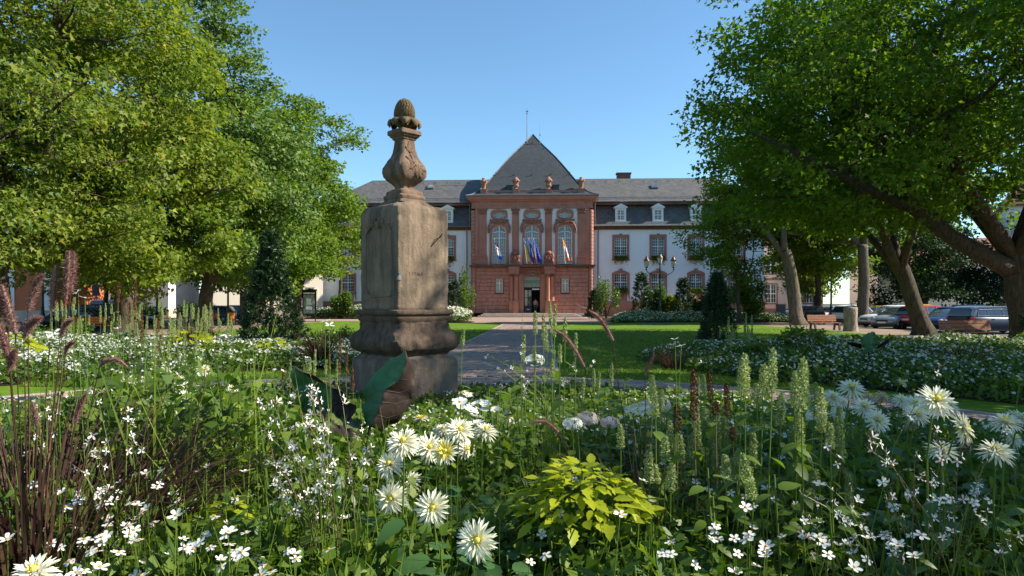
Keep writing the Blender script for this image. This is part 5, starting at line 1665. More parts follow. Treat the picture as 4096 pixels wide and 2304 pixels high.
# ================================================================== cars
def make_car(loc, heading, label, paint, kind='hatch', L=4.1, Wd=1.76, H=1.48, rails=False, group='cars parked along the square', plate=True, cat='car'):
    """heading: angle of the car's nose from +X"""
    c = empty('parked_car', loc, heading, label, cat, group)
    hw = Wd / 2
    if kind == 'estate':
        st = [(-.50, .62, .93), (-.47, .40, 1.00), (-.42, .30, 1.01), (-.25, .24, 1.0), (0, .23, .98), (.16, .23, .96), (.22, .24, .94), (.36, .25, .86), (.44, .28, .76), (.485, .36, .66), (.5, .46, .58)]
        cab = [(-.485, 1.02, 1.02, 0), (-.44, 1.02, H - .06, .03), (-.30, 1.0, H, 0), (-.05, .99, H, 0), (.08, .98, H - .05, 0), (.20, .95, 1.02, 0), (.24, .945, .95, 0)]
    elif kind == 'sedan':
        st = [(-.50, .60, .92), (-.47, .40, .98), (-.38, .30, .98), (-.25, .24, .96), (0, .23, .95), (.16, .23, .93), (.22, .24, .92), (.36, .25, .85), (.44, .28, .76), (.485, .36, .66), (.5, .46, .58)]
        cab = [(-.40, .98, .985, 0), (-.30, .97, H - .16, .0), (-.18, .97, H - .02, 0), (-.02, .96, H, 0), (.08, .95, H - .08, 0), (.19, .93, 1.02, 0), (.23, .925, .94, 0)]
    else:
        st = [(-.50, .60, .90), (-.475, .40, .98), (-.42, .30, 1.0), (-.25, .24, .99), (0, .23, .97), (.16, .23, .95), (.22, .24, .93), (.34, .25, .87), (.43, .28, .78), (.48, .36, .68), (.5, .46, .60)]
        cab = [(-.49, 1.0, 1.01, 0), (-.42, 1.0, H - .10, .02), (-.30, .99, H - .01, 0), (-.06, .98, H, 0), (.06, .97, H - .07, 0), (.20, .94, 1.04, 0), (.26, .93, .95, 0)]
    rings = []
    for fx, zb, zt in st:
        x = fx * L
        e = 1 - max(0, (abs(fx) - .40) / .10) ** 2 * .26
        w = hw * e
        rings.append([(x, -w * .86, zb), (x, -w * .97, zb + (zt - zb) * .22), (x, -w, zb + (zt - zb) * .55), (x, -w * .965, zb + (zt - zb) * .86), (x, -w * .86, zt - .005), (x, -w * .4, zt + .025),
                      (x, w * .4, zt + .025), (x, w * .86, zt - .005), (x, w * .965, zb + (zt - zb) * .86), (x, w, zb + (zt - zb) * .55), (x, w * .97, zb + (zt - zb) * .22), (x, w * .86, zb)])
    body = shade_auto(MB().loft(rings).build('body', paint, c), 50)
    # glasshouse
    def cabring(fx, zb, zt, ins, grow=0.0):
        x = fx * L
        f = max(0, min(1, (zt - .95) / (H - .95)))
        wb = hw * .90 + grow; wt = hw * (.90 - .17 * f) + grow
        return [(x, -wb, zb - .02), (x, -wt, zt - .03 * f), (x, -wt * .8, zt + .02 * f), (x, wt * .8, zt + .02 * f), (x, wt, zt - .03 * f), (x, wb, zb - .02)]
    shade_auto(MB().loft([cabring(*q) for q in cab]).build('windows', M['car_glass'], c), 50)
    # roof panel and pillars in body colour
    rf = MB()
    top = [q for q in cab if q[2] > H - .2]
    rr = []
    for (fx, zb, zt, i) in top:
        f = 1; x = fx * L; wt = hw * (.90 - .17 * max(0, min(1, (zt - .95) / (H - .95)))) + .012
        rr.append([(x, -wt, zt - .10), (x, -wt, zt - .02), (x, -wt * .8, zt + .035), (x, wt * .8, zt + .035), (x, wt, zt - .02), (x, wt, zt - .10)])
    rf.loft(rr, True, False)
    shade_auto(rf.build('roof', paint, c), 50)
    def pillar(fx0, z0, fx1, z1, wd):
        for s in (-1, 1):
            pl = MB()
            f = max(0, min(1, (z1 - .95) / (H - .95)))
            a0 = hw * .905; a1 = hw * (.905 - .165 * f)
            pl.add([(fx0 * L - wd, s * a0, z0), (fx0 * L + wd, s * a0, z0), (fx1 * L + wd, s * (a1 + .006), z1), (fx1 * L - wd, s * (a1 + .006), z1),
                    (fx0 * L - wd, s * (a0 - .05), z0), (fx0 * L + wd, s * (a0 - .05), z0), (fx1 * L + wd, s * (a1 - .045), z1), (fx1 * L - wd, s * (a1 - .045), z1)],
                   [(0, 1, 2, 3), (4, 7, 6, 5), (0, 3, 7, 4), (1, 5, 6, 2)])
            pl.build('pillar', paint, c)
    pillar(cab[-2][0] + .015, .95, cab[-3][0] + .01, H - .08, .035)
    pillar(-.03, .96, -.05, H - .06, .03)
    pillar(cab[0][0] + .05, .97, cab[1][0] + .05, H - .12, .10 if kind != 'sedan' else .06)
    pillar(-.24, .97, -.25, H - .06, .025)
    MB().box(-L * .47, L * .47, -hw * .88, hw * .88, .18, .30).build('underbody', M['car_trim'], c)
    # wheels
    for fx in (-.31, .315):
        for s in (-1, 1):
            wheel = MB()
            x, y, r = fx * L, s * (hw - .09), .315
            prof = [(.20, -.10), (r - .02, -.10), (r, -.07), (r, .07), (r - .02, .10), (.20, .10)]
            ring = [[(x + rr * math.cos(t), y + yy, r + rr * math.sin(t)) for (rr, yy) in prof] for t in np.linspace(0, 2 * PI, 17)[:-1]]
            wheel.loft(ring + ring[:1], False, False)
            wo = shade_auto(wheel.build('wheel', M['tyre'], c), 50)
            rm = MB()
            for k in range(5):
                t = 2 * PI * k / 5
                rm.add([(x + .03 * math.cos(t + 1.5), y + s * .085, r + .03 * math.sin(t + 1.5)), (x + .2 * math.cos(t + .2), y + s * .08, r + .2 * math.sin(t + .2)), (x + .2 * math.cos(t - .2), y + s * .08, r + .2 * math.sin(t - .2)), (x + .03 * math.cos(t - 1.5), y + s * .085, r + .03 * math.sin(t - 1.5))], [(0, 1, 2, 3)])
            rm.loft([[(x + rr * math.cos(t), y + s * yy, r + rr * math.sin(t)) for (rr, yy) in ((.19, .05), (.21, .10), (.215, .09))] for t in np.linspace(0, 2 * PI, 17)], False, False)
            rm.build('rim', M['alloy'], wo)
            ar = MB()
            ar.loft([[(x + rr * math.cos(t), s * (hw * (.975) + dy), r + .02 + rr * math.sin(t)) for (rr, dy) in ((.33, .0), (.39, .012), (.40, -.02))] for t in np.linspace(-.15, PI + .15, 13)], False, False)
            ar.build('wheel_arch', M['car_trim'] if kind == 'suv' else paint, c)
            wl = MB()
            wl.loft([[(x + rr * math.cos(t), s * (hw * .99), r + .02 + rr * math.sin(t)) for rr in (.30, .345)] for t in np.linspace(-.2, PI + .2, 13)], False, False)
            wl.build('wheel_gap', M['car_trim'], c)
    # lights, plates, bumpers, mirrors
    for s in (-1, 1):
        tl = MB().bbox(-.001, .22, -.16, .16, -.09, .09, .03)
        o = tl.build('tail_light', M['tail_red'], c); o.location = (-L * .478, s * hw * .72, .86 if kind != 'sedan' else .82); o.rotation_euler = (0, 0, s * .35)
        hl = MB().ball((0, 0, 0), (.20, .17, .085), 10, 6)
        o = shade_auto(hl.build('headlight', M['head_lamp'], c)); o.location = (L * .435, s * hw * .70, .70); o.rotation_euler = (0, R(14), -s * .35)
        mr = MB().ball((0, 0, 0), (.09, .11, .075), 8, 6)
        o = shade_auto(mr.build('mirror', paint, c)); o.location = (L * .165, s * (hw + .04), .99)
        dh = MB().box(-.09, .09, -.012, .012, -.014, .014)
        for fx in (.02, -.2):
            o = dh.build('door_handle', M['alloy'], c) if False else share('door_handle', dh.mesh('door_handle'), c, (fx * L, s * hw * .985, .84)); o.data.materials.append(paint)
    np_o = MB().bbox(-.27, .27, -.012, .01, -.06, .06, .004).build('number_plate', M['plate'], c)
    np_o.location = (-L * .5 - .012, 0, .66); np_o.rotation_euler = (0, 0, -PI / 2)
    np2 = share('number_plate', np_o, c, (L * .5 + .012, 0, .45), (0, 0, PI / 2))
    MB().box(L * .468, L * .502, -hw * .45, hw * .45, .50, .62).build('grille', M['car_trim'], c)
    MB().box(-L * .5 + .0, -L * .47, -hw * .78, hw * .78, .38, .50).build('rear_bumper', M['car_trim'], c)
    if rails:
        for s in (-1, 1):
            MB().tube([(-.40 * L, s * hw * .70, H + .0), (-.36 * L, s * hw * .70, H + .055), (.02 * L, s * hw * .70, H + .055), (.06 * L, s * hw * .70, H - .02)], .018, 5).build('roof_rail', M['alloy'], c)
        for s in (-1, 1):
            MB().tube([(-.40 * L, s * hw * .915, 1.02), (-.36 * L, s * hw * .80, H - .12), (-.05 * L, s * hw * .772, H - .08), (.07 * L, s * hw * .79, H - .13), (.2 * L, s * hw * .915, 1.0), (-.40 * L, s * hw * .915, 1.02)], .016, 5).build('window_trim', M['alloy'], c)
    return c
PT = {}
for nme, cc, mt in (('white', (.72, .72, .72), 0), ('silver', (.36, .39, .43), .5), ('red', (.50, .03, .045), .1), ('navy', (.016, .026, .055), .3), ('black', (.013, .014, .017), .3), ('blue', (.02, .045, .16), .3), ('yellow', (.62, .40, .02), 0), ('grey', (.10, .11, .12), .4), ('teal', (.04, .12, .18), .4)):
    PT[nme] = carpaint('paint_' + nme, cc, mt)
def gp(X, D): 
    v = P(X, 0, D); return (v.x, v.y, -.06)
make_car(gp(3975, 38.5), R(12), 'dark navy estate car with silver roof rails behind the red-brown bench', PT['navy'], 'estate', 4.9, 1.84, 1.47, True)
make_car(gp(3800, 41.0), R(205), 'dark blue hatchback with its nose beside the navy estate', PT['blue'], 'hatch', 4.2)
make_car(gp(3715, 45.0), R(20), 'dark red hatchback behind the forked maple', PT['red'], 'hatch', 4.2, 1.8, 1.56)
make_car(gp(3590, 46.0), R(215), 'silver hatchback with its nose left of the red car', PT['silver'], 'hatch', 4.2)
make_car(gp(3560, 50.0), R(190), 'white hatchback showing its front wheel right of the stump', PT['white'], 'hatch', 4.3, 1.78, 1.54)
make_car(gp(3430, 54.0), R(25), 'white car with its rear behind the tree stump', PT['white'], 'hatch', 4.2, 1.76, 1.55)
make_car(gp(3480, 57.5), R(180), 'yellow car half hidden behind the straight maple trunk', PT['yellow'], 'hatch', 4.0)
make_car(gp(3330, 60.0), R(195), 'white sedan left of the tall street lamp', PT['white'], 'sedan', 4.5, 1.76, 1.43)
make_car(gp(3250, 57.0), R(70), 'dark hatchback with red tail light behind the pale maple trunk', PT['black'], 'hatch', 4.1)
make_car(gp(3200, 80.0), R(180), 'white car in front of the pink house', PT['white'], 'hatch', 4.1)
make_car(gp(3640, 58.0), R(170), 'yellow car seen only by its roof behind the white hatchback', PT['yellow'], 'hatch', 4.2, 1.78, 1.60)
make_car(gp(3850, 50.0), R(185), 'dark blue car seen only by its roof behind the navy estate', PT['blue'], 'hatch', 4.2, 1.78, 1.56)
make_car(gp(4120, 45.0), R(10), 'silver car at the right edge behind the leaning trunk', PT['silver'], 'sedan', 4.5)
# left side
make_car(gp(285, 43.0), R(192), 'large black sedan left of the thin-trunked tree', PT['black'], 'sedan', 4.9, 1.86, 1.46)
make_car(gp(470, 47.0), R(15), 'black car between the thin-trunked tree and the pale trunk', PT['black'], 'estate', 4.6, 1.82, 1.62)
make_car(gp(840, 60.0), R(188), 'dark grey car behind the orange bench', PT['grey'], 'hatch', 4.2)
make_car(gp(915, 66.0), R(190), 'teal car left of the grey maple trunk', PT['teal'], 'hatch', 4.3, 1.8, 1.5)
make_car(gp(455, 62.0), R(90), 'white van far behind the black cars', PT['white'], 'estate', 4.9, 1.9, 2.0, cat='van')

# ================================================================== street furniture
def bench(loc, rz, label, wood, leg, L=2.2, group='park benches'):
    """slatted seat and back on three concrete feet; front towards local -y"""
    b = empty('park_bench', loc, rz, label, 'bench', group)
    for i, y in enumerate((-.20, -.07, .06, .19)):
        s = MB().bbox(-L / 2, L / 2, y - .055, y + .055, .43, .47, .008)
        s.build('seat_slat', wood, b)
    for i, z in enumerate((.60, .74, .88)):
        s = MB()
        dy = .27 + (z - .5) * .25
        s.add([(-L / 2, dy, z - .06), (L / 2, dy, z - .06), (L / 2, dy + .03, z + .06), (-L / 2, dy + .03, z + .06), (-L / 2, dy + .035, z - .065), (L / 2, dy + .035, z - .065), (L / 2, dy + .065, z + .055), (-L / 2, dy + .065, z + .055)],
              [(0, 1, 2, 3), (4, 7, 6, 5), (0, 4, 5, 1), (3, 2, 6, 7), (0, 3, 7, 4), (1, 5, 6, 2)])
        s.build('back_slat', wood, b)
    for x in (-L * .42, L * .42) if L < 2 else (-L * .36, L * .36):
        for (y0, y1) in ((-.30, -.20), (.30, .20)):
            l = MB().add([(x - .045, y0 - .05, 0), (x + .045, y0 - .05, 0), (x + .045, y0 + .05, 0), (x - .045, y0 + .05, 0), (x - .045, y1 - .06, .42), (x + .045, y1 - .06, .42), (x + .045, y1 + .06, .42), (x - .045, y1 + .06, .42)],
                         [(0, 3, 2, 1), (4, 5, 6, 7), (0, 1, 5, 4), (1, 2, 6, 5), (2, 3, 7, 6), (3, 0, 4, 7)])
            l.build('leg', leg, b)
        MB().box(x - .045, x + .045, -.26, .28, .385, .428).build('seat_bracket', leg, b)
    for x in (-L * .36, 0, L * .36):
        MB().add([(x - .035, .24, .40), (x + .035, .24, .40), (x + .035, .45, .95), (x - .035, .45, .95), (x - .035, .30, .40), (x + .035, .30, .40), (x + .035, .49, .95), (x - .035, .49, .95)],
                 [(0, 1, 2, 3), (4, 7, 6, 5), (0, 4, 5, 1), (3, 2, 6, 7), (0, 3, 7, 4), (1, 5, 6, 2)]).build('back_support', leg, b)
    return b
bp = P(3885, 0, 28.2)
bench((bp.x, bp.y, -.01), R(6), 'red-brown slatted bench in front of the navy estate car', M['bench_wood'], M['bench_leg'], 2.3)
bp = P(3300, 0, 42)
bench((bp.x, bp.y, -.01), R(8), 'red-brown bench left of the tree stump', M['bench_wood'], M['bench_leg'], 1.9)
bp = P(835, 0, 51)
bench((bp.x, bp.y, -.01), R(176), 'orange-brown bench left of the orange litter bin', M['bench_orange'], M['bench_leg'], 1.9)
bp = P(350, 0, 37)
bench((bp.x, bp.y, -.01), R(190), 'orange-brown bench with a person sitting on it', M['bench_orange'], M['bench_leg'], 2.2)
# litter bin
bp = P(925, 0, 51.5)
bn = empty('litter_bin', (bp.x, bp.y, 0), 0, 'orange litter bin beside the grey maple trunk', 'bin')
shade_auto(MB().lathe([(.20, .18), (.24, .2), (.27, .9), (.28, .92), (.25, .93), (.22, .5)], 16).build('bucket', M['bench_orange'], bn))
for sx in (-1, 1):
    MB().tube([(sx * .33, 0, 0), (sx * .33, 0, 1.25)], .035, 6).box(min(sx * .24, sx * .33), max(sx * .24, sx * .33), -.02, .02, .6, .66).build('post', M['iron_green'], bn)

def lantern(parent, loc, h=.9, r=.22):
    """tapering glass with a hooded top, hung in a frame"""
    x, y, z = loc
    g = MB().loft([[(x + rr * math.cos(t), y + rr * math.sin(t), z + zz) for t in np.linspace(0, 2 * PI, 7)[:-1]] for rr, zz in ((r * .55, 0), (r, h * .55))])
    la = g.build('lamp_glass', M['lamp_glass'], parent)
    fr = MB()
    for t in np.linspace(0, 2 * PI, 7)[:-1]:
        fr.tube([(x + r * .57 * math.cos(t), y + r * .57 * math.sin(t), z), (x + r * 1.02 * math.cos(t), y + r * 1.02 * math.sin(t), z + h * .56)], .014, 4)
    fr.lathe([(r * .25, -.10), (r * .6, -.02), (r * .6, 0.0)], 8, x, y, z)
    fr.build('lamp_frame', M['iron_green'], la)
    hd = MB().lathe([(r * 1.18, h * .55), (r * 1.15, h * .60), (r * .85, h * .72), (r * .62, h * .78), (r * .58, h * .86), (r * .35, h * .95), (r * .2, h * .97), (r * .16, h * 1.06), (.02, h * 1.10)], 12, x, y, z)
    shade_auto(hd.build('lamp_hood', M['copper_hood'], la))
def column_lamp(loc, h, label, arms=False, group='green cast-iron street lamps'):
    l = empty('street_lamp', loc, 0, label, 'street lamp', group)
    pf = [(.22, 0), (.22, .12), (.17, .2), (.16, .75), (.19, .8), (.13, .9), (.11, 1.3), (.13, 1.35), (.085, 1.45), (.075, h * .6), (.09, h * .6 + .04), (.065, h * .6 + .1), (.055, h - 1.0), (.08, h - .97), (.05, h - .9), (.045, h - .75)]
    shade_auto(MB().lathe(pf, 12).build('post', M['iron_green'], l), 50)
    if arms:
        lantern(l, (0, 0, h - .75), .95, .24)
        for s in (-1, 1):
            MB().tube([(0, 0, h - 1.9), (s * .35, 0, h - 2.0), (s * .75, 0, h - 1.75), (s * 1.1, 0, h - 1.55), (s * 1.25, 0, h - 1.35), (s * 1.22, 0, h - 1.1)], .035, 6).ball((s * 1.24, 0, h - 1.28), .08, 8, 6).ball((s * .75, 0, h - 1.75), .06, 8, 6).build('arm', M['iron_green'], l)
            lantern(l, (s * 1.22, 0, h - 1.05), .95, .24)
    else:
        lantern(l, (0, 0, h - .75), .95, .24)
    return l
v = P(2640, 0, 62); column_lamp((v.x, v.y, 0), 6.0, 'three-armed street lamp with copper hoods before the right wing', True)
v = P(3325, 0, 58); column_lamp((v.x, v.y, 0), 5.2, 'single street lamp among the parked cars on the right')
v = P(170, 0, 50); column_lamp((v.x, v.y, 0), 5.6, 'green lamp post at the left by the orange house')
v = P(628, 0, 56); column_lamp((v.x, v.y, 0), 5.6, 'thin green lamp post before the white wall on the left')
v = P(912, 0, 58); column_lamp((v.x, v.y, 0), 5.6, 'green lamp post behind the orange litter bin')
# tree stump
v = P(3402, 0, 40.5)
sg = []
rs = random.Random(4)
for z, r in ((-.02, .86), (.15, .78), (.5, .73), (1.0, .70), (1.6, .72), (1.98, .74), (2.05, .70)):
    sg.append([((r + .035 * math.sin(k * 2.4) + .03 * rs.random()) * math.cos(2 * PI * k / 20), (r + .035 * math.sin(k * 2.4) + .03 * rs.random()) * math.sin(2 * PI * k / 20), z + .05 * math.sin(k * .7) * (z > 1.5)) for k in range(20)])
M['dead_wood'] = barkmat('dead_wood', (.16, .12, .09), (.40, .33, .26), (.24, .2, .15))
st_o = empty('tree_stump', (v.x, v.y, 0), 0, 'tall pale sawn-off tree stump on the right lawn', 'tree stump')
shade_auto(MB().loft(sg).build('trunk', M['dead_wood'], st_o), 60)
st_o.scale = (.50, .50, .68)
# advertising panel
v = P(1237, 0, 62)
ad = empty('poster_panel', (v.x, v.y, 0), R(3), 'dark-framed street poster panel left of the pedestal', 'poster panel')
MB().box(-.62, .62, -.08, .08, .62, 2.75).box(-.66, .66, -.10, .10, 2.753, 2.9).lathe([(.12, 0), (.14, .05), (.02, .15)], 10, 0, 0, 2.9).build('frame', M['iron_black'], ad)
for sx in (-1, 1):
    MB().tube([(sx * .55, 0, 0), (sx * .55, 0, .62)], .05, 6).build('leg', M['iron_black'], ad)
pm, nt, b = nmat('poster')
co = objco(nt)
mp = nt.nodes.new('ShaderNodeMapping'); mp.inputs['Scale'].default_value = (5, 5, 1.2); nt.links.new(co, mp.inputs[0])
nt.links.new(ramp(nt, noise(nt, mp.outputs[0], 1.6, 4), [(.35, (.10, .14, .16)), (.55, (.20, .25, .28)), (.72, (.62, .66, .68))]), b.inputs['Base Color'])
b.inputs['Roughness'].default_value = .12
MB().box(-.50, .50, -.10, -.085, .72, 2.42).build('poster', pm, ad)
MB().box(-.22, .20, -.108, -.101, 1.52, 2.08).box(-.28, .25, -.108, -.101, 1.08, 1.36).build('notice', M['plate'], ad)
MB().box(-.50, .50, -.10, -.085, 2.50, 2.62).build('header', M['white_paint'], ad)
# bins and electric box at the pink house, sign on the left
v = P(3123, 0, 78); bx = MB().bbox(-.45, .45, -.3, .3, 0, 1.5, .02).box(-.48, .48, -.34, .34, 1.503, 1.56).build('electric_cabinet', M['zinc'], None); bx.location = (v.x, v.y, 0)
tag(bx, 'grey electric cabinet in front of the pink house', 'cabinet')
v = P(384, 0, 60); sgn = empty('street_sign', (v.x, v.y, 0), 0, 'dark rectangular street sign seen from behind on the left', 'street sign')
MB().tube([(0, 0, 0), (0, 0, 3.4)], .04, 6).build('post', M['zinc'], sgn); MB().box(-.32, .32, -.05, -.02, 2.3, 3.3).build('plate', M['car_trim'], sgn)
v = P(560, 0, 70); sgn = empty('street_sign', (v.x, v.y, 0), 0, 'round red and white road sign on the left wall', 'street sign')
MB().tube([(0, 0, 0), (0, 0, 2.3)], .04, 6).build('post', M['zinc'], sgn); MB().ball((0, -.05, 2.2), (.36, .03, .36), 14, 6).build('plate', M['flag_red'], sgn); MB().box(-.22, .22, -.10, -.085, 2.15, 2.25).build('bar', M['white_paint'], sgn)

# ================================================================== people
def person(loc, rz, label, joints, shirt, trousers, hair=True, name='person'):
    """body grown as one skin over a posed skeleton"""
    p = empty(name, loc, rz, label, 'person')
    J = joints
    order_ = list(J.keys())
    edges = [('pelvis', 'waist'), ('waist', 'chest'), ('chest', 'neck'), ('neck', 'head'), ('head', 'crown'), ('chest', 'lsh'), ('lsh', 'lel'), ('lel', 'lwr'), ('lwr', 'lha'), ('chest', 'rsh'), ('rsh', 'rel'), ('rel', 'rwr'), ('rwr', 'rha'),
             ('pelvis', 'lhip'), ('lhip', 'lkn'), ('lkn', 'lan'), ('lan', 'lto'), ('pelvis', 'rhip'), ('rhip', 'rkn'), ('rkn', 'ran'), ('ran', 'rto')]
    rad = dict(pelvis=.15, waist=.135, chest=.16, neck=.055, head=.10, crown=.085, sh=.075, el=.05, wr=.035, ha=.03, hip=.10, kn=.065, an=.045, to=.04)
    me = bpy.data.meshes.new('body')
    me.from_pydata([J[k] for k in order_], [(order_.index(a), order_.index(b)) for a, b in edges], [])
    o = bpy.data.objects.new('body', me); C.objects.link(o); o.parent = p
    sk = o.modifiers.new('skin', 'SKIN')
    for i, k in enumerate(order_):
        r = rad.get(k, rad.get(k[1:], .05))
        me.skin_vertices[0].data[i].radius = (r, r)
    me.skin_vertices[0].data[order_.index('pelvis')].use_root = True
    sb = o.modifiers.new('sub', 'SUBSURF'); sb.levels = 2; sb.render_levels = 2
    dg = bpy.context.evaluated_depsgraph_get()
    dg.update()
    ev = o.evaluated_get(dg)
    m2 = bpy.data.meshes.new_from_object(ev)
    o.modifiers.clear()
    o.data = m2
    for m in (shirt, trousers, M['skin'], M['car_trim']): m2.materials.append(m)
    hv = {k: Vector(v) for k, v in J.items()}
    def seg(p_, a, b):
        ab = hv[b] - hv[a]; t = max(0, min(1, (p_ - hv[a]).dot(ab) / max(1e-9, ab.length_squared)))
        return (p_ - hv[a] - ab * t).length
    cls = [(0, ('waist', 'chest')), (0, ('chest', 'lsh')), (0, ('chest', 'rsh')), (0, ('lsh', 'lel')), (0, ('rsh', 'rel')), (2, ('lel', 'lwr')), (2, ('rel', 'rwr')), (2, ('lwr', 'lha')), (2, ('rwr', 'rha')), (2, ('neck', 'crown')),
           (1, ('pelvis', 'lhip')), (1, ('pelvis', 'rhip')), (1, ('lhip', 'lkn')), (1, ('rhip', 'rkn')), (1, ('lkn', 'lan')), (1, ('rkn', 'ran')), (3, ('lan', 'lto')), (3, ('ran', 'rto'))]
    for f in m2.polygons:
        f.use_smooth = True
        c = f.center
        f.material_index = min(cls, key=lambda q: seg(c, *q[1]))[0]
    hd = hv['head']
    MB().ball((hd.x, hd.y + .02, hd.z + .06), (.115, .125, .12), 12, 8).build('hair', M['hair'], p, True)
    fc = MB().ball((hd.x, hd.y - .115, hd.z - .0), (.016, .025, .03), 6, 5)
    fc.build('nose', M['skin'], p)
    for s in (-1, 1):
        MB().ball((hd.x + s * .038, hd.y - .092, hd.z + .03), (.014, .012, .010), 6, 4).build('eye', M['car_trim'], p)
        MB().ball((hd.x + s * .108, hd.y + .0, hd.z + .01), (.014, .025, .035), 6, 4).build('ear', M['skin'], p)
    return p
stand = dict(pelvis=(0, 0, .95), waist=(0, 0, 1.10), chest=(0, .0, 1.32), neck=(0, .0, 1.50), head=(0, -.01, 1.60), crown=(0, 0, 1.70), lsh=(-.19, 0, 1.40), lel=(-.25, .02, 1.14), lwr=(-.20, -.16, 1.00), lha=(-.16, -.22, .98), rsh=(.19, 0, 1.40), rel=(.26, .02, 1.12), rwr=(.27, -.06, .88), rha=(.27, -.08, .80),
             lhip=(-.10, 0, .90), lkn=(-.11, -.03, .50), lan=(-.11, .02, .08), lto=(-.12, -.13, .035), rhip=(.10, 0, .90), rkn=(.12, -.02, .50), ran=(.12, .06, .08), rto=(.13, -.09, .035))
M['shirt_rose'] = simple('shirt_rose', (.42, .22, .18), .8, var=.2, scale=14)
M['denim'] = simple('denim', (.03, .045, .08), .8, var=.2, scale=14)
M['shirt_grey'] = simple('shirt_grey', (.34, .36, .40), .8, var=.2, scale=14)
M['shorts'] = simple('shorts', (.03, .03, .035), .8, var=.2, scale=14)
q = hall_mw @ Vector((.42, .12, .45))
person(q, R(-2.5), 'person in a rose top and dark trousers standing in the open doorway', stand, M['shirt_rose'], M['denim'])
sit = dict(pelvis=(0, 0, .52), waist=(0, .02, .66), chest=(0, .03, .90), neck=(0, -.01, 1.08), head=(0, -.05, 1.18), crown=(0, -.04, 1.28), lsh=(-.19, .02, .98), lel=(-.25, -.06, .74), lwr=(-.16, -.28, .68), lha=(-.12, -.34, .66), rsh=(.19, .02, .98), rel=(.25, -.06, .74), rwr=(.16, -.28, .68), rha=(.12, -.34, .66),
           lhip=(-.10, -.02, .50), lkn=(-.13, -.42, .50), lan=(-.13, -.44, .09), lto=(-.14, -.58, .04), rhip=(.10, -.02, .50), rkn=(.13, -.42, .50), ran=(.13, -.40, .09), rto=(.14, -.54, .04))
v = P(345, 0, 37)
person((v.x, v.y - .03, -.0), R(190), 'person in a grey shirt sitting on the left orange-brown bench', sit, M['shirt_grey'], M['shorts'])

# ================================================================== other houses
def house(name, corner, u_len, depth, rz, h, label, wallm, roofm, wins, roof_h=4.0, base=None, trim=None, extra=None, shutters=None, eave=.4):
    """front along local x at y=0 facing -y; wins = (x, z, w, h)"""
    hs = empty(name, (corner[0], corner[1], 0), rz, label, 'house')
    mb = MB()
    holes = [(x - w / 2, x + w / 2, z, z + hh) for x, z, w, hh in wins]
    wall_cells(mb, 0, u_len, 0, h, 0, .25, holes)
    mb.add([(u_len, 0, 0), (u_len, depth, 0), (u_len, depth, h), (u_len, 0, h)], [(0, 1, 2, 3)])
    mb.add([(0, 0, 0), (0, depth, 0), (0, depth, h), (0, 0, h)], [(3, 2, 1, 0)])
    mb.add([(0, depth, 0), (u_len, depth, 0), (u_len, depth, h), (0, depth, h)], [(3, 2, 1, 0)])
    w_o = mb.build('wall', wallm, hs)
    e = eave
    MB().loft([[(-e, -e, h), (u_len + e, -e, h), (u_len + e, depth + e, h), (-e, depth + e, h)], [(-e, -e, h + .15), (u_len + e, -e, h + .15), (u_len + e, depth + e, h + .15), (-e, depth + e, h + .15)],
               [(min(2.5, u_len * .3), depth / 2, h + roof_h), (u_len - min(2.5, u_len * .3), depth / 2, h + roof_h), (u_len - min(2.5, u_len * .3), depth / 2 + .05, h + roof_h), (min(2.5, u_len * .3), depth / 2 + .05, h + roof_h)]]).build('roof', roofm, hs)
    if base: MB().box(-.05, u_len + .05, -.06, depth + .05, 0, 1.0).build('plinth', base, hs)
    for x, z, w, hh in wins:
        window(hs, x, w / 2, z, z + hh, .16, 2, 2, fw=.06)
        MB().box(x - w / 2, x + w / 2, .45, .5, z, z + hh).build('curtain', M['car_trim'], hs)
        if trim:
            MB().ring_xz([(x - w / 2, z), (x - w / 2, z + hh), (x + w / 2, z + hh), (x + w / 2, z)], [(x - w / 2 - .16, z - .18), (x - w / 2 - .16, z + hh + .18), (x + w / 2 + .16, z + hh + .18), (x + w / 2 + .16, z - .18)], -.05, .1, True).build('window_surround', trim, hs)
        if shutters:
            for s in (-1, 1):
                sh = MB().box(min(x + s * w / 2, x + s * (w / 2 + w * .5)), max(x + s * w / 2, x + s * (w / 2 + w * .5)), -.07, -.02, z, z + hh)
                k = z + .08
                while k < z + hh - .08:
                    sh.box(min(x + s * (w / 2 + .06), x + s * (w / 2 + w * .44)), max(x + s * (w / 2 + .06), x + s * (w / 2 + w * .44)), -.085, -.068, k, k + .05); k += .1
                sh.build('shutter', shutters, hs)
    return hs
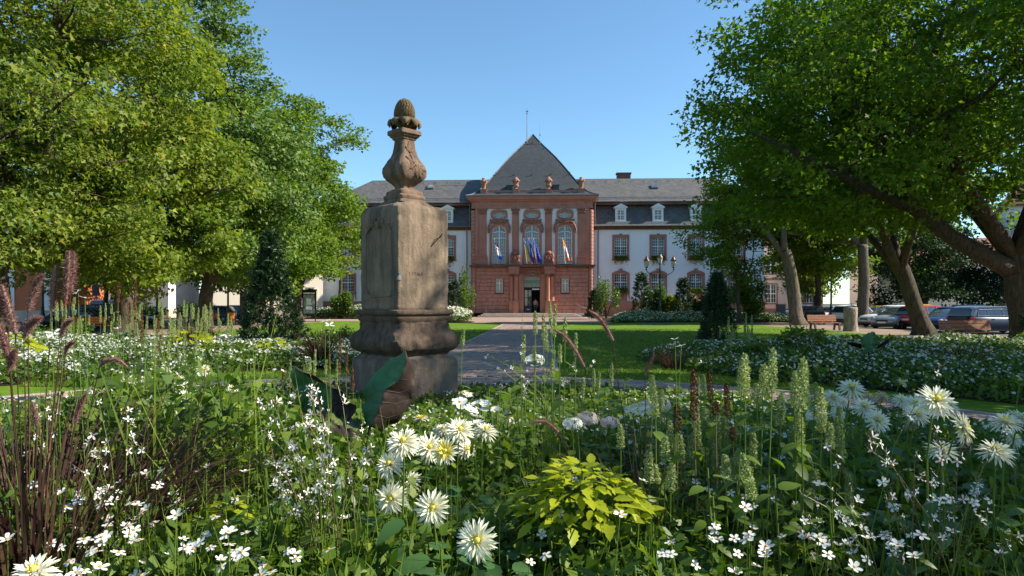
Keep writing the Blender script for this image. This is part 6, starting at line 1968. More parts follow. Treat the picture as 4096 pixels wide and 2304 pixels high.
# cream house with shutters, turned to the sun, left of the wing
v = P(1292, 0, 86)
ch = house('house', (-35.2, 79.5), 12.8, 10, R(22), 10.5, 'sunlit cream house with shutters and flower boxes left of the poster panel', M['stucco_cream'], M['tile_red'],
           [(7.0, 5.2, 1.0, 2.0), (9.0, 5.2, 1.0, 2.0), (11.2, 5.2, 1.0, 2.0), (3.4, 5.2, 1.0, 2.0), (9.2, 1.6, 1.0, 1.9), (11.2, 1.6, 1.0, 1.9)], 4, M['pale_stone'], M['pale_stone'], shutters=M['cream_paint'])
dd = MB(); dd.ring_xz(arch_pts(5.4, .75, 0, 2.6, .75), arch_pts(5.4, 1.05, 0, 2.6, 1.05), -.12, .1); dd.build('door_surround', M['stucco_beige'], ch)
MB().prism_xz(arch_pts(5.4, .76, 0, 2.6, .76), -.03, .05).build('door', M['bench_wood'], ch)
house('house', (-62, 76), 23, 9, R(4), 8.2, 'long white house behind the left trees', M['stucco_grey'], M['tile_red'], [(3, 4.6, 1.1, 1.6), (8, 4.6, 1.1, 1.6), (13, 4.6, 1.1, 1.6), (18, 4.6, 1.1, 1.6), (20.2, 1.4, .9, 1.5), (11, 1.6, .7, .8)], 4, M['stucco_beige'], None)
house('house', (-70, 70), 21, 9, R(2), 8.8, 'beige house with brown corner behind the black cars', M['stucco_beige'], M['tile_red'], [(3, 4.8, 1.1, 1.7), (8, 4.8, 1.1, 1.7), (13, 4.8, 1.1, 1.7), (18, 4.8, 1.1, 1.7), (5, 1.3, 1.1, 1.7), (15, 1.3, 1.1, 1.7)], 4, None, RT)
oh = house('house', (-58, 61), 16.6, 9, R(2), 9.5, 'orange-red house with white corner strips at the left edge', M['stucco_orange'], M['tile_red'], [(3, 5.2, 1.2, 1.9), (7, 5.2, 1.2, 1.9), (11, 5.2, 1.2, 1.9), (5, 1.4, 1.2, 1.9), (9.5, 1.4, 1.2, 1.9)], 4.2, M['pale_stone'], M['white_paint'])
for x in (.0, 12.6, 15.9):
    MB().box(x, x + .65, -.10, .02, 1.0, 9.48).build('corner_strip', M['white_paint'], oh)
ph = house('house', (29.5, 86), 9.2, 10, R(-8), 9.0, 'pale pink house right of the town hall', M['stucco_pink'], M['tile_red'], [(3.0, 1.7, 1.3, 2.3), (7.6, 1.7, 1.3, 2.3), (3.0, 5.4, 1.3, 2.0), (7.6, 5.4, 1.3, 2.0)], 4.2, RT, RT)
MB().box(-.05, 9.25, -.10, .02, 4.55, 4.8).build('string_course', RT, ph)
house('house', (45, 84), 26, 9, R(-6), 6.5, 'beige house behind the evergreen trees on the right', M['stucco_cream'], M['tile_red'], [(4, 3.2, 1.1, 1.6), (9, 3.2, 1.1, 1.6), (14, 3.2, 1.1, 1.6), (19, 3.2, 1.1, 1.6)], 3.5, RT, RT)
rh = house('house', (45.2, 62.5), 16, 9, R(-30), 10.5, 'white house at the right edge behind the parked cars', M['stucco'], M['tile_red'], [(2.6, 1.6, 1.1, 1.8), (6.5, 1.6, 1.1, 1.8), (2.6, 5.2, 1.1, 1.9), (6.5, 5.2, 1.1, 1.9), (10.5, 5.2, 1.1, 1.9)], 4.2, None, RT)

# ---- window boxes with trailing plants on the town hall and the cream house
def window_box(mw, u, v, z, w, label, seed, trail=.9):
    rg = np.random.default_rng(seed)
    p = mw @ Vector((u, v, z))
    rz = mw.to_euler().z
    b = empty('window_box', p, rz, label, 'window box', 'window boxes with trailing plants')
    MB().bbox(-w / 2, w / 2, -.2, 0, 0, .2, .01).build('planter', M['dark_ledge'], b)
    n = 900
    x = (rg.random(n) - .5) * w * 1.05
    tr = rg.random(n) ** 2 * trail * (.35 + .65 * (np.sin(x * 9 + seed) * .5 + .5))
    z_ = np.where(rg.random(n) < .55, .15 + rg.random(n) * .3, .15 - tr)
    y = -.12 + rg.normal(size=n) * .09 - .08 * (z_ < .1)
    V, Fc = scatter(LEAF4, np.stack([x, y, z_], 1), rg.normal(size=(n, 3)) + np.array([0, -.3, .5]), .09 + .06 * rg.random(n))
    link_mesh('foliage', np_mesh('foliage', V, [Fc]), b, [M['bedleaf']])
ch_mw = Matrix.Translation((-35.2, 79.5, 0)) @ Matrix.Rotation(R(22), 4, 'Z')
for i, c in enumerate((10.9, 15.45, 20.05)):
    window_box(hall_mw, c, VW - .12, 7.02, 1.5, 'planter with trailing plants on the %s upper window of the right wing' % ('first', 'second', 'third')[i], 70 + i)
window_box(hall_mw, -10.5, VW - .12, 7.02, 1.5, 'planter with trailing plants on the upper window right of the pedestal', 75, 1.3)
window_box(hall_mw, 10.9, VW - .16, 3.06, 1.5, 'planter with trailing plants on the first ground floor window of the right wing', 76)
window_box(hall_mw, 20.05, VW - .16, 3.06, 1.5, 'planter with trailing plants on the third ground floor window of the right wing', 77)
for i, c in enumerate((7.0, 9.0, 11.2)):
    window_box(ch_mw, c, -.06, 5.0, 1.1, '%s of three flower boxes on the cream house' % ('left', 'middle', 'right')[i], 80 + i, .8)

# ================================================================== the flower beds
sheet('flower_bed', arc(RC[0], RC[1], R_IN - .02, 0, 350, 48), .012, M['earth'])
left_poly = [(-19, 13.0)] + [(RC[0] + 11.9 * math.cos(R(a)), RC[1] + 11.9 * math.sin(R(a))) for a in (150, 142, 134, 126, 118, 111, 104)] + [(-4.0, 18.5), (-4.2, 24.5), (-19, 25.5)]
right_poly = [(RC[0] + 11.3 * math.cos(R(a)), RC[1] + 11.3 * math.sin(R(a))) for a in (-6, 6, 18, 30, 42, 52)] + [(4.2, 16.8), (3.6, 20), (5, 22), (16.8, 23), (17, 5)]
sheet('flower_bed', left_poly, .006, M['earth'])
sheet('flower_bed', right_poly, .006, M['earth'])
sheet('flower_bed', [(8.6, 57.7), (25, 59.5), (26, 68), (25, 80), (9.3, 80)], .012, M['earth'])
sheet('flower_bed', [(-9.5, 57.0), (-3.6, 57.2), (-3.2, 60), (-5.0, 68), (-5.2, 80), (-8.8, 80), (-9.5, 66)], .012, M['earth'])
sheet('flower_bed', [(-24, 71), (-11, 71), (-10, 82), (-24, 84)], .012, M['earth'])

def inside(poly, x, y):
    c = np.zeros(len(x), bool)
    n = len(poly); j = n - 1
    for i in range(n):
        xi, yi = poly[i]; xj, yj = poly[j]
        m = ((yi > y) != (yj > y)) & (x < (xj - xi) * (y - yi) / (yj - yi + 1e-12) + xi)
        c ^= m; j = i
    return c
STAR5v = [[0, 0, 0]]; STAR5f = []
for k in range(5):
    a = 2 * PI * k / 5
    for (r, da, z) in ((.62, -.42, .10), (1.0, 0, .12), (.62, .42, .10)):
        STAR5v.append([r * math.cos(a + da), r * math.sin(a + da), z])
    STAR5f.append([0, 1 + 3 * k, 2 + 3 * k, 3 + 3 * k])
STAR5 = (np.array(STAR5v), np.array(STAR5f))
def vnoise(x, y, s, seed=0):
    return np.sin(x * s + 1.3 * np.sin(y * s * .7 + seed) + seed) * np.cos(y * s * 1.1 + 1.7 * np.sin(x * s * .6 + seed * 2)) * .5 + .5

def carpet(name, label, x, y, top, leaf, nleaf_m, white=None, wsize=.03, wcol='petal', lm='bedleaf', stalks=0):
    """foliage filling from the soil to height `top`, small flowers on its surface"""
    n = len(x)
    z = top * (.12 + .88 * rng.random(n) ** .6)
    nr = rng.normal(size=(n, 3)) * .6 + np.array([0, -.15, .75])
    parts = []
    V, Fc = scatter(LEAF4, np.stack([x, y, z], 1), nr, leaf * (.55 + .8 * rng.random(n)))
    parts.append((V, Fc, 0))
    mats = [M[lm], M[wcol], M['stem']]
    if white is not None:
        wx, wy, wt = white
        k = len(wx)
        wz = wt * np.where(rng.random(k) < .35, .25 + .7 * rng.random(k), .90 + .16 * rng.random(k)) + .02
        V, Fc = scatter(STAR5, np.stack([wx, wy, wz], 1), rng.normal(size=(k, 3)) * .45 + np.array([.15, -.25, .9]), wsize * (.6 + .6 * rng.random(k)))
        parts.append((V, Fc, 1))
    if stalks:
        i = rng.integers(0, n, stalks)
        V, Fc = scatter(THIN, np.stack([x[i], y[i], top[i] * .25], 1), rng.normal(size=(stalks, 3)) * np.array([1, 1, .1]), top[i] * (.6 + .6 * rng.random(stalks)), dirv=rng.normal(size=(stalks, 3)) * .3 + np.array([0, 0, 1.]))
        Vr = V.reshape(-1, 3, 3)
        parts.append((V, Fc, 2))
    V, Fs, ms = merge(parts)
    o = link_mesh(name, np_mesh(name, V, Fs, ms), None, mats)
    tag(o, label, 'flowers', kind='stuff')
    return o

THIN = (np.array([[-.010, 0, 0], [.010, 0, 0], [.0, 1, 0]]), np.array([[0, 1, 2]]))
def rand_in(poly, n):
    px = [p[0] for p in poly]; py = [p[1] for p in poly]
    x = rng.uniform(min(px), max(px), n); y = rng.uniform(min(py), max(py), n)
    k = inside(poly, x, y)
    return x[k], y[k]
# left bed
def edge_dist(poly, x, y):
    d = np.full(len(x), 1e9)
    for (x0, y0), (x1, y1) in zip(poly, poly[1:] + poly[:1]):
        t = np.clip(((x - x0) * (x1 - x0) + (y - y0) * (y1 - y0)) / ((x1 - x0) ** 2 + (y1 - y0) ** 2), 0, 1)
        d = np.minimum(d, np.hypot(x - x0 - t * (x1 - x0), y - y0 - t * (y1 - y0)))
    return d
def mound(poly, x, y, w): return np.clip(.16 + .84 * np.sqrt(np.clip(edge_dist(poly, x, y) / w, 0, 1)), 0, 1)
def bed_top_l(x, y): return (.36 + .24 * vnoise(x, y, 1.1, 1) + .016 * (y - 16)) * mound(left_poly, x, y, 2.2)
x, y = rand_in(left_poly, 70000); wx, wy = rand_in(left_poly, 22000)
kk = (vnoise(wx, wy, 1.5, 4) * .6 + vnoise(wx, wy, 4.1, 9) * .4 > .36); wx, wy = wx[kk], wy[kk]
carpet('white_bedding_flowers', 'mass of small white flowers in the sunlit left bed', x, y, bed_top_l(x, y), .10, 0, (wx, wy, bed_top_l(wx, wy)), .036, lm='shrub', stalks=1500)
# right bed
def bed_top_r(x, y): return (.38 + .22 * vnoise(x, y, 1.0, 6) + .018 * (y - 12)) * mound(right_poly, x, y, 2.2)
x, y = rand_in(right_poly, 75000); wx, wy = rand_in(right_poly, 22000)
kk = (vnoise(wx, wy, 1.4, 2) * .6 + vnoise(wx, wy, 4.3, 5) * .4 > .38); wx, wy = wx[kk], wy[kk]
carpet('white_bedding_flowers', 'mass of small white flowers in the shaded right bed', x, y, bed_top_r(x, y), .10, 0, (wx, wy, bed_top_r(wx, wy)), .034, lm='bedleaf', stalks=1200)
# beds before the town hall
pb = [(8.7, 57.9), (24.8, 59.6), (25.6, 64), (9.2, 63.5)]
x, y = rand_in(pb, 26000); pbr = pb; wx, wy = rand_in(pb, 9000)
tp = lambda x, y: mound(pbr, x, y, 3.2) * (.75 + .55 * vnoise(x, y, .8, 3) * np.clip((y - 57) / 4, .3, 1))
carpet('white_bedding_flowers', 'low border of white and cream flowers before the right wing', x, y, tp(x, y), .16, 0, (wx, wy, tp(wx, wy)), .055, 'cream', 'bedleaf')
pb = [(-9.3, 57.2), (-4.0, 57.4), (-3.4, 60), (-5.0, 66), (-9, 66)]
x, y = rand_in(pb, 12000); wx, wy = rand_in(pb, 3600)
tp2 = lambda x, y: .45 + .75 * np.exp(-((x + 5.6) ** 2 + (y - 61) ** 2) / 8) + .2 * vnoise(x, y, 1, 3)
carpet('white_bedding_flowers', 'mound of cream-white flowers left of the town hall steps', x, y, tp2(x, y), .15, 0, (wx, wy, tp2(wx, wy)), .08, 'cream', 'shrub')
pb = [(-23.8, 71.2), (-11, 71.2), (-10.4, 78), (-23.8, 78)]
x, y = rand_in(pb, 16000); wx, wy = rand_in(pb, 3000)
tp3 = lambda x, y: .7 + .8 * vnoise(x, y, .7, 5)
carpet('white_bedding_flowers', 'border of white and yellow-green plants before the left wing', x, y, tp3(x, y), .18, 0, (wx, wy, tp3(wx, wy)), .08, 'petal', 'shrub')
# the round bed in the foreground
def near_top(x, y):
    h = np.interp(y, [1.2, 2.2, 3.2, 4.5, 6.5, 8.5, 13], [.52, .62, .69, .63, .44, .25, .18])
    h = h * (.72 + .45 * vnoise(x, y, 2.6, 3)) 
    d = np.hypot(x + 1.8, y - 9.6)
    h = h * (1 + .75 * np.exp(-((x + y * .50) / (y * .24)) ** 2) * ((y > 3.5) & (y < 8.5)))
    return h * np.where(d < 1.6, .55 + .45 * d / 1.6, 1)
n = 150000
y = 1.25 + 11.4 * rng.random(n) ** 1.9
x = (rng.random(n) * 2 - 1) * (y * .80 + .5)
k = (np.hypot(x - RC[0], y - RC[1]) < R_IN - .1) | (y < 6)
k &= ~((np.abs(x + 1.81) + np.abs(y - 11.5)) < 1.0) & (np.hypot(x - RC[0], y - RC[1]) < R_IN + 1.4) & ~((y > 5.5) & (np.hypot(x - RC[0], y - RC[1]) > R_IN - .1))
x, y = x[k], y[k]
nw = 3600
wy = 5.2 + 7.4 * rng.random(nw); wx = (rng.random(nw) * 2 - 1) * wy * .78
kw = (np.hypot(wx - RC[0], wy - RC[1]) < R_IN - .1) & (vnoise(wx, wy, 1.6, 8) > .35) & ~((np.abs(wx + 1.81) + np.abs(wy - 11.5)) < 1.0)
wx, wy = wx[kw], wy[kw]
sz = np.interp(y, [1.2, 3, 8, 13], [.045, .06, .085, .09])
carpet('bedding_foliage', 'green foliage filling the round foreground bed', x, y, near_top(x, y), sz, 0, (wx, wy, near_top(wx, wy) * 1.15), .020, 'petal', 'bedleaf', stalks=9000)

n = 26000
y = 1.5 + 6.0 * rng.random(n) ** 1.6; x = (rng.random(n) * 2 - 1) * (y * .80 + .4)
tp_n = near_top(x, y)
V1, F1 = scatter(LANCE, np.stack([x, y, tp_n * (.45 + .6 * rng.random(n))], 1), rng.normal(size=(n, 3)) + np.array([0, -.4, .4]), .05 + .07 * rng.random(n), dirv=rng.normal(size=(n, 3)) * .6 + np.array([0, 0, .8]))
o = link_mesh('bedding_foliage', np_mesh('bedding_foliage', V1, [F1]), None, [M['shrub']])
tag(o, 'narrow upright leaves among the foliage of the round bed', 'foliage', kind='stuff')

# ---- leaf shapes for single plants -------------------------------
def leaf_mesh(name, mat, L=1.0, W=.55, serr=.06, n=7, droop=.25, fold=.12):
    vs, fs = [], []
    for i in range(n + 1):
        t = i / n
        w = W / 2 * math.sin(PI * min(1, t ** .75 * .94 + .06)) ** .9 * (1 + (serr if i % 2 else -serr)) if i < n else 0.004
        y = L * t; z = -droop * t * t
        vs += [(-w, y - (.02 if i % 2 else 0), z + fold * w), (0, y, z), (w, y - (.02 if i % 2 else 0), z + fold * w)]
    for i in range(n):
        b = 3 * i
        fs += [(b, b + 1, b + 4, b + 3), (b + 1, b + 2, b + 5, b + 4)]
    me = bpy.data.meshes.new(name); me.from_pydata(vs, [], fs); me.materials.append(mat)
    me.polygons.foreach_set('use_smooth', [True] * len(fs)); me.update()
    return me
LM = {'dahlia': leaf_mesh('leaf', M['dahlialeaf'], 1, .52), 'mint': leaf_mesh('leaf', M['bedleaf'], 1, .60, .05), 'lime': leaf_mesh('leaf', M['lime'], 1, .50, .14, 9, .12), 'bidens': leaf_mesh('leaf', M['bedleaf'], 1, .36, .12)}
rf = random.Random(3)
def bloom_mesh(name, seed, kind='full'):
    r_ = random.Random(seed)
    mb = MB()
    if kind == 'full': rings = [(17, -14, 1.0), (18, 4, 1.0), (17, 20, .98), (15, 36, .90), (12, 52, .74), (9, 68, .55)]
    elif kind == 'half': rings = [(13, 6, .95), (14, 24, .95), (13, 42, .85), (12, 58, .72), (9, 72, .6)]
    elif kind == 'wilt': rings = [(13, -45, .80), (14, -20, .85), (13, 5, .85), (12, 30, .8), (9, 55, .6)]
    for ri, (n, el, ln) in enumerate(rings):
        for k in range(n):
            a = 2 * PI * (k + .5 * (ri % 2) + r_.uniform(-.25, .25)) / n
            e = R(el + r_.uniform(-9, 9)); l = ln * r_.uniform(.86, 1.08)
            w = .066 * r_.uniform(.8, 1.2) * (1.25 if kind == 'half' else 1)
            tw = r_.uniform(-.5, .5)
            pts = []
            for t, wf in ((.08, .5), (.42, 1.0), (.78, .85), (1.0, .12)):
                ee = e - (t - .4) * (.25 if kind != 'wilt' else .9) * r_.uniform(.6, 1.4)
                rr = l * t
                p = Vector((math.cos(a) * math.cos(ee) * rr, math.sin(a) * math.cos(ee) * rr, math.sin(ee) * rr * .9))
                sd = Vector((-math.sin(a), math.cos(a), tw * .6 * t)).normalized() * w * wf
                up = Vector((-math.cos(a) * math.sin(ee), -math.sin(a) * math.sin(ee), math.cos(ee)))
                pts += [p - sd + up * w * .5 * wf, p, p + sd + up * w * .5 * wf]
            mb.mat(1 if (kind == 'half' and el > 40) or (kind == 'full' and el > 60) else 0)
            mb.add(pts, [f for i in range(3) for f in ((i * 3, i * 3 + 1, i * 3 + 4, i * 3 + 3), (i * 3 + 1, i * 3 + 2, i * 3 + 5, i * 3 + 4))])
    me = mb.mesh(name)
    a = M['wilt'] if kind == 'wilt' else M['cream']
    me.materials.append(a); me.materials.append(M['wilt'] if kind == 'wilt' else M['cream_yellow'])
    me.polygons.foreach_set('use_smooth', [True] * len(me.polygons))
    return me
BL = {'full': [bloom_mesh('bloom', s) for s in (1, 2, 3)], 'half': [bloom_mesh('bloom', s, 'half') for s in (4, 5)], 'wilt': [bloom_mesh('bloom', s, 'wilt') for s in (6, 7)]}
eye_me = MB().ball((0, 0, .30), (.16, .16, .12), 9, 6).mesh('centre'); eye_me.materials.append(M['cream_yellow'])
cal_me = MB().lathe([(.05, -.32), (.14, -.20), (.20, -.05), (.12, .02)], 9).mesh('calyx'); cal_me.materials.append(M['bud'])
bud_me = MB().lathe([(.04, -.9), (.5, -.6), (.85, -.1), (.9, .3), (.6, .75), (.15, .95)], 10).mesh('bud'); bud_me.materials.append(M['bud'])
def orient(face):
    return Vector(face).normalized().to_track_quat('Z', 'Y').to_euler()
def dahlia(X, Y, d, state, face, label, leaves=3, real=.13):
    D = real * F / d
    p = P(X, Y, D)
    if state == 'bud': D = .05 * F / d; p = P(X, Y, D)
    t = empty('dahlia', (p.x + rf.uniform(-.06, .06), p.y + rf.uniform(.02, .12), 0), 0, label, 'dahlia', 'cream dahlias of the round bed')
    o = Vector(t.location)
    fv = Vector(face).normalized()
    top = p - o
    bk = top - fv * real * .16
    MB().tube([(0, 0, 0), (bk.x * .25, bk.y * .25, bk.z * .4), (bk.x * .7 - fv.x * .04, bk.y * .7 - fv.y * .04, bk.z * .82), tuple(bk)], [.0055, .005, .004, .0035], 6).build('stem', M['stem'], t)
    s = real / 2 * (1.2 if state == 'full' else 1.1)
    if state == 'bud':
        share('bud', bud_me, t, top, orient(fv), .014)
        return
    b = share('bloom', rf.choice(BL[state]), t, top, orient(fv), s)
    b.rotation_euler = (Matrix.Rotation(0, 3, 'Z') @ orient(fv).to_matrix() @ Matrix.Rotation(rf.uniform(0, 6), 3, 'Z')).to_euler()
    if state != 'wilt': share('centre', eye_me, b)
    share('calyx', cal_me, b)
    for k in range(leaves):
        a = rf.uniform(0, 2 * PI); zf = rf.uniform(.45, .85)
        q = Vector((top.x * zf, top.y * zf, top.z * zf * .9))
        share('leaf', LM['dahlia'], t, q, (R(rf.uniform(-30, 25)), R(rf.uniform(-20, 20)), a), rf.uniform(.09, .15))
CL = 'cream cactus dahlia in the cluster right of the pedestal foot'
CR = 'cream cactus dahlia in the large cluster at the right'
CLF = 'cream cactus dahlia in the sunlit cluster beside the red grass'
up = (.1, -.5, .9); cm = (0, -.95, .45); sd_l = (-.7, -.5, .5); sd_r = (.7, -.4, .5)
for X, Y, d, st, fc in ((1615, 1774, 130, 'full', (0, -.55, .85)), (1717, 1793, 110, 'full', (.25, -.7, .5)), (1780, 1806, 115, 'half', (.1, -.95, .35)), (1864, 1799, 80, 'full', (.5, -.5, .5)), (1561, 1862, 110, 'full', (-.25, -.7, .7)),
                        (1839, 1724, 105, 'full', (.2, -.7, .7)), (1773, 1724, 80, 'full', (-.1, -.2, 1)), (1942, 1728, 95, 'full', (.2, -.25, 1)), (1683, 1678, 62, 'half', (0, -.1, 1)), (1861, 1584, 72, 'half', (0, -.05, 1)),
                        (1643, 1924, 85, 'full', (.2, -.6, .6)), (1593, 1908, 62, 'half', (-.3, -.5, .8)), (1565, 1993, 118, 'full', (-.1, -.95, .3)), (1730, 2030, 128, 'full', (.1, -.95, .35)), (1817, 2018, 80, 'full', (.6, -.5, .6)),
                        (1774, 2093, 62, 'half', (.2, -.6, .5)), (1749, 2180, 112, 'wilt', (.5, -.8, .0)), (1443, 2036, 92, 'full', (-.2, -.5, .8)), (1418, 2118, 100, 'wilt', (-.3, -.8, .1)), (1805, 1924, 82, 'wilt', (.2, -.4, .8)), (2039, 1666, 62, 'full', (.6, -.5, .6))):
    dahlia(X, Y, d, st, fc, CL if st == 'full' else ('half-open yellowish dahlia in the cluster right of the pedestal foot' if st == 'half' else 'wilting dahlia in the cluster right of the pedestal foot'), 4)
dahlia(1908, 2161, 150, 'full', (.05, -.97, .3), 'largest cream dahlia, facing the viewer at the bottom centre', 6)
dahlia(2277, 2038, 88, 'half', (0, -.1, 1), 'half-open dahlia on a bare stem below the lime-green plant', 4)
dahlia(140, 2296, 160, 'full', (.1, -.4, .9), 'cream dahlia cut by the bottom left edge', 4)
for X, Y, d, st, fc in ((3405, 1556, 95, 'full', (0, -.45, .9)), (3330, 1593, 76, 'full', up), (3365, 1612, 66, 'full', up), (3455, 1631, 88, 'full', (-.1, -.5, .8)), (3508, 1684, 92, 'full', (.2, -.8, .5)), (3530, 1587, 74, 'wilt', (0, -.5, .6)), (3470, 1585, 60, 'wilt', (0, -.5, .6)),
                        (3605, 1606, 70, 'full', up), (3661, 1618, 82, 'full', (-.2, -.7, .6)), (3742, 1606, 132, 'full', (-.05, -.75, .65)), (3667, 1662, 92, 'full', up), (3645, 1693, 76, 'wilt', (-.2, -.3, 1)), (3848, 1712, 120, 'full', (.8, -.5, .3)), (3792, 1618, 90, 'full', (.6, -.5, .6)),
                        (4023, 1693, 112, 'full', (-.1, -.15, 1)), (4075, 1674, 92, 'full', (.2, -.2, 1)), (4048, 1755, 82, 'full', (.4, -.5, .6)), (3985, 1812, 125, 'full', (-.05, -.3, 1)), (3767, 1805, 112, 'full', (0, -.2, 1)), (3605, 1534, 52, 'half', (.7, -.3, .6)), (4060, 1911, 86, 'wilt', (0, -.7, .4)),
                        (3265, 1660, 80, 'full', (-.6, -.5, .5)), (3350, 1655, 62, 'full', up), (3870, 1790, 80, 'wilt', (.6, -.5, .1))):
    dahlia(X, Y, d, st, fc, CR if st == 'full' else ('half-open dahlia above the large right cluster' if st == 'half' else 'wilting dahlia in the large cluster at the right'), 3)
for X, Y, d, st, fc in ((814, 1483, 56, 'full', up), (655, 1487, 44, 'full', up), (513, 1525, 58, 'full', up), (707, 1528, 64, 'full', up), (735, 1591, 68, 'full', (.2, -.6, .7)), (700, 1632, 74, 'full', (.2, -.5, .8)), (485, 1653, 78, 'full', up), (416, 1681, 78, 'full', (-.2, -.4, .9)), (554, 1667, 82, 'full', up), (499, 1705, 84, 'full', (0, -.5, .8)),
                        (627, 1698, 52, 'wilt', up), (610, 1778, 68, 'full', cm), (547, 1771, 64, 'wilt', cm), (928, 1556, 48, 'full', up), (866, 1605, 48, 'wilt', cm), (575, 1750, 48, 'wilt', up)):
    dahlia(X, Y, d, st, fc, CLF if st == 'full' else 'wilting dahlia in the sunlit cluster beside the red grass', 3)
for X, Y, d in ((1845, 1668, 24), (1905, 2232, 30), (1468, 1862, 30), (2026, 1785, 24), (2286, 2240, 32), (2015, 1943, 22), (3393, 1696, 26), (3761, 1506, 26), (3706, 1509, 20), (3655, 1560, 22), (3325, 1632, 22), (1985, 1705, 22), (4080, 1520, 30), (600, 1680, 20), (3265, 1600, 20)):
    dahlia(X, Y, d, 'bud', (rf.uniform(-.3, .3), -.3, 1), 'round green dahlia bud on a thin stem')
# broad dahlia leaves low in the bottom centre
def leafy_plant(p, n, label, rad=.22, size=(.10, .17), lm='dahlia', name='dahlia_foliage', cat='plant', z0=.25, z1=.62, group=None):
    t = empty(name, (p[0], p[1], 0), 0, label, cat, group)
    MB().tube([(0, 0, 0), (.02, .01, z1 * .6), (0, .02, z1)], [.008, .006, .004], 5).build('stem', M['stem'], t)
    for k in range(n):
        a = 2 * PI * k * .381966 + rf.uniform(-.3, .3)
        f = (k + .5) / n
        r = rad * math.sqrt(1 - .75 * f) * rf.uniform(.25, 1.0)
        share('leaf', LM[lm], t, (math.cos(a) * r, math.sin(a) * r, z0 + (z1 - z0) * f + rf.uniform(-.04, .04)), (R(rf.uniform(-25, 30)), R(rf.uniform(-25, 25)), a - PI / 2 + rf.uniform(-.6, .6)), rf.uniform(*size))
    return t
for i in range(26):
    X = rf.uniform(1400, 2560); D = rf.uniform(2.3, 3.6)
    v = P(X, 0, D); leafy_plant((v.x, v.y), 20, 'broad dark green dahlia leaves low in the bottom centre', z1=rf.uniform(.52, .70), group='dahlia leaves at the bottom centre')
for i in range(12):
    v = P(rf.uniform(3300, 4150), 0, rf.uniform(2.8, 4.2)); leafy_plant((v.x, v.y), 16, 'dark green dahlia leaves below the large right cluster', z1=rf.uniform(.6, .85), group='dahlia leaves at the right')
for i in range(8):
    v = P(rf.uniform(380, 950), 0, rf.uniform(3.6, 5.2)); leafy_plant((v.x, v.y), 14, 'dahlia leaves below the sunlit left cluster', z1=rf.uniform(.55, .8), group='dahlia leaves at the left')
# lime-green leafy plants
def lime_plant(X, Y, D, rad, h, n, label, size=(.07, .12)):
    v = P(X, Y, D)
    t = empty('lime_leaf_plant', (v.x, v.y, 0), 0, label, 'plant')
    MB().tube([(0, 0, 0), (0, 0, v.z)], [.012, .006], 5).build('stem', M['stem'], t)
    for k in range(n):
        a = 2 * PI * k * .381966
        f = math.sqrt((k + .5) / n)
        z = v.z - h * f ** 1.8
        share('leaf', LM['lime'], t, (math.cos(a) * rad * f * rf.uniform(.75, 1.05), math.sin(a) * rad * f * rf.uniform(.75, 1.05), z + rf.uniform(-.03, .03)), (R(12 - 26 * f + rf.uniform(-24, 24)), R(rf.uniform(-28, 28)), a - PI / 2 + rf.uniform(-.5, .5)), rf.uniform(*size))
lime_plant(2330, 1872, 3.0, .31, .17, 240, 'large bright lime-green leafy plant in the front of the bed', (.05, .105))
lime_plant(920, 1985, 3.0, .10, .2, 36, 'small lime-green plant low at the left of the bed', (.06, .10))
lime_plant(1050, 1760, 4.4, .16, .3, 30, 'dull yellow-green leafy plant behind the thin-stemmed flowers', (.08, .12))
lime_plant(760, 1325, 18.5, .75, .5, 70, 'lime-green leafy clump in the left bed', (.25, .36))
lime_plant(1095, 1352, 18.2, .4, .3, 34, 'small lime-green clump in front of the large yew', (.2, .3))
lime_plant(60, 1335, 17.5, .6, .4, 40, 'yellow-green clump behind the red grass at the left', (.25, .36))
lime_plant(3120, 1350, 19.0, .9, .4, 60, 'yellow-green clump in the right bed behind the spikes', (.25, .36))
lime_plant(3350, 1372, 18.0, .8, .3, 50, 'dull green clump left of the big dark leaf in the right bed', (.25, .36))

# ---- flower spikes ------------------------------------------------
def spike_mesh(name, seed, dry=False, thin=1.0):
    r_ = np.random.default_rng(seed)
    n = 520
    t = r_.random(n) ** .9
    w = .105 * thin * np.interp(t, [0, .1, .55, .9, 1], [.7, 1, .95, .6, .15])
    whorl = .78 + .30 * np.abs(np.sin(t * 40))
    a = r_.random(n) * 2 * PI
    rr = w * whorl * (.55 + .5 * r_.random(n))
    pos = np.stack([rr * np.cos(a), rr * np.sin(a), t], 1)
    out = np.stack([np.cos(a), np.sin(a), np.full(n, .35)], 1)
    V, Fc = scatter(LEAF4, pos * np.array([1, 1, 1]), r_.normal(size=(n, 3)), .055 * (.6 + .7 * r_.random(n)), dirv=out + r_.normal(size=(n, 3)) * .5)
    me = np_mesh(name, V, [Fc]); me.materials.append(M['spike_dry' if dry else 'spike'])
    return me
SP = {'green': [spike_mesh('spike', s) for s in (1, 2, 3)], 'dry': [spike_mesh('spike', s, True, .8) for s in (4, 5)], 'slim': [spike_mesh('spike', s, False, .8) for s in (6, 7)]}
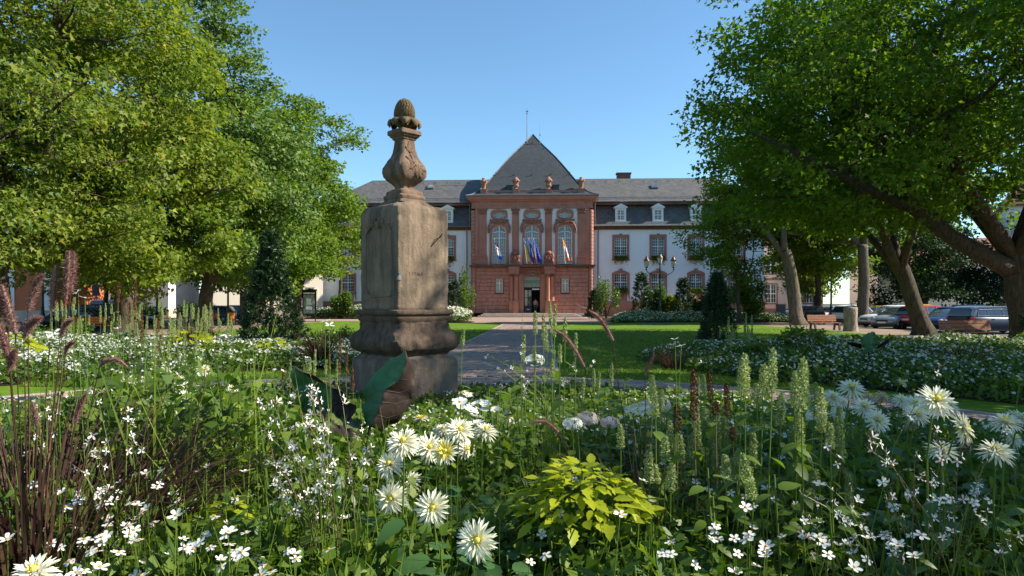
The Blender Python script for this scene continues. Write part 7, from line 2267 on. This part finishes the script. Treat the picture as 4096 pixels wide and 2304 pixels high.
def spike_plant(X, yt, yb, D, kind, label, group, leaves=4, lean=None):
    a = P(X, yb, D); b = P(X + (lean if lean is not None else rf.uniform(-8, 8)), yt, D)
    t = empty('spike_flower', (a.x + rf.uniform(-.04, .04), a.y + rf.uniform(-.03, .06), 0), 0, label, 'flower spike', group)
    o = Vector(t.location)
    L_ = (b - a).length
    MB().tube([(0, 0, 0), ((a - o) * .5).to_tuple(), (a - o).to_tuple(), (a - o + (b - a) * .6).to_tuple()], [.005, .004, .003, .0015], 5).build('stem', M['stem'] if kind != 'dry' else M['stem_red'], t)
    q = (b - a).to_track_quat('Z', 'Y').to_euler()
    th = ((.019 if D < 4 else .015 if D < 8 else .026) * rf.uniform(.85, 1.15)) / .105
    share('spike', rf.choice(SP[kind]), t, a - o, q, (th, th, L_))
    h = (a - o).z
    for k in range(leaves):
        ang = rf.uniform(0, 2 * PI); z = h * rf.uniform(.45, .98)
        share('leaf', LM['mint'], t, ((a - o).x * z / h, (a - o).y * z / h, z), (R(rf.uniform(-45, 10)), 0, ang), rf.uniform(.06, .11))
GSP = 'pale green flower spikes'
def c8(x, y): return 2900 + x * .624, 1400 + y * .624
for x, a, b in ((105, 55, 290), (130, 25, 300), (240, 95, 320), (300, -5, 300), (445, 140, 370), (490, 55, 400), (512, 70, 390), (355, 270, 480), (620, 240, 530), (490, 410, 690), (675, 470, 640), (740, 365, 700), (800, 800, 1010), (565, 760, 870), (15, 680, 860)):
    X, yt = c8(x, a); _, yb = c8(x, b)
    spike_plant(X, yt, yb, 3.1 + rf.uniform(-.25, .35), 'green', 'tall pale green flower spike in the group left of the right dahlias', GSP, 6)
X, yt = c8(115, 665); X2, yb = c8(180, 960)
spike_plant(X2, yt, yb, 2.7, 'green', 'leaning pale green flower spike low in the right group', GSP, 4, lean=X - X2)
for x, a, b, kd in ((1415, 330, 580, 'green'), (1485, 430, 640, 'green'), (1600, 265, 540, 'green'), (1660, 240, 380, 'green'), (1745, 265, 590, 'green'), (1790, 310, 450, 'green'), (1255, 535, 780, 'green'), (1310, 645, 830, 'green'), (1410, 640, 840, 'green'), (1560, 430, 620, 'green'), (1810, 575, 790, 'green'), (1730, 560, 660, 'green'),
                    (1580, -30, 330, 'dry'), (1700, -20, 200, 'dry'), (1820, 60, 300, 'dry'), (1460, 215, 400, 'dry'), (1735, 190, 290, 'dry'), (1860, 375, 470, 'dry')):
    spike_plant(1900 + x * .555, 1500 + a * .555, 1500 + b * .555, 3.3 + rf.uniform(-.3, .5), kd, 'pale green flower spike right of the lime-green plant' if kd == 'green' else 'dried brown flower spike right of the dark grass tuft', GSP if kd == 'green' else 'dried brown flower spikes', 4)
for x, a, b in ((1245, 160, 480), (1355, 190, 560), (1405, 350, 720), (1470, 20, 480), (1510, 60, 520), (1655, 250, 580), (1800, 460, 780), (1075, 490, 860), (1240, 640, 900), (1580, 610, 880), (1480, 820, 1120), (2055, 950, 1200), (2110, 1000, 1230), (2290, 880, 1220), (1895, 1080, 1320), (235, 400, 640)):
    spike_plant(1780 + x * .29, 1200 + a * .29, 1200 + b * .29, 4.6 + rf.uniform(-.3, .4), 'slim', 'slim green flower spike before the axial path', GSP, 4)
for x, a, b in ((1357, 1330, 1490), (1385, 1390, 1500), (1412, 1470, 1560), (1175, 1470, 1560), (1315, 1420, 1480), (1132, 1470, 1540)):
    spike_plant(x, a, b, 6.0 + rf.uniform(-.3, .3), 'dry', 'dried brown flower spike left of the pedestal', 'dried brown flower spikes', 2)
for x, a, b in ((1160, 1440, 1530), (1230, 1440, 1500), (1255, 1400, 1540), (1240, 1430, 1545), (1345, 1440, 1540), (1300, 1440, 1500)):
    spike_plant(x, a, b, 6.3 + rf.uniform(-.3, .3), 'slim', 'slim green flower spike left of the pedestal', GSP, 3)
# left, near: a few tall ones; left bed: many
for x, a, b, kd in ((672, 1270, 1440, 'slim'), (636, 1340, 1400, 'dry'), (540, 1120, 1290, 'dry'), (472, 1130, 1210, 'dry'), (565, 1240, 1360, 'dry'), (630, 1260, 1330, 'dry'), (575, 1300, 1390, 'slim'), (735, 1340, 1440, 'slim'), (780, 1350, 1420, 'slim'), (520, 1210, 1290, 'dry'), (617, 1355, 1470, 'slim'), (715, 1400, 1450, 'slim'), (290, 1190, 1240, 'slim'), (295, 1240, 1260, 'slim')):
    spike_plant(x, a, b, 6.2 + rf.uniform(-.5, .6), kd, 'tall yellow-green flower spike right of the red grass' if kd == 'slim' else 'dried brown flower spike right of the red grass', GSP if kd == 'slim' else 'dried brown flower spikes', 3)
for k in range(85):
    X = rf.uniform(200, 930); yt = rf.uniform(1195, 1300) + max(0, X - 700) * .12; ln = rf.uniform(40, 75)
    spike_plant(X, yt, yt + ln, rf.uniform(15.5, 19.5), 'slim', 'yellow-green flower spike in the left bed', 'yellow-green spikes of the left bed', 1, lean=rf.uniform(-3, 3))
for k in range(16):
    X = rf.uniform(2880, 3010); yt = rf.uniform(1240, 1330); ln = rf.uniform(45, 75)
    spike_plant(X, yt, yt + ln, rf.uniform(18, 20), 'slim', 'dim green flower spike beside the right bed yew', 'green spikes of the right bed', 1, lean=rf.uniform(-3, 3))

for k in range(46):
    X = rf.uniform(1880, 3150); D = rf.uniform(4.3, 7.5); z1 = rf.uniform(.55, .95) * (1.05 if D < 6 else .85)
    v = P(X, 0, D)
    leafy_plant((v.x, v.y), 12, 'tall leafy green stem behind the dark grass tuft', .10, (.07, .13), 'mint', 'leafy_stem', 'plant', .15, z1, 'leafy stems in the middle of the round bed')
for k in range(30):
    X = rf.uniform(900, 1500) if k < 12 else rf.uniform(300, 1100); D = rf.uniform(4.6, 7.0)
    v = P(X, 0, D)
    leafy_plant((v.x, v.y), 11, 'tall leafy green stem left of the pedestal', .10, (.07, .12), 'mint', 'leafy_stem', 'plant', .15, rf.uniform(.5, .8), 'leafy stems left of the pedestal')
for k in range(44):
    X = rf.uniform(650, 1440) if k % 2 else rf.uniform(1830, 2500); D = rf.uniform(5.5, 8.6)
    v = P(X, 0, D)
    leafy_plant((v.x, v.y), 13, 'tall leafy stem near the foot of the pedestal', .14, (.09, .16), 'mint', 'leafy_stem', 'plant', .15, rf.uniform(.62, 1.0), 'leafy stems near the pedestal foot')
for k in range(34):
    X = rf.uniform(2600, 3350); D = rf.uniform(2.6, 4.2)
    v = P(X, 0, D)
    leafy_plant((v.x, v.y), 14, 'leafy green stem among the pale green spikes', .09, (.06, .11), 'mint', 'leafy_stem', 'plant', .2, rf.uniform(.6, .98), 'leafy stems among the pale green spikes')
for k in range(22):
    X = rf.uniform(2450, 3350); yt = rf.uniform(1480, 1850); ln = rf.uniform(70, 130)
    spike_plant(X, yt, yt + ln, rf.uniform(3.0, 4.4), rf.choice(['green', 'green', 'slim']), 'short pale green flower spike among the taller ones at the right', GSP, 4)

# ---- small daisies, gaura, cosmos, phlox --------------------------
def daisy_mesh(name, n, wid, seed, mat, cup=.1, tip=.75):
    r_ = random.Random(seed)
    mb = MB()
    for k in range(n):
        a = 2 * PI * k / n + r_.uniform(-.1, .1); l = r_.uniform(.9, 1.08); c = cup + r_.uniform(-.12, .12)
        ca, sa = math.cos(a), math.sin(a)
        vs = []
        for t, w in ((.10, .25), (.45, .9), (.8, 1.0), (1.0, tip)):
            ww = wid * w
            for q in (-1, 0, 1):
                rr = l * t * (1.0 if q == 0 or t < 1 else .95)
                vs.append((ca * rr - sa * ww * q, sa * rr + ca * ww * q, c * t + .04 * abs(q)))
        mb.add(vs, [f for i in range(3) for f in ((i * 3, i * 3 + 1, i * 3 + 4, i * 3 + 3), (i * 3 + 1, i * 3 + 2, i * 3 + 5, i * 3 + 4))])
    me = mb.mesh(name); me.materials.append(mat)
    me.polygons.foreach_set('use_smooth', [True] * len(me.polygons))
    return me
DM = [daisy_mesh('flower', 5, .27, s, M['petal'], c, .55) for s, c in ((1, .05), (2, .2), (3, -.1), (4, .4))]
CM = [daisy_mesh('flower', 8, .30, s, M['petal'], c, .8) for s, c in ((5, .25), (6, .5))]
GM = [daisy_mesh('flower', 4, .20, s, M['blush'] if s % 2 else M['petal'], c, .7) for s, c in ((7, .3), (8, .1), (9, .7), (10, .2))]
eye2 = MB().ball((0, 0, .10), (.20, .20, .14), 8, 5).mesh('eye'); eye2.materials.append(M['orange_eye'])
def daisy_plant(pts, label, group, meshes, r=.026, eye=True, name='white_daisy', cat='daisy', leaves=3, leafsize=(.04, .07)):
    c = sum((Vector(p) for p in pts), Vector()) / len(pts)
    t = empty(name, (c.x + rf.uniform(-.05, .05), c.y + rf.uniform(0, .1), 0), 0, label, cat, group)
    o = Vector(t.location)
    for p in pts:
        p = Vector(p) - o
        f = Vector((rf.uniform(-.45, .45), rf.uniform(-.8, .15), 1)).normalized()
        b = p - f * r * .25
        MB().tube([(b.x * .15, b.y * .15, max(.05, b.z * .35)), (b.x * .7 + rf.uniform(-.02, .02), b.y * .7, b.z * .78), tuple(b)], [.0024, .002, .0016], 4).build('stem', M['stem'], t)
        fl = share('flower', rf.choice(meshes), t, p, (orient(f).to_matrix() @ Matrix.Rotation(rf.uniform(0, 6), 3, 'Z')).to_euler(), r * rf.uniform(.72, 1.12))
        if eye: share('eye', eye2, fl)
        for k in range(leaves):
            z = rf.uniform(.5, .9)
            share('leaf', LM['bidens'], t, (b.x * z + rf.uniform(-.03, .03), b.y * z + rf.uniform(-.03, .03), b.z * z), (R(rf.uniform(-30, 30)), R(rf.uniform(-30, 30)), rf.uniform(0, 6.28)), rf.uniform(*leafsize))
def daisies(n, x0, x1, y0, y1, label, group, meshes=DM, zc=.74, zs=.07, spread=60, many=(1, 3), **kw):
    for i in range(n):
        X, Y = rf.uniform(x0, x1), rf.uniform(y0, y1)
        pts = []
        for k in range(rf.randint(*many)):
            z = rf.gauss(zc, zs); XX, YY = X + rf.uniform(-spread, spread), Y + rf.uniform(-spread, spread) * .7
            D = max(1.9, (EYE - z) * F / max(120, YY - 1213))
            pts.append(P(XX, YY, D))
        daisy_plant(pts, label, group, meshes, **kw)
daisies(40, 0, 620, 1930, 2290, 'small white daisy with orange eye at the bottom left', 'white daisies at the bottom left')
daisies(22, 560, 960, 1900, 2290, 'small white daisy with orange eye left of the thin-stemmed flowers', 'white daisies at the bottom left')
daisies(14, 60, 800, 1700, 1930, 'small white daisy near the foot of the red grass', 'white daisies near the red grass', zc=.8)
daisies(10, 950, 1400, 1950, 2290, 'small white daisy among the thin-stemmed flowers', 'white daisies among the thin stems')
daisies(16, 2450, 2950, 1880, 2280, 'small white daisy with orange eye right of the lime-green plant', 'white daisies right of the lime-green plant')
daisies(34, 2950, 4090, 1950, 2290, 'small white daisy with orange eye at the bottom right', 'white daisies at the bottom right')
daisies(16, 2500, 3150, 1560, 1860, 'small white daisy behind the dark grass tuft', 'white daisies behind the dark grass tuft', zc=.62, zs=.1)
daisies(6, 2050, 2450, 1930, 2250, 'small white daisy in front of the lime-green plant', 'white daisies in front of the lime-green plant')
daisies(5, 1780, 1990, 1590, 1720, 'large white cosmos right of the pedestal foot', 'white cosmos', CM, .95, .05, 45, (1, 3), r=.046, name='white_cosmos', cat='cosmos')
# gaura: thin arching stems, each with a few pale flowers
def gaura(bx, bd, tip, D, nfl, label, group):
    t0 = P(bx, 0, bd); tp_ = P(tip[0], tip[1], D)
    t = empty('gaura', (t0.x, t0.y, 0), 0, label, 'gaura', group)
    o = Vector(t.location); b = tp_ - o
    path_ = [(0, 0, .02), (b.x * .18, b.y * .2, b.z * .38), (b.x * .5, b.y * .5, b.z * .76), (b.x * .8, b.y * .8, b.z * .94), tuple(b)]
    MB().tube(path_, [.003, .0026, .0022, .0016, .0009], 4).build('stem', M[rf.choice(['stem', 'stem', 'stem_red'])], t)
    pv_ = [Vector(q) for q in path_]
    bd_ = MB()
    for k in range(14):
        f = rf.uniform(1.6, 4.0); i = min(3, int(f)); q = pv_[i].lerp(pv_[i + 1], f - i)
        d = Vector((rf.uniform(-1, 1), rf.uniform(-1, 1), rf.uniform(.2, 1))).normalized() * rf.uniform(.012, .03)
        bd_.tube([q, q + d * .6, q + d], [.0012, .0024, .0006], 4, False)
    bd_.build('buds', M['stem_red'], t)['kind'] = 'stuff'
    for k in range(nfl):
        f = rf.uniform(2.2, 4.0); i = min(3, int(f)); q = pv_[i].lerp(pv_[i + 1], f - i)
        d = Vector((rf.uniform(-1, 1), rf.uniform(-1, .2), rf.uniform(-.2, .8))).normalized()
        share('flower', rf.choice(GM), t, q + d * .012, (orient(d).to_matrix() @ Matrix.Rotation(rf.uniform(0, 6), 3, 'Z')).to_euler(), rf.uniform(.014, .021))
for k in range(34):
    X = rf.uniform(1010, 1500); Y = rf.uniform(1480, 1960)
    gaura(1330 + rf.uniform(-130, 130), 2.75, (X, Y), 2.75 + rf.uniform(-.3, .3), rf.randint(2, 5), 'thin arching stem with pale star flowers below the big dark leaves', 'thin-stemmed flowers below the big dark leaves')
for k in range(26):
    gaura(rf.uniform(3400, 4000), 2.6, (rf.uniform(3150, 4096), rf.uniform(1700, 2150)), 2.6 + rf.uniform(-.3, .3), rf.randint(2, 5), 'thin stem with pale pink-white flowers below the right dahlias', 'thin-stemmed flowers at the right')
for k in range(16):
    gaura(rf.uniform(150, 600), 3.0, (rf.uniform(120, 760), rf.uniform(1540, 1850)), 3.0 + rf.uniform(-.3, .3), rf.randint(2, 4), 'thin stem with pale flowers rising through the red grass', 'thin-stemmed flowers at the left')
gaura(700, 3.4, (900, 1330), 3.4, 1, 'long green stem leaning right of the red grass', None)
gaura(3350, 2.7, (3790, 1445), 2.9, 3, 'long arching stem with a pale flower over the right dahlias', None)
gaura(2080, 4.2, (2090, 1255), 4.2, 2, 'tall dry stem with a flower before the axial path', None)
for k in range(12):
    gaura(rf.uniform(1950, 2400), 5.5, (rf.uniform(1900, 2450), rf.uniform(1400, 1560)), 5.5 + rf.uniform(-.5, .5), rf.randint(2, 4), 'thin stem with tiny white flowers before the axial path', 'thin-stemmed flowers before the axial path')
# large single white star flowers standing out against the left bed
for X, Y, D, r in ((310, 1168, 3.2, .022), (215, 1335, 2.9, .032), (470, 1315, 4, .024), (1300, 1285, 5.0, .035), (1210, 1415, 5.5, .02), (2700, 1358, 3.2, .02)):
    p = P(X, Y, D)
    daisy_plant([p, p + Vector((.03, .01, -.03))], 'white star-shaped flower on a tall stem above the beds', 'tall white star flowers', GM[1:2] + GM[3:4], r=r * 1.2, eye=False, name='tall_white_flower', cat='flower', leaves=1)
def phlox(X, Y, D, r, label, mat='blush', group='white phlox heads'):
    p = P(X, Y, D)
    t = empty('phlox', (p.x, p.y, 0), 0, label, 'phlox', group)
    MB().tube([(0, 0, 0), (.01, 0, p.z * .6), (0, 0, p.z)], [.005, .004, .003], 5).build('stem', M['stem'], t)
    n = 70
    d = unit(rng.normal(size=(n, 3)) * np.array([1.35, 1.35, .75]) + np.array([0, -.2, .3]))
    V, Fc = scatter(STAR5, d * r * np.array([1.2, 1.2, .7]) + np.array([0, 0, p.z]), d, .017 * (.8 + .4 * rng.random(n)))
    link_mesh('flower_head', np_mesh('flower_head', V, [Fc]), t, [M[mat]])
    for k in range(5):
        share('leaf', LM['mint'], t, (0, 0, p.z * rf.uniform(.5, .85)), (R(rf.uniform(-20, 20)), 0, rf.uniform(0, 6.28)), .09)
for X, Y, D, r, m in ((2560, 1640, 4.6, .085, 'petal'), (2625, 1620, 4.7, .08, 'blush'), (2350, 1675, 4.4, .06, 'blush'), (2440, 1690, 4.4, .05, 'blush'), (2290, 1695, 4.3, .05, 'petal'), (1185, 1705, 4.9, .07, 'petal'), (1140, 1700, 5.0, .05, 'petal'), (2140, 1440, 5.2, .06, 'petal')):
    phlox(X, Y, D, r, 'rounded white phlox head behind the dark grass tuft' if X > 2200 else 'rounded white phlox head by the pedestal', m)

# ---- dark ornamental grasses with plumes --------------------------
def plume(parent, pts, r, name='plume'):
    pts = [Vector(p) for p in pts]
    n = 1100
    t = rng.random(n)
    seg = t * (len(pts) - 1); i = np.minimum(seg.astype(int), len(pts) - 2); f = (seg - i)[:, None]
    A = np.array([tuple(p) for p in pts])
    pos = A[i] * (1 - f) + A[i + 1] * f
    tan = unit(A[i + 1] - A[i])
    d = unit(rng.normal(size=(n, 3)))
    d = unit(d - tan * np.sum(d * tan, 1, keepdims=True))
    w = r * np.interp(t, [0, .15, .6, 1], [.75, 1, .95, .45])
    V, Fc = scatter(NEEDLE, pos, rng.normal(size=(n, 3)), w * (.8 + .5 * rng.random(n)), dirv=d + tan * .75)
    mb = MB().tube(pts, [r * .30] * (len(pts) - 1) + [r * .12], 6)
    me0 = mb.mesh('tmp'); vv = np.array([v.co[:] for v in me0.vertices]); 
    q = [p.vertices[:] for p in me0.polygons if len(p.vertices) == 4]
    bpy.data.meshes.remove(me0)
    V2, Fs, ms = merge([(V, Fc, 0), (vv, np.array(q), 0)])
    return link_mesh(name, np_mesh(name, V2, Fs, ms), parent, [M['plume']])
def grass_clump(loc, label, n, L, spread, plumes=(), w=.007, name='ornamental_grass', seed=1, mat='grass_dark', upright=.75, droop=1.0):
    t = empty(name, loc, 0, label, 'grass')
    o = Vector(loc)
    rg = np.random.default_rng(seed)
    Vs, Fs = [], []
    b = 0
    seg = 6
    for k in range(n):
        a = rg.random() * 2 * PI; ln = L * (.55 + .55 * rg.random()); br = spread * .22 * rg.random() ** .5
        el = R(90 - (1 - upright) * 120 * rg.random())
        d = np.array([math.cos(a) * math.cos(el), math.sin(a) * math.cos(el), math.sin(el)])
        p = np.array([math.cos(a) * br, math.sin(a) * br, 0.0])
        dr = (.35 + 1.1 * rg.random()) * droop
        sd = np.array([-math.sin(a + rg.random()), math.cos(a + rg.random()), 0])
        for i in range(seg + 1):
            f = i / seg
            ww = w * (.8 + .5 * rg.random() * 0) * (1 - f ** 2.2) + .0006
            q = p + d * ln * f + np.array([math.cos(a), math.sin(a), 0]) * ln * .42 * dr * f * f - np.array([0, 0, 1]) * ln * .42 * dr * f ** 2.6
            Vs += [q - sd * ww, q + sd * ww]
        for i in range(seg):
            Fs.append((b + 2 * i, b + 2 * i + 1, b + 2 * i + 3, b + 2 * i + 2))
        b += 2 * (seg + 1)
    bl = link_mesh('blades', np_mesh('blades', np.array(Vs), [np.array(Fs)]), t, [M[mat]])
    bl['kind'] = 'stuff'
    for (tx_, ty_, bx_, by_, D, r) in plumes:
        a = P(bx_, by_, D) - o; c = P(tx_, ty_, D - .05) - o
        mid = a.lerp(c, .5) + Vector((0, 0, abs(c.x - a.x) * .22))
        plume(t, [a, a.lerp(mid, .5) + (mid - a.lerp(c, .5)) * .25, mid, mid.lerp(c, .5) + (mid - a.lerp(c, .5)) * .25, c], r * 1.35)
        MB().tube([(rf.uniform(-.08, .08), rf.uniform(-.08, .08), .1), (a.x * .4, a.y * .4, a.z * .5), (a.x * .85, a.y * .85, a.z * .85), tuple(a)], [.003, .0026, .002, .002], 4).build('stalk', M['grass_dark'], t)
    return t
v = P(120, 0, 3.05)
grass_clump((v.x, v.y, 0), 'large dark red fountain grass with pink plumes at the left edge', 1250, 1.45, 1.6,
            [(276, 1006, 262, 1195, 2.9, .022), (296, 1010, 284, 1165, 3.0, .020), (221, 1062, 207, 1240, 2.9, .018), (172, 1100, 112, 1240, 2.8, .018), (8, 1140, 62, 1335, 2.7, .020), (165, 1272, 95, 1350, 2.7, .019), (293, 1280, 240, 1345, 2.8, .014), (300, 1370, 262, 1410, 2.9, .012), (-10, 1290, 36, 1440, 2.6, .020), (131, 1610, 146, 1700, 2.6, .012), (346, 1575, 300, 1695, 2.8, .014), (513, 1472, 400, 1462, 2.9, .013), (-20, 1150, 30, 1270, 2.7, .02), (60, 1400, 40, 1480, 2.6, .018)], .0105, seed=3, droop=.72, upright=.84)
v = P(2590, 0, 3.5)
grass_clump((v.x, v.y, 0), 'dark purple grass tuft in the middle right with arching plumes', 170, 1.2, .4,
            [(2357, 1243, 2452, 1362, 3.6, .017), (2218, 1318, 2337, 1468, 3.5, .017), (2122, 1694, 2232, 1728, 3.3, .014), (2620, 1420, 2580, 1500, 3.6, .012)], .011, seed=5, upright=.72)
v = P(765, 0, 19.0); grass_clump((v.x, v.y, 0), 'dark grass tuft in the left bed before the slanting trunk', 170, 1.9, .9, (), .016, seed=6)
v = P(1275, 0, 17.6); grass_clump((v.x, v.y, 0), 'dark red grass tuft right of the large yew', 150, 1.5, .8, (), .014, seed=7)
v = P(3860, 0, 14.5); grass_clump((v.x, v.y, 0), 'dark grass tuft at the right in the shaded bed', 150, 1.25, .8, (), .012, seed=8)
v = P(3220, 0, 17.5); grass_clump((v.x, v.y, 0), 'small dark grass tuft in the right bed before the bench', 90, 1.3, .5, (), .013, seed=9)
v = P(2690, 0, 17.0); grass_clump((v.x, v.y, 0), 'small arching grass tuft left of the right bed yew', 80, 1.0, .7, (), .012, seed=10, upright=.6)

# ---- elephant ears ------------------------------------------------
def earmat(name, top, bot):
    m, nt, b = nmat(name)
    g = nt.nodes.new('ShaderNodeNewGeometry')
    a = ramp(nt, noise(nt, g.outputs['Position'], 9, 5), [(.3, top), (.7, [x * 1.7 for x in top])])
    c = ramp(nt, noise(nt, g.outputs['Position'], 12, 5), [(.3, bot), (.7, [x * 1.7 for x in bot])])
    nt.links.new(mix(nt, a, c, g.outputs['Backfacing']), b.inputs['Base Color'])
    b.inputs['Roughness'].default_value = .6
    b.inputs['Specular IOR Level'].default_value = .22
    bump(nt, b, noise(nt, g.outputs['Position'], 26, 3), .25, .02)
    return m
M['ear_green'] = earmat('ear_green', (.040, .105, .040), (.040, .10, .036))
M['ear_dark'] = earmat('ear_dark', (.020, .012, .010), (.020, .012, .010))
M['ear_vein'] = simple('ear_vein', (.06, .045, .03), .5, var=.1)
M['ear_vein2'] = simple('ear_vein2', (.085, .16, .10), .5, var=.1)
M['ear_olive'] = earmat('ear_olive', (.05, .065, .018), (.05, .045, .018))
def half_leaf(rib, edge, mat, parent, wave=.012, nv=26, nu=8, name='leaf_half', seed=0):
    """sheet between two lines (rib, edge), with rippled margin and a little thickness"""
    def samp(pl, t):
        s_ = t * (len(pl) - 1); i = min(int(s_), len(pl) - 2); return Vector(pl[i]).lerp(Vector(pl[i + 1]), s_ - i)
    vs = []
    for i in range(nv + 1):
        for j in range(nu + 1):
            t, u = i / nv, j / nu
            p = samp(rib, t).lerp(samp(edge, t), u)
            p.y += wave * 1.4 * u * u * math.sin(t * 21 + seed) + .03 * math.sin(PI * u) * math.sin(PI * t) + .006 * math.sin(t * 40) * (1 - u)
            p.z += wave * .8 * u * u * math.cos(t * 23 + seed * 2)
            p.x += wave * .5 * u * u * math.sin(t * 31 + seed)
            vs.append(tuple(p))
    fs = [(i * (nu + 1) + j, i * (nu + 1) + j + 1, (i + 1) * (nu + 1) + j + 1, (i + 1) * (nu + 1) + j) for i in range(nv) for j in range(nu)]
    o = MB().add(vs, fs).build(name, mat, parent, True)
    md = o.modifiers.new('thick', 'SOLIDIFY'); md.thickness = .003
    vn_ = MB()
    for i in range(1, nv - 2, 4):
        a = Vector(vs[i * (nu + 1)]); b_ = Vector(vs[max(0, i - 2) * (nu + 1) + nu - 1]); m_ = Vector(vs[i * (nu + 1) + nu // 2])
        vn_.tube([a + Vector((0, -.004, 0)), m_ + Vector((0, -.006, 0)), b_ + Vector((0, -.005, 0))], [.003, .002, .001], 4, False)
    vn_.build('veins', M['ear_vein'] if mat is M['ear_dark'] else M['ear_vein2'], o)
    return o
def e6(x, y, D): return P(900 + x * .624, 1400 + y * .624, D)
base = P(1440, 0, 5.35)
ear = empty('elephant_ear', (base.x, base.y, 0), 0, 'big dark-leaved elephant ear plant in front of the pedestal', 'plant')
eo = Vector(ear.location)
def E(pts, D0, D1=None):
    n = len(pts); return [e6(x, y, D0 if D1 is None else D0 + (D1 - D0) * i / (n - 1)) - eo for i, (x, y) in enumerate(pts)]
rib = E([(1150, 0), (1165, 70), (1130, 180), (1020, 260), (1000, 340), (965, 430), (930, 490)], 5.35, 5.25)
half_leaf(rib, E([(1140, 0), (1050, 75), (945, 150), (892, 260), (884, 340), (885, 420), (905, 490)], 5.5, 5.4), M['ear_green'], ear, .02, seed=1)
half_leaf(rib, E([(1150, 5), (1200, 90), (1218, 200), (1212, 290), (1175, 370), (1090, 470), (1000, 520)], 5.55, 5.45), M['ear_dark'], ear, .015, seed=2)
rib = E([(445, 100), (560, 190), (690, 235), (690, 320), (670, 420), (640, 500)], 5.5, 5.4)
half_leaf(rib, E([(430, 130), (432, 230), (460, 330), (480, 420), (510, 480), (560, 505)], 5.6, 5.5), M['ear_green'], ear, .02, seed=3)
half_leaf(rib, E([(450, 100), (590, 185), (715, 245), (790, 310), (845, 390), (720, 540)], 5.45, 5.35), M['ear_dark'], ear, .015, seed=4)
half_leaf(E([(650, 410), (700, 470), (760, 500), (840, 520)], 5.2), E([(680, 395), (760, 420), (850, 460), (920, 490)], 5.45), M['ear_olive'], ear, .03, seed=5)
half_leaf(E([(640, 500), (700, 540), (790, 560), (860, 545)], 5.0), E([(650, 410), (700, 470), (760, 500), (840, 520)], 5.2), M['ear_dark'], ear, .02, seed=6)
half_leaf(E([(335, 470), (370, 520), (440, 535), (540, 520)], 5.0), E([(345, 455), (420, 470), (500, 475), (570, 500)], 5.3), M['ear_olive'], ear, .02, seed=7)
half_leaf(E([(200, 395), (230, 430), (270, 440), (310, 440)], 5.2), E([(205, 390), (250, 400), (280, 420), (310, 440)], 5.4), M['ear_olive'], ear, .02, seed=8)
for (x, y), D in (((930, 490), 5.3), ((650, 500), 5.4), ((860, 545), 5.1), ((450, 530), 5.05)):
    q = e6(x, y, D) - eo
    MB().tube([(0, 0, .1), (q.x * .5, q.y * .5, q.z * .6), tuple(q)], [.022, .017, .012], 7).build('leaf_stalk', M['ear_dark'], ear)
# the far one in the right bed
base = P(3490, 0, 15.2)
ear2 = empty('elephant_ear', (base.x, base.y, 0), 0, 'dark upright elephant ear leaf in the right bed below the stump', 'plant')
eo2 = Vector(ear2.location)
def E2(pts, D): return [P(3000 + x * .4255, 1000 + y * .4255, D) - eo2 for x, y in pts]
rib = E2([(1150, 765), (1135, 820), (1120, 880), (1110, 930)], 15.1)
half_leaf(rib, E2([(1140, 768), (1070, 800), (1042, 860), (1060, 925)], 15.25), M['ear_green'], ear2, .02, seed=1)
half_leaf(rib, E2([(1155, 768), (1190, 800), (1205, 860), (1190, 925)], 15.25), M['ear_green'], ear2, .02, seed=2)
half_leaf(E2([(1200, 900), (1260, 860), (1345, 812)], 15.1), E2([(1200, 930), (1270, 900), (1345, 815)], 15.2), M['ear_dark'], ear2, .01, seed=3)
half_leaf(E2([(905, 865), (970, 870), (1050, 890)], 15.1), E2([(920, 885), (980, 910), (1050, 925)], 15.3), M['ear_dark'], ear2, .01, seed=4)
half_leaf(E2([(1035, 960), (1090, 930), (1150, 925)], 14.9), E2([(1040, 975), (1090, 975), (1150, 945)], 14.7), M['ear_olive'], ear2, .01, seed=5)
MB().tube([(0, 0, 0), tuple(E2([(1110, 930)], 15.1)[0])], [.03, .02], 6).build('leaf_stalk', M['ear_dark'], ear2)

# ---- tell look-alikes apart: their order from the left is added to the label
ORD = 'first second third fourth fifth sixth seventh eighth ninth tenth eleventh twelfth thirteenth fourteenth fifteenth sixteenth seventeenth eighteenth nineteenth twentieth twenty-first twenty-second'.split()
bpy.context.view_layer.update()
same = {}
for o in C.objects:
    if o.parent is None and 'label' in o and o.get('kind') is None:
        same.setdefault(o['label'], []).append(o)
def screen_x(o):
    pts = [c.matrix_world.translation for c in o.children if c.name.split('.')[0] in ('bloom', 'bud', 'spike', 'flower', 'flower_head')]
    p = pts[0] if pts else o.matrix_world.translation
    return p.x / max(.5, p.y)
for lab, obs in same.items():
    if 2 <= len(obs) <= 22 and len(lab.split()) <= 12:
        for i, o in enumerate(sorted(obs, key=screen_x)):
            o['label'] = lab + ', ' + ORD[i] + ' from the left'
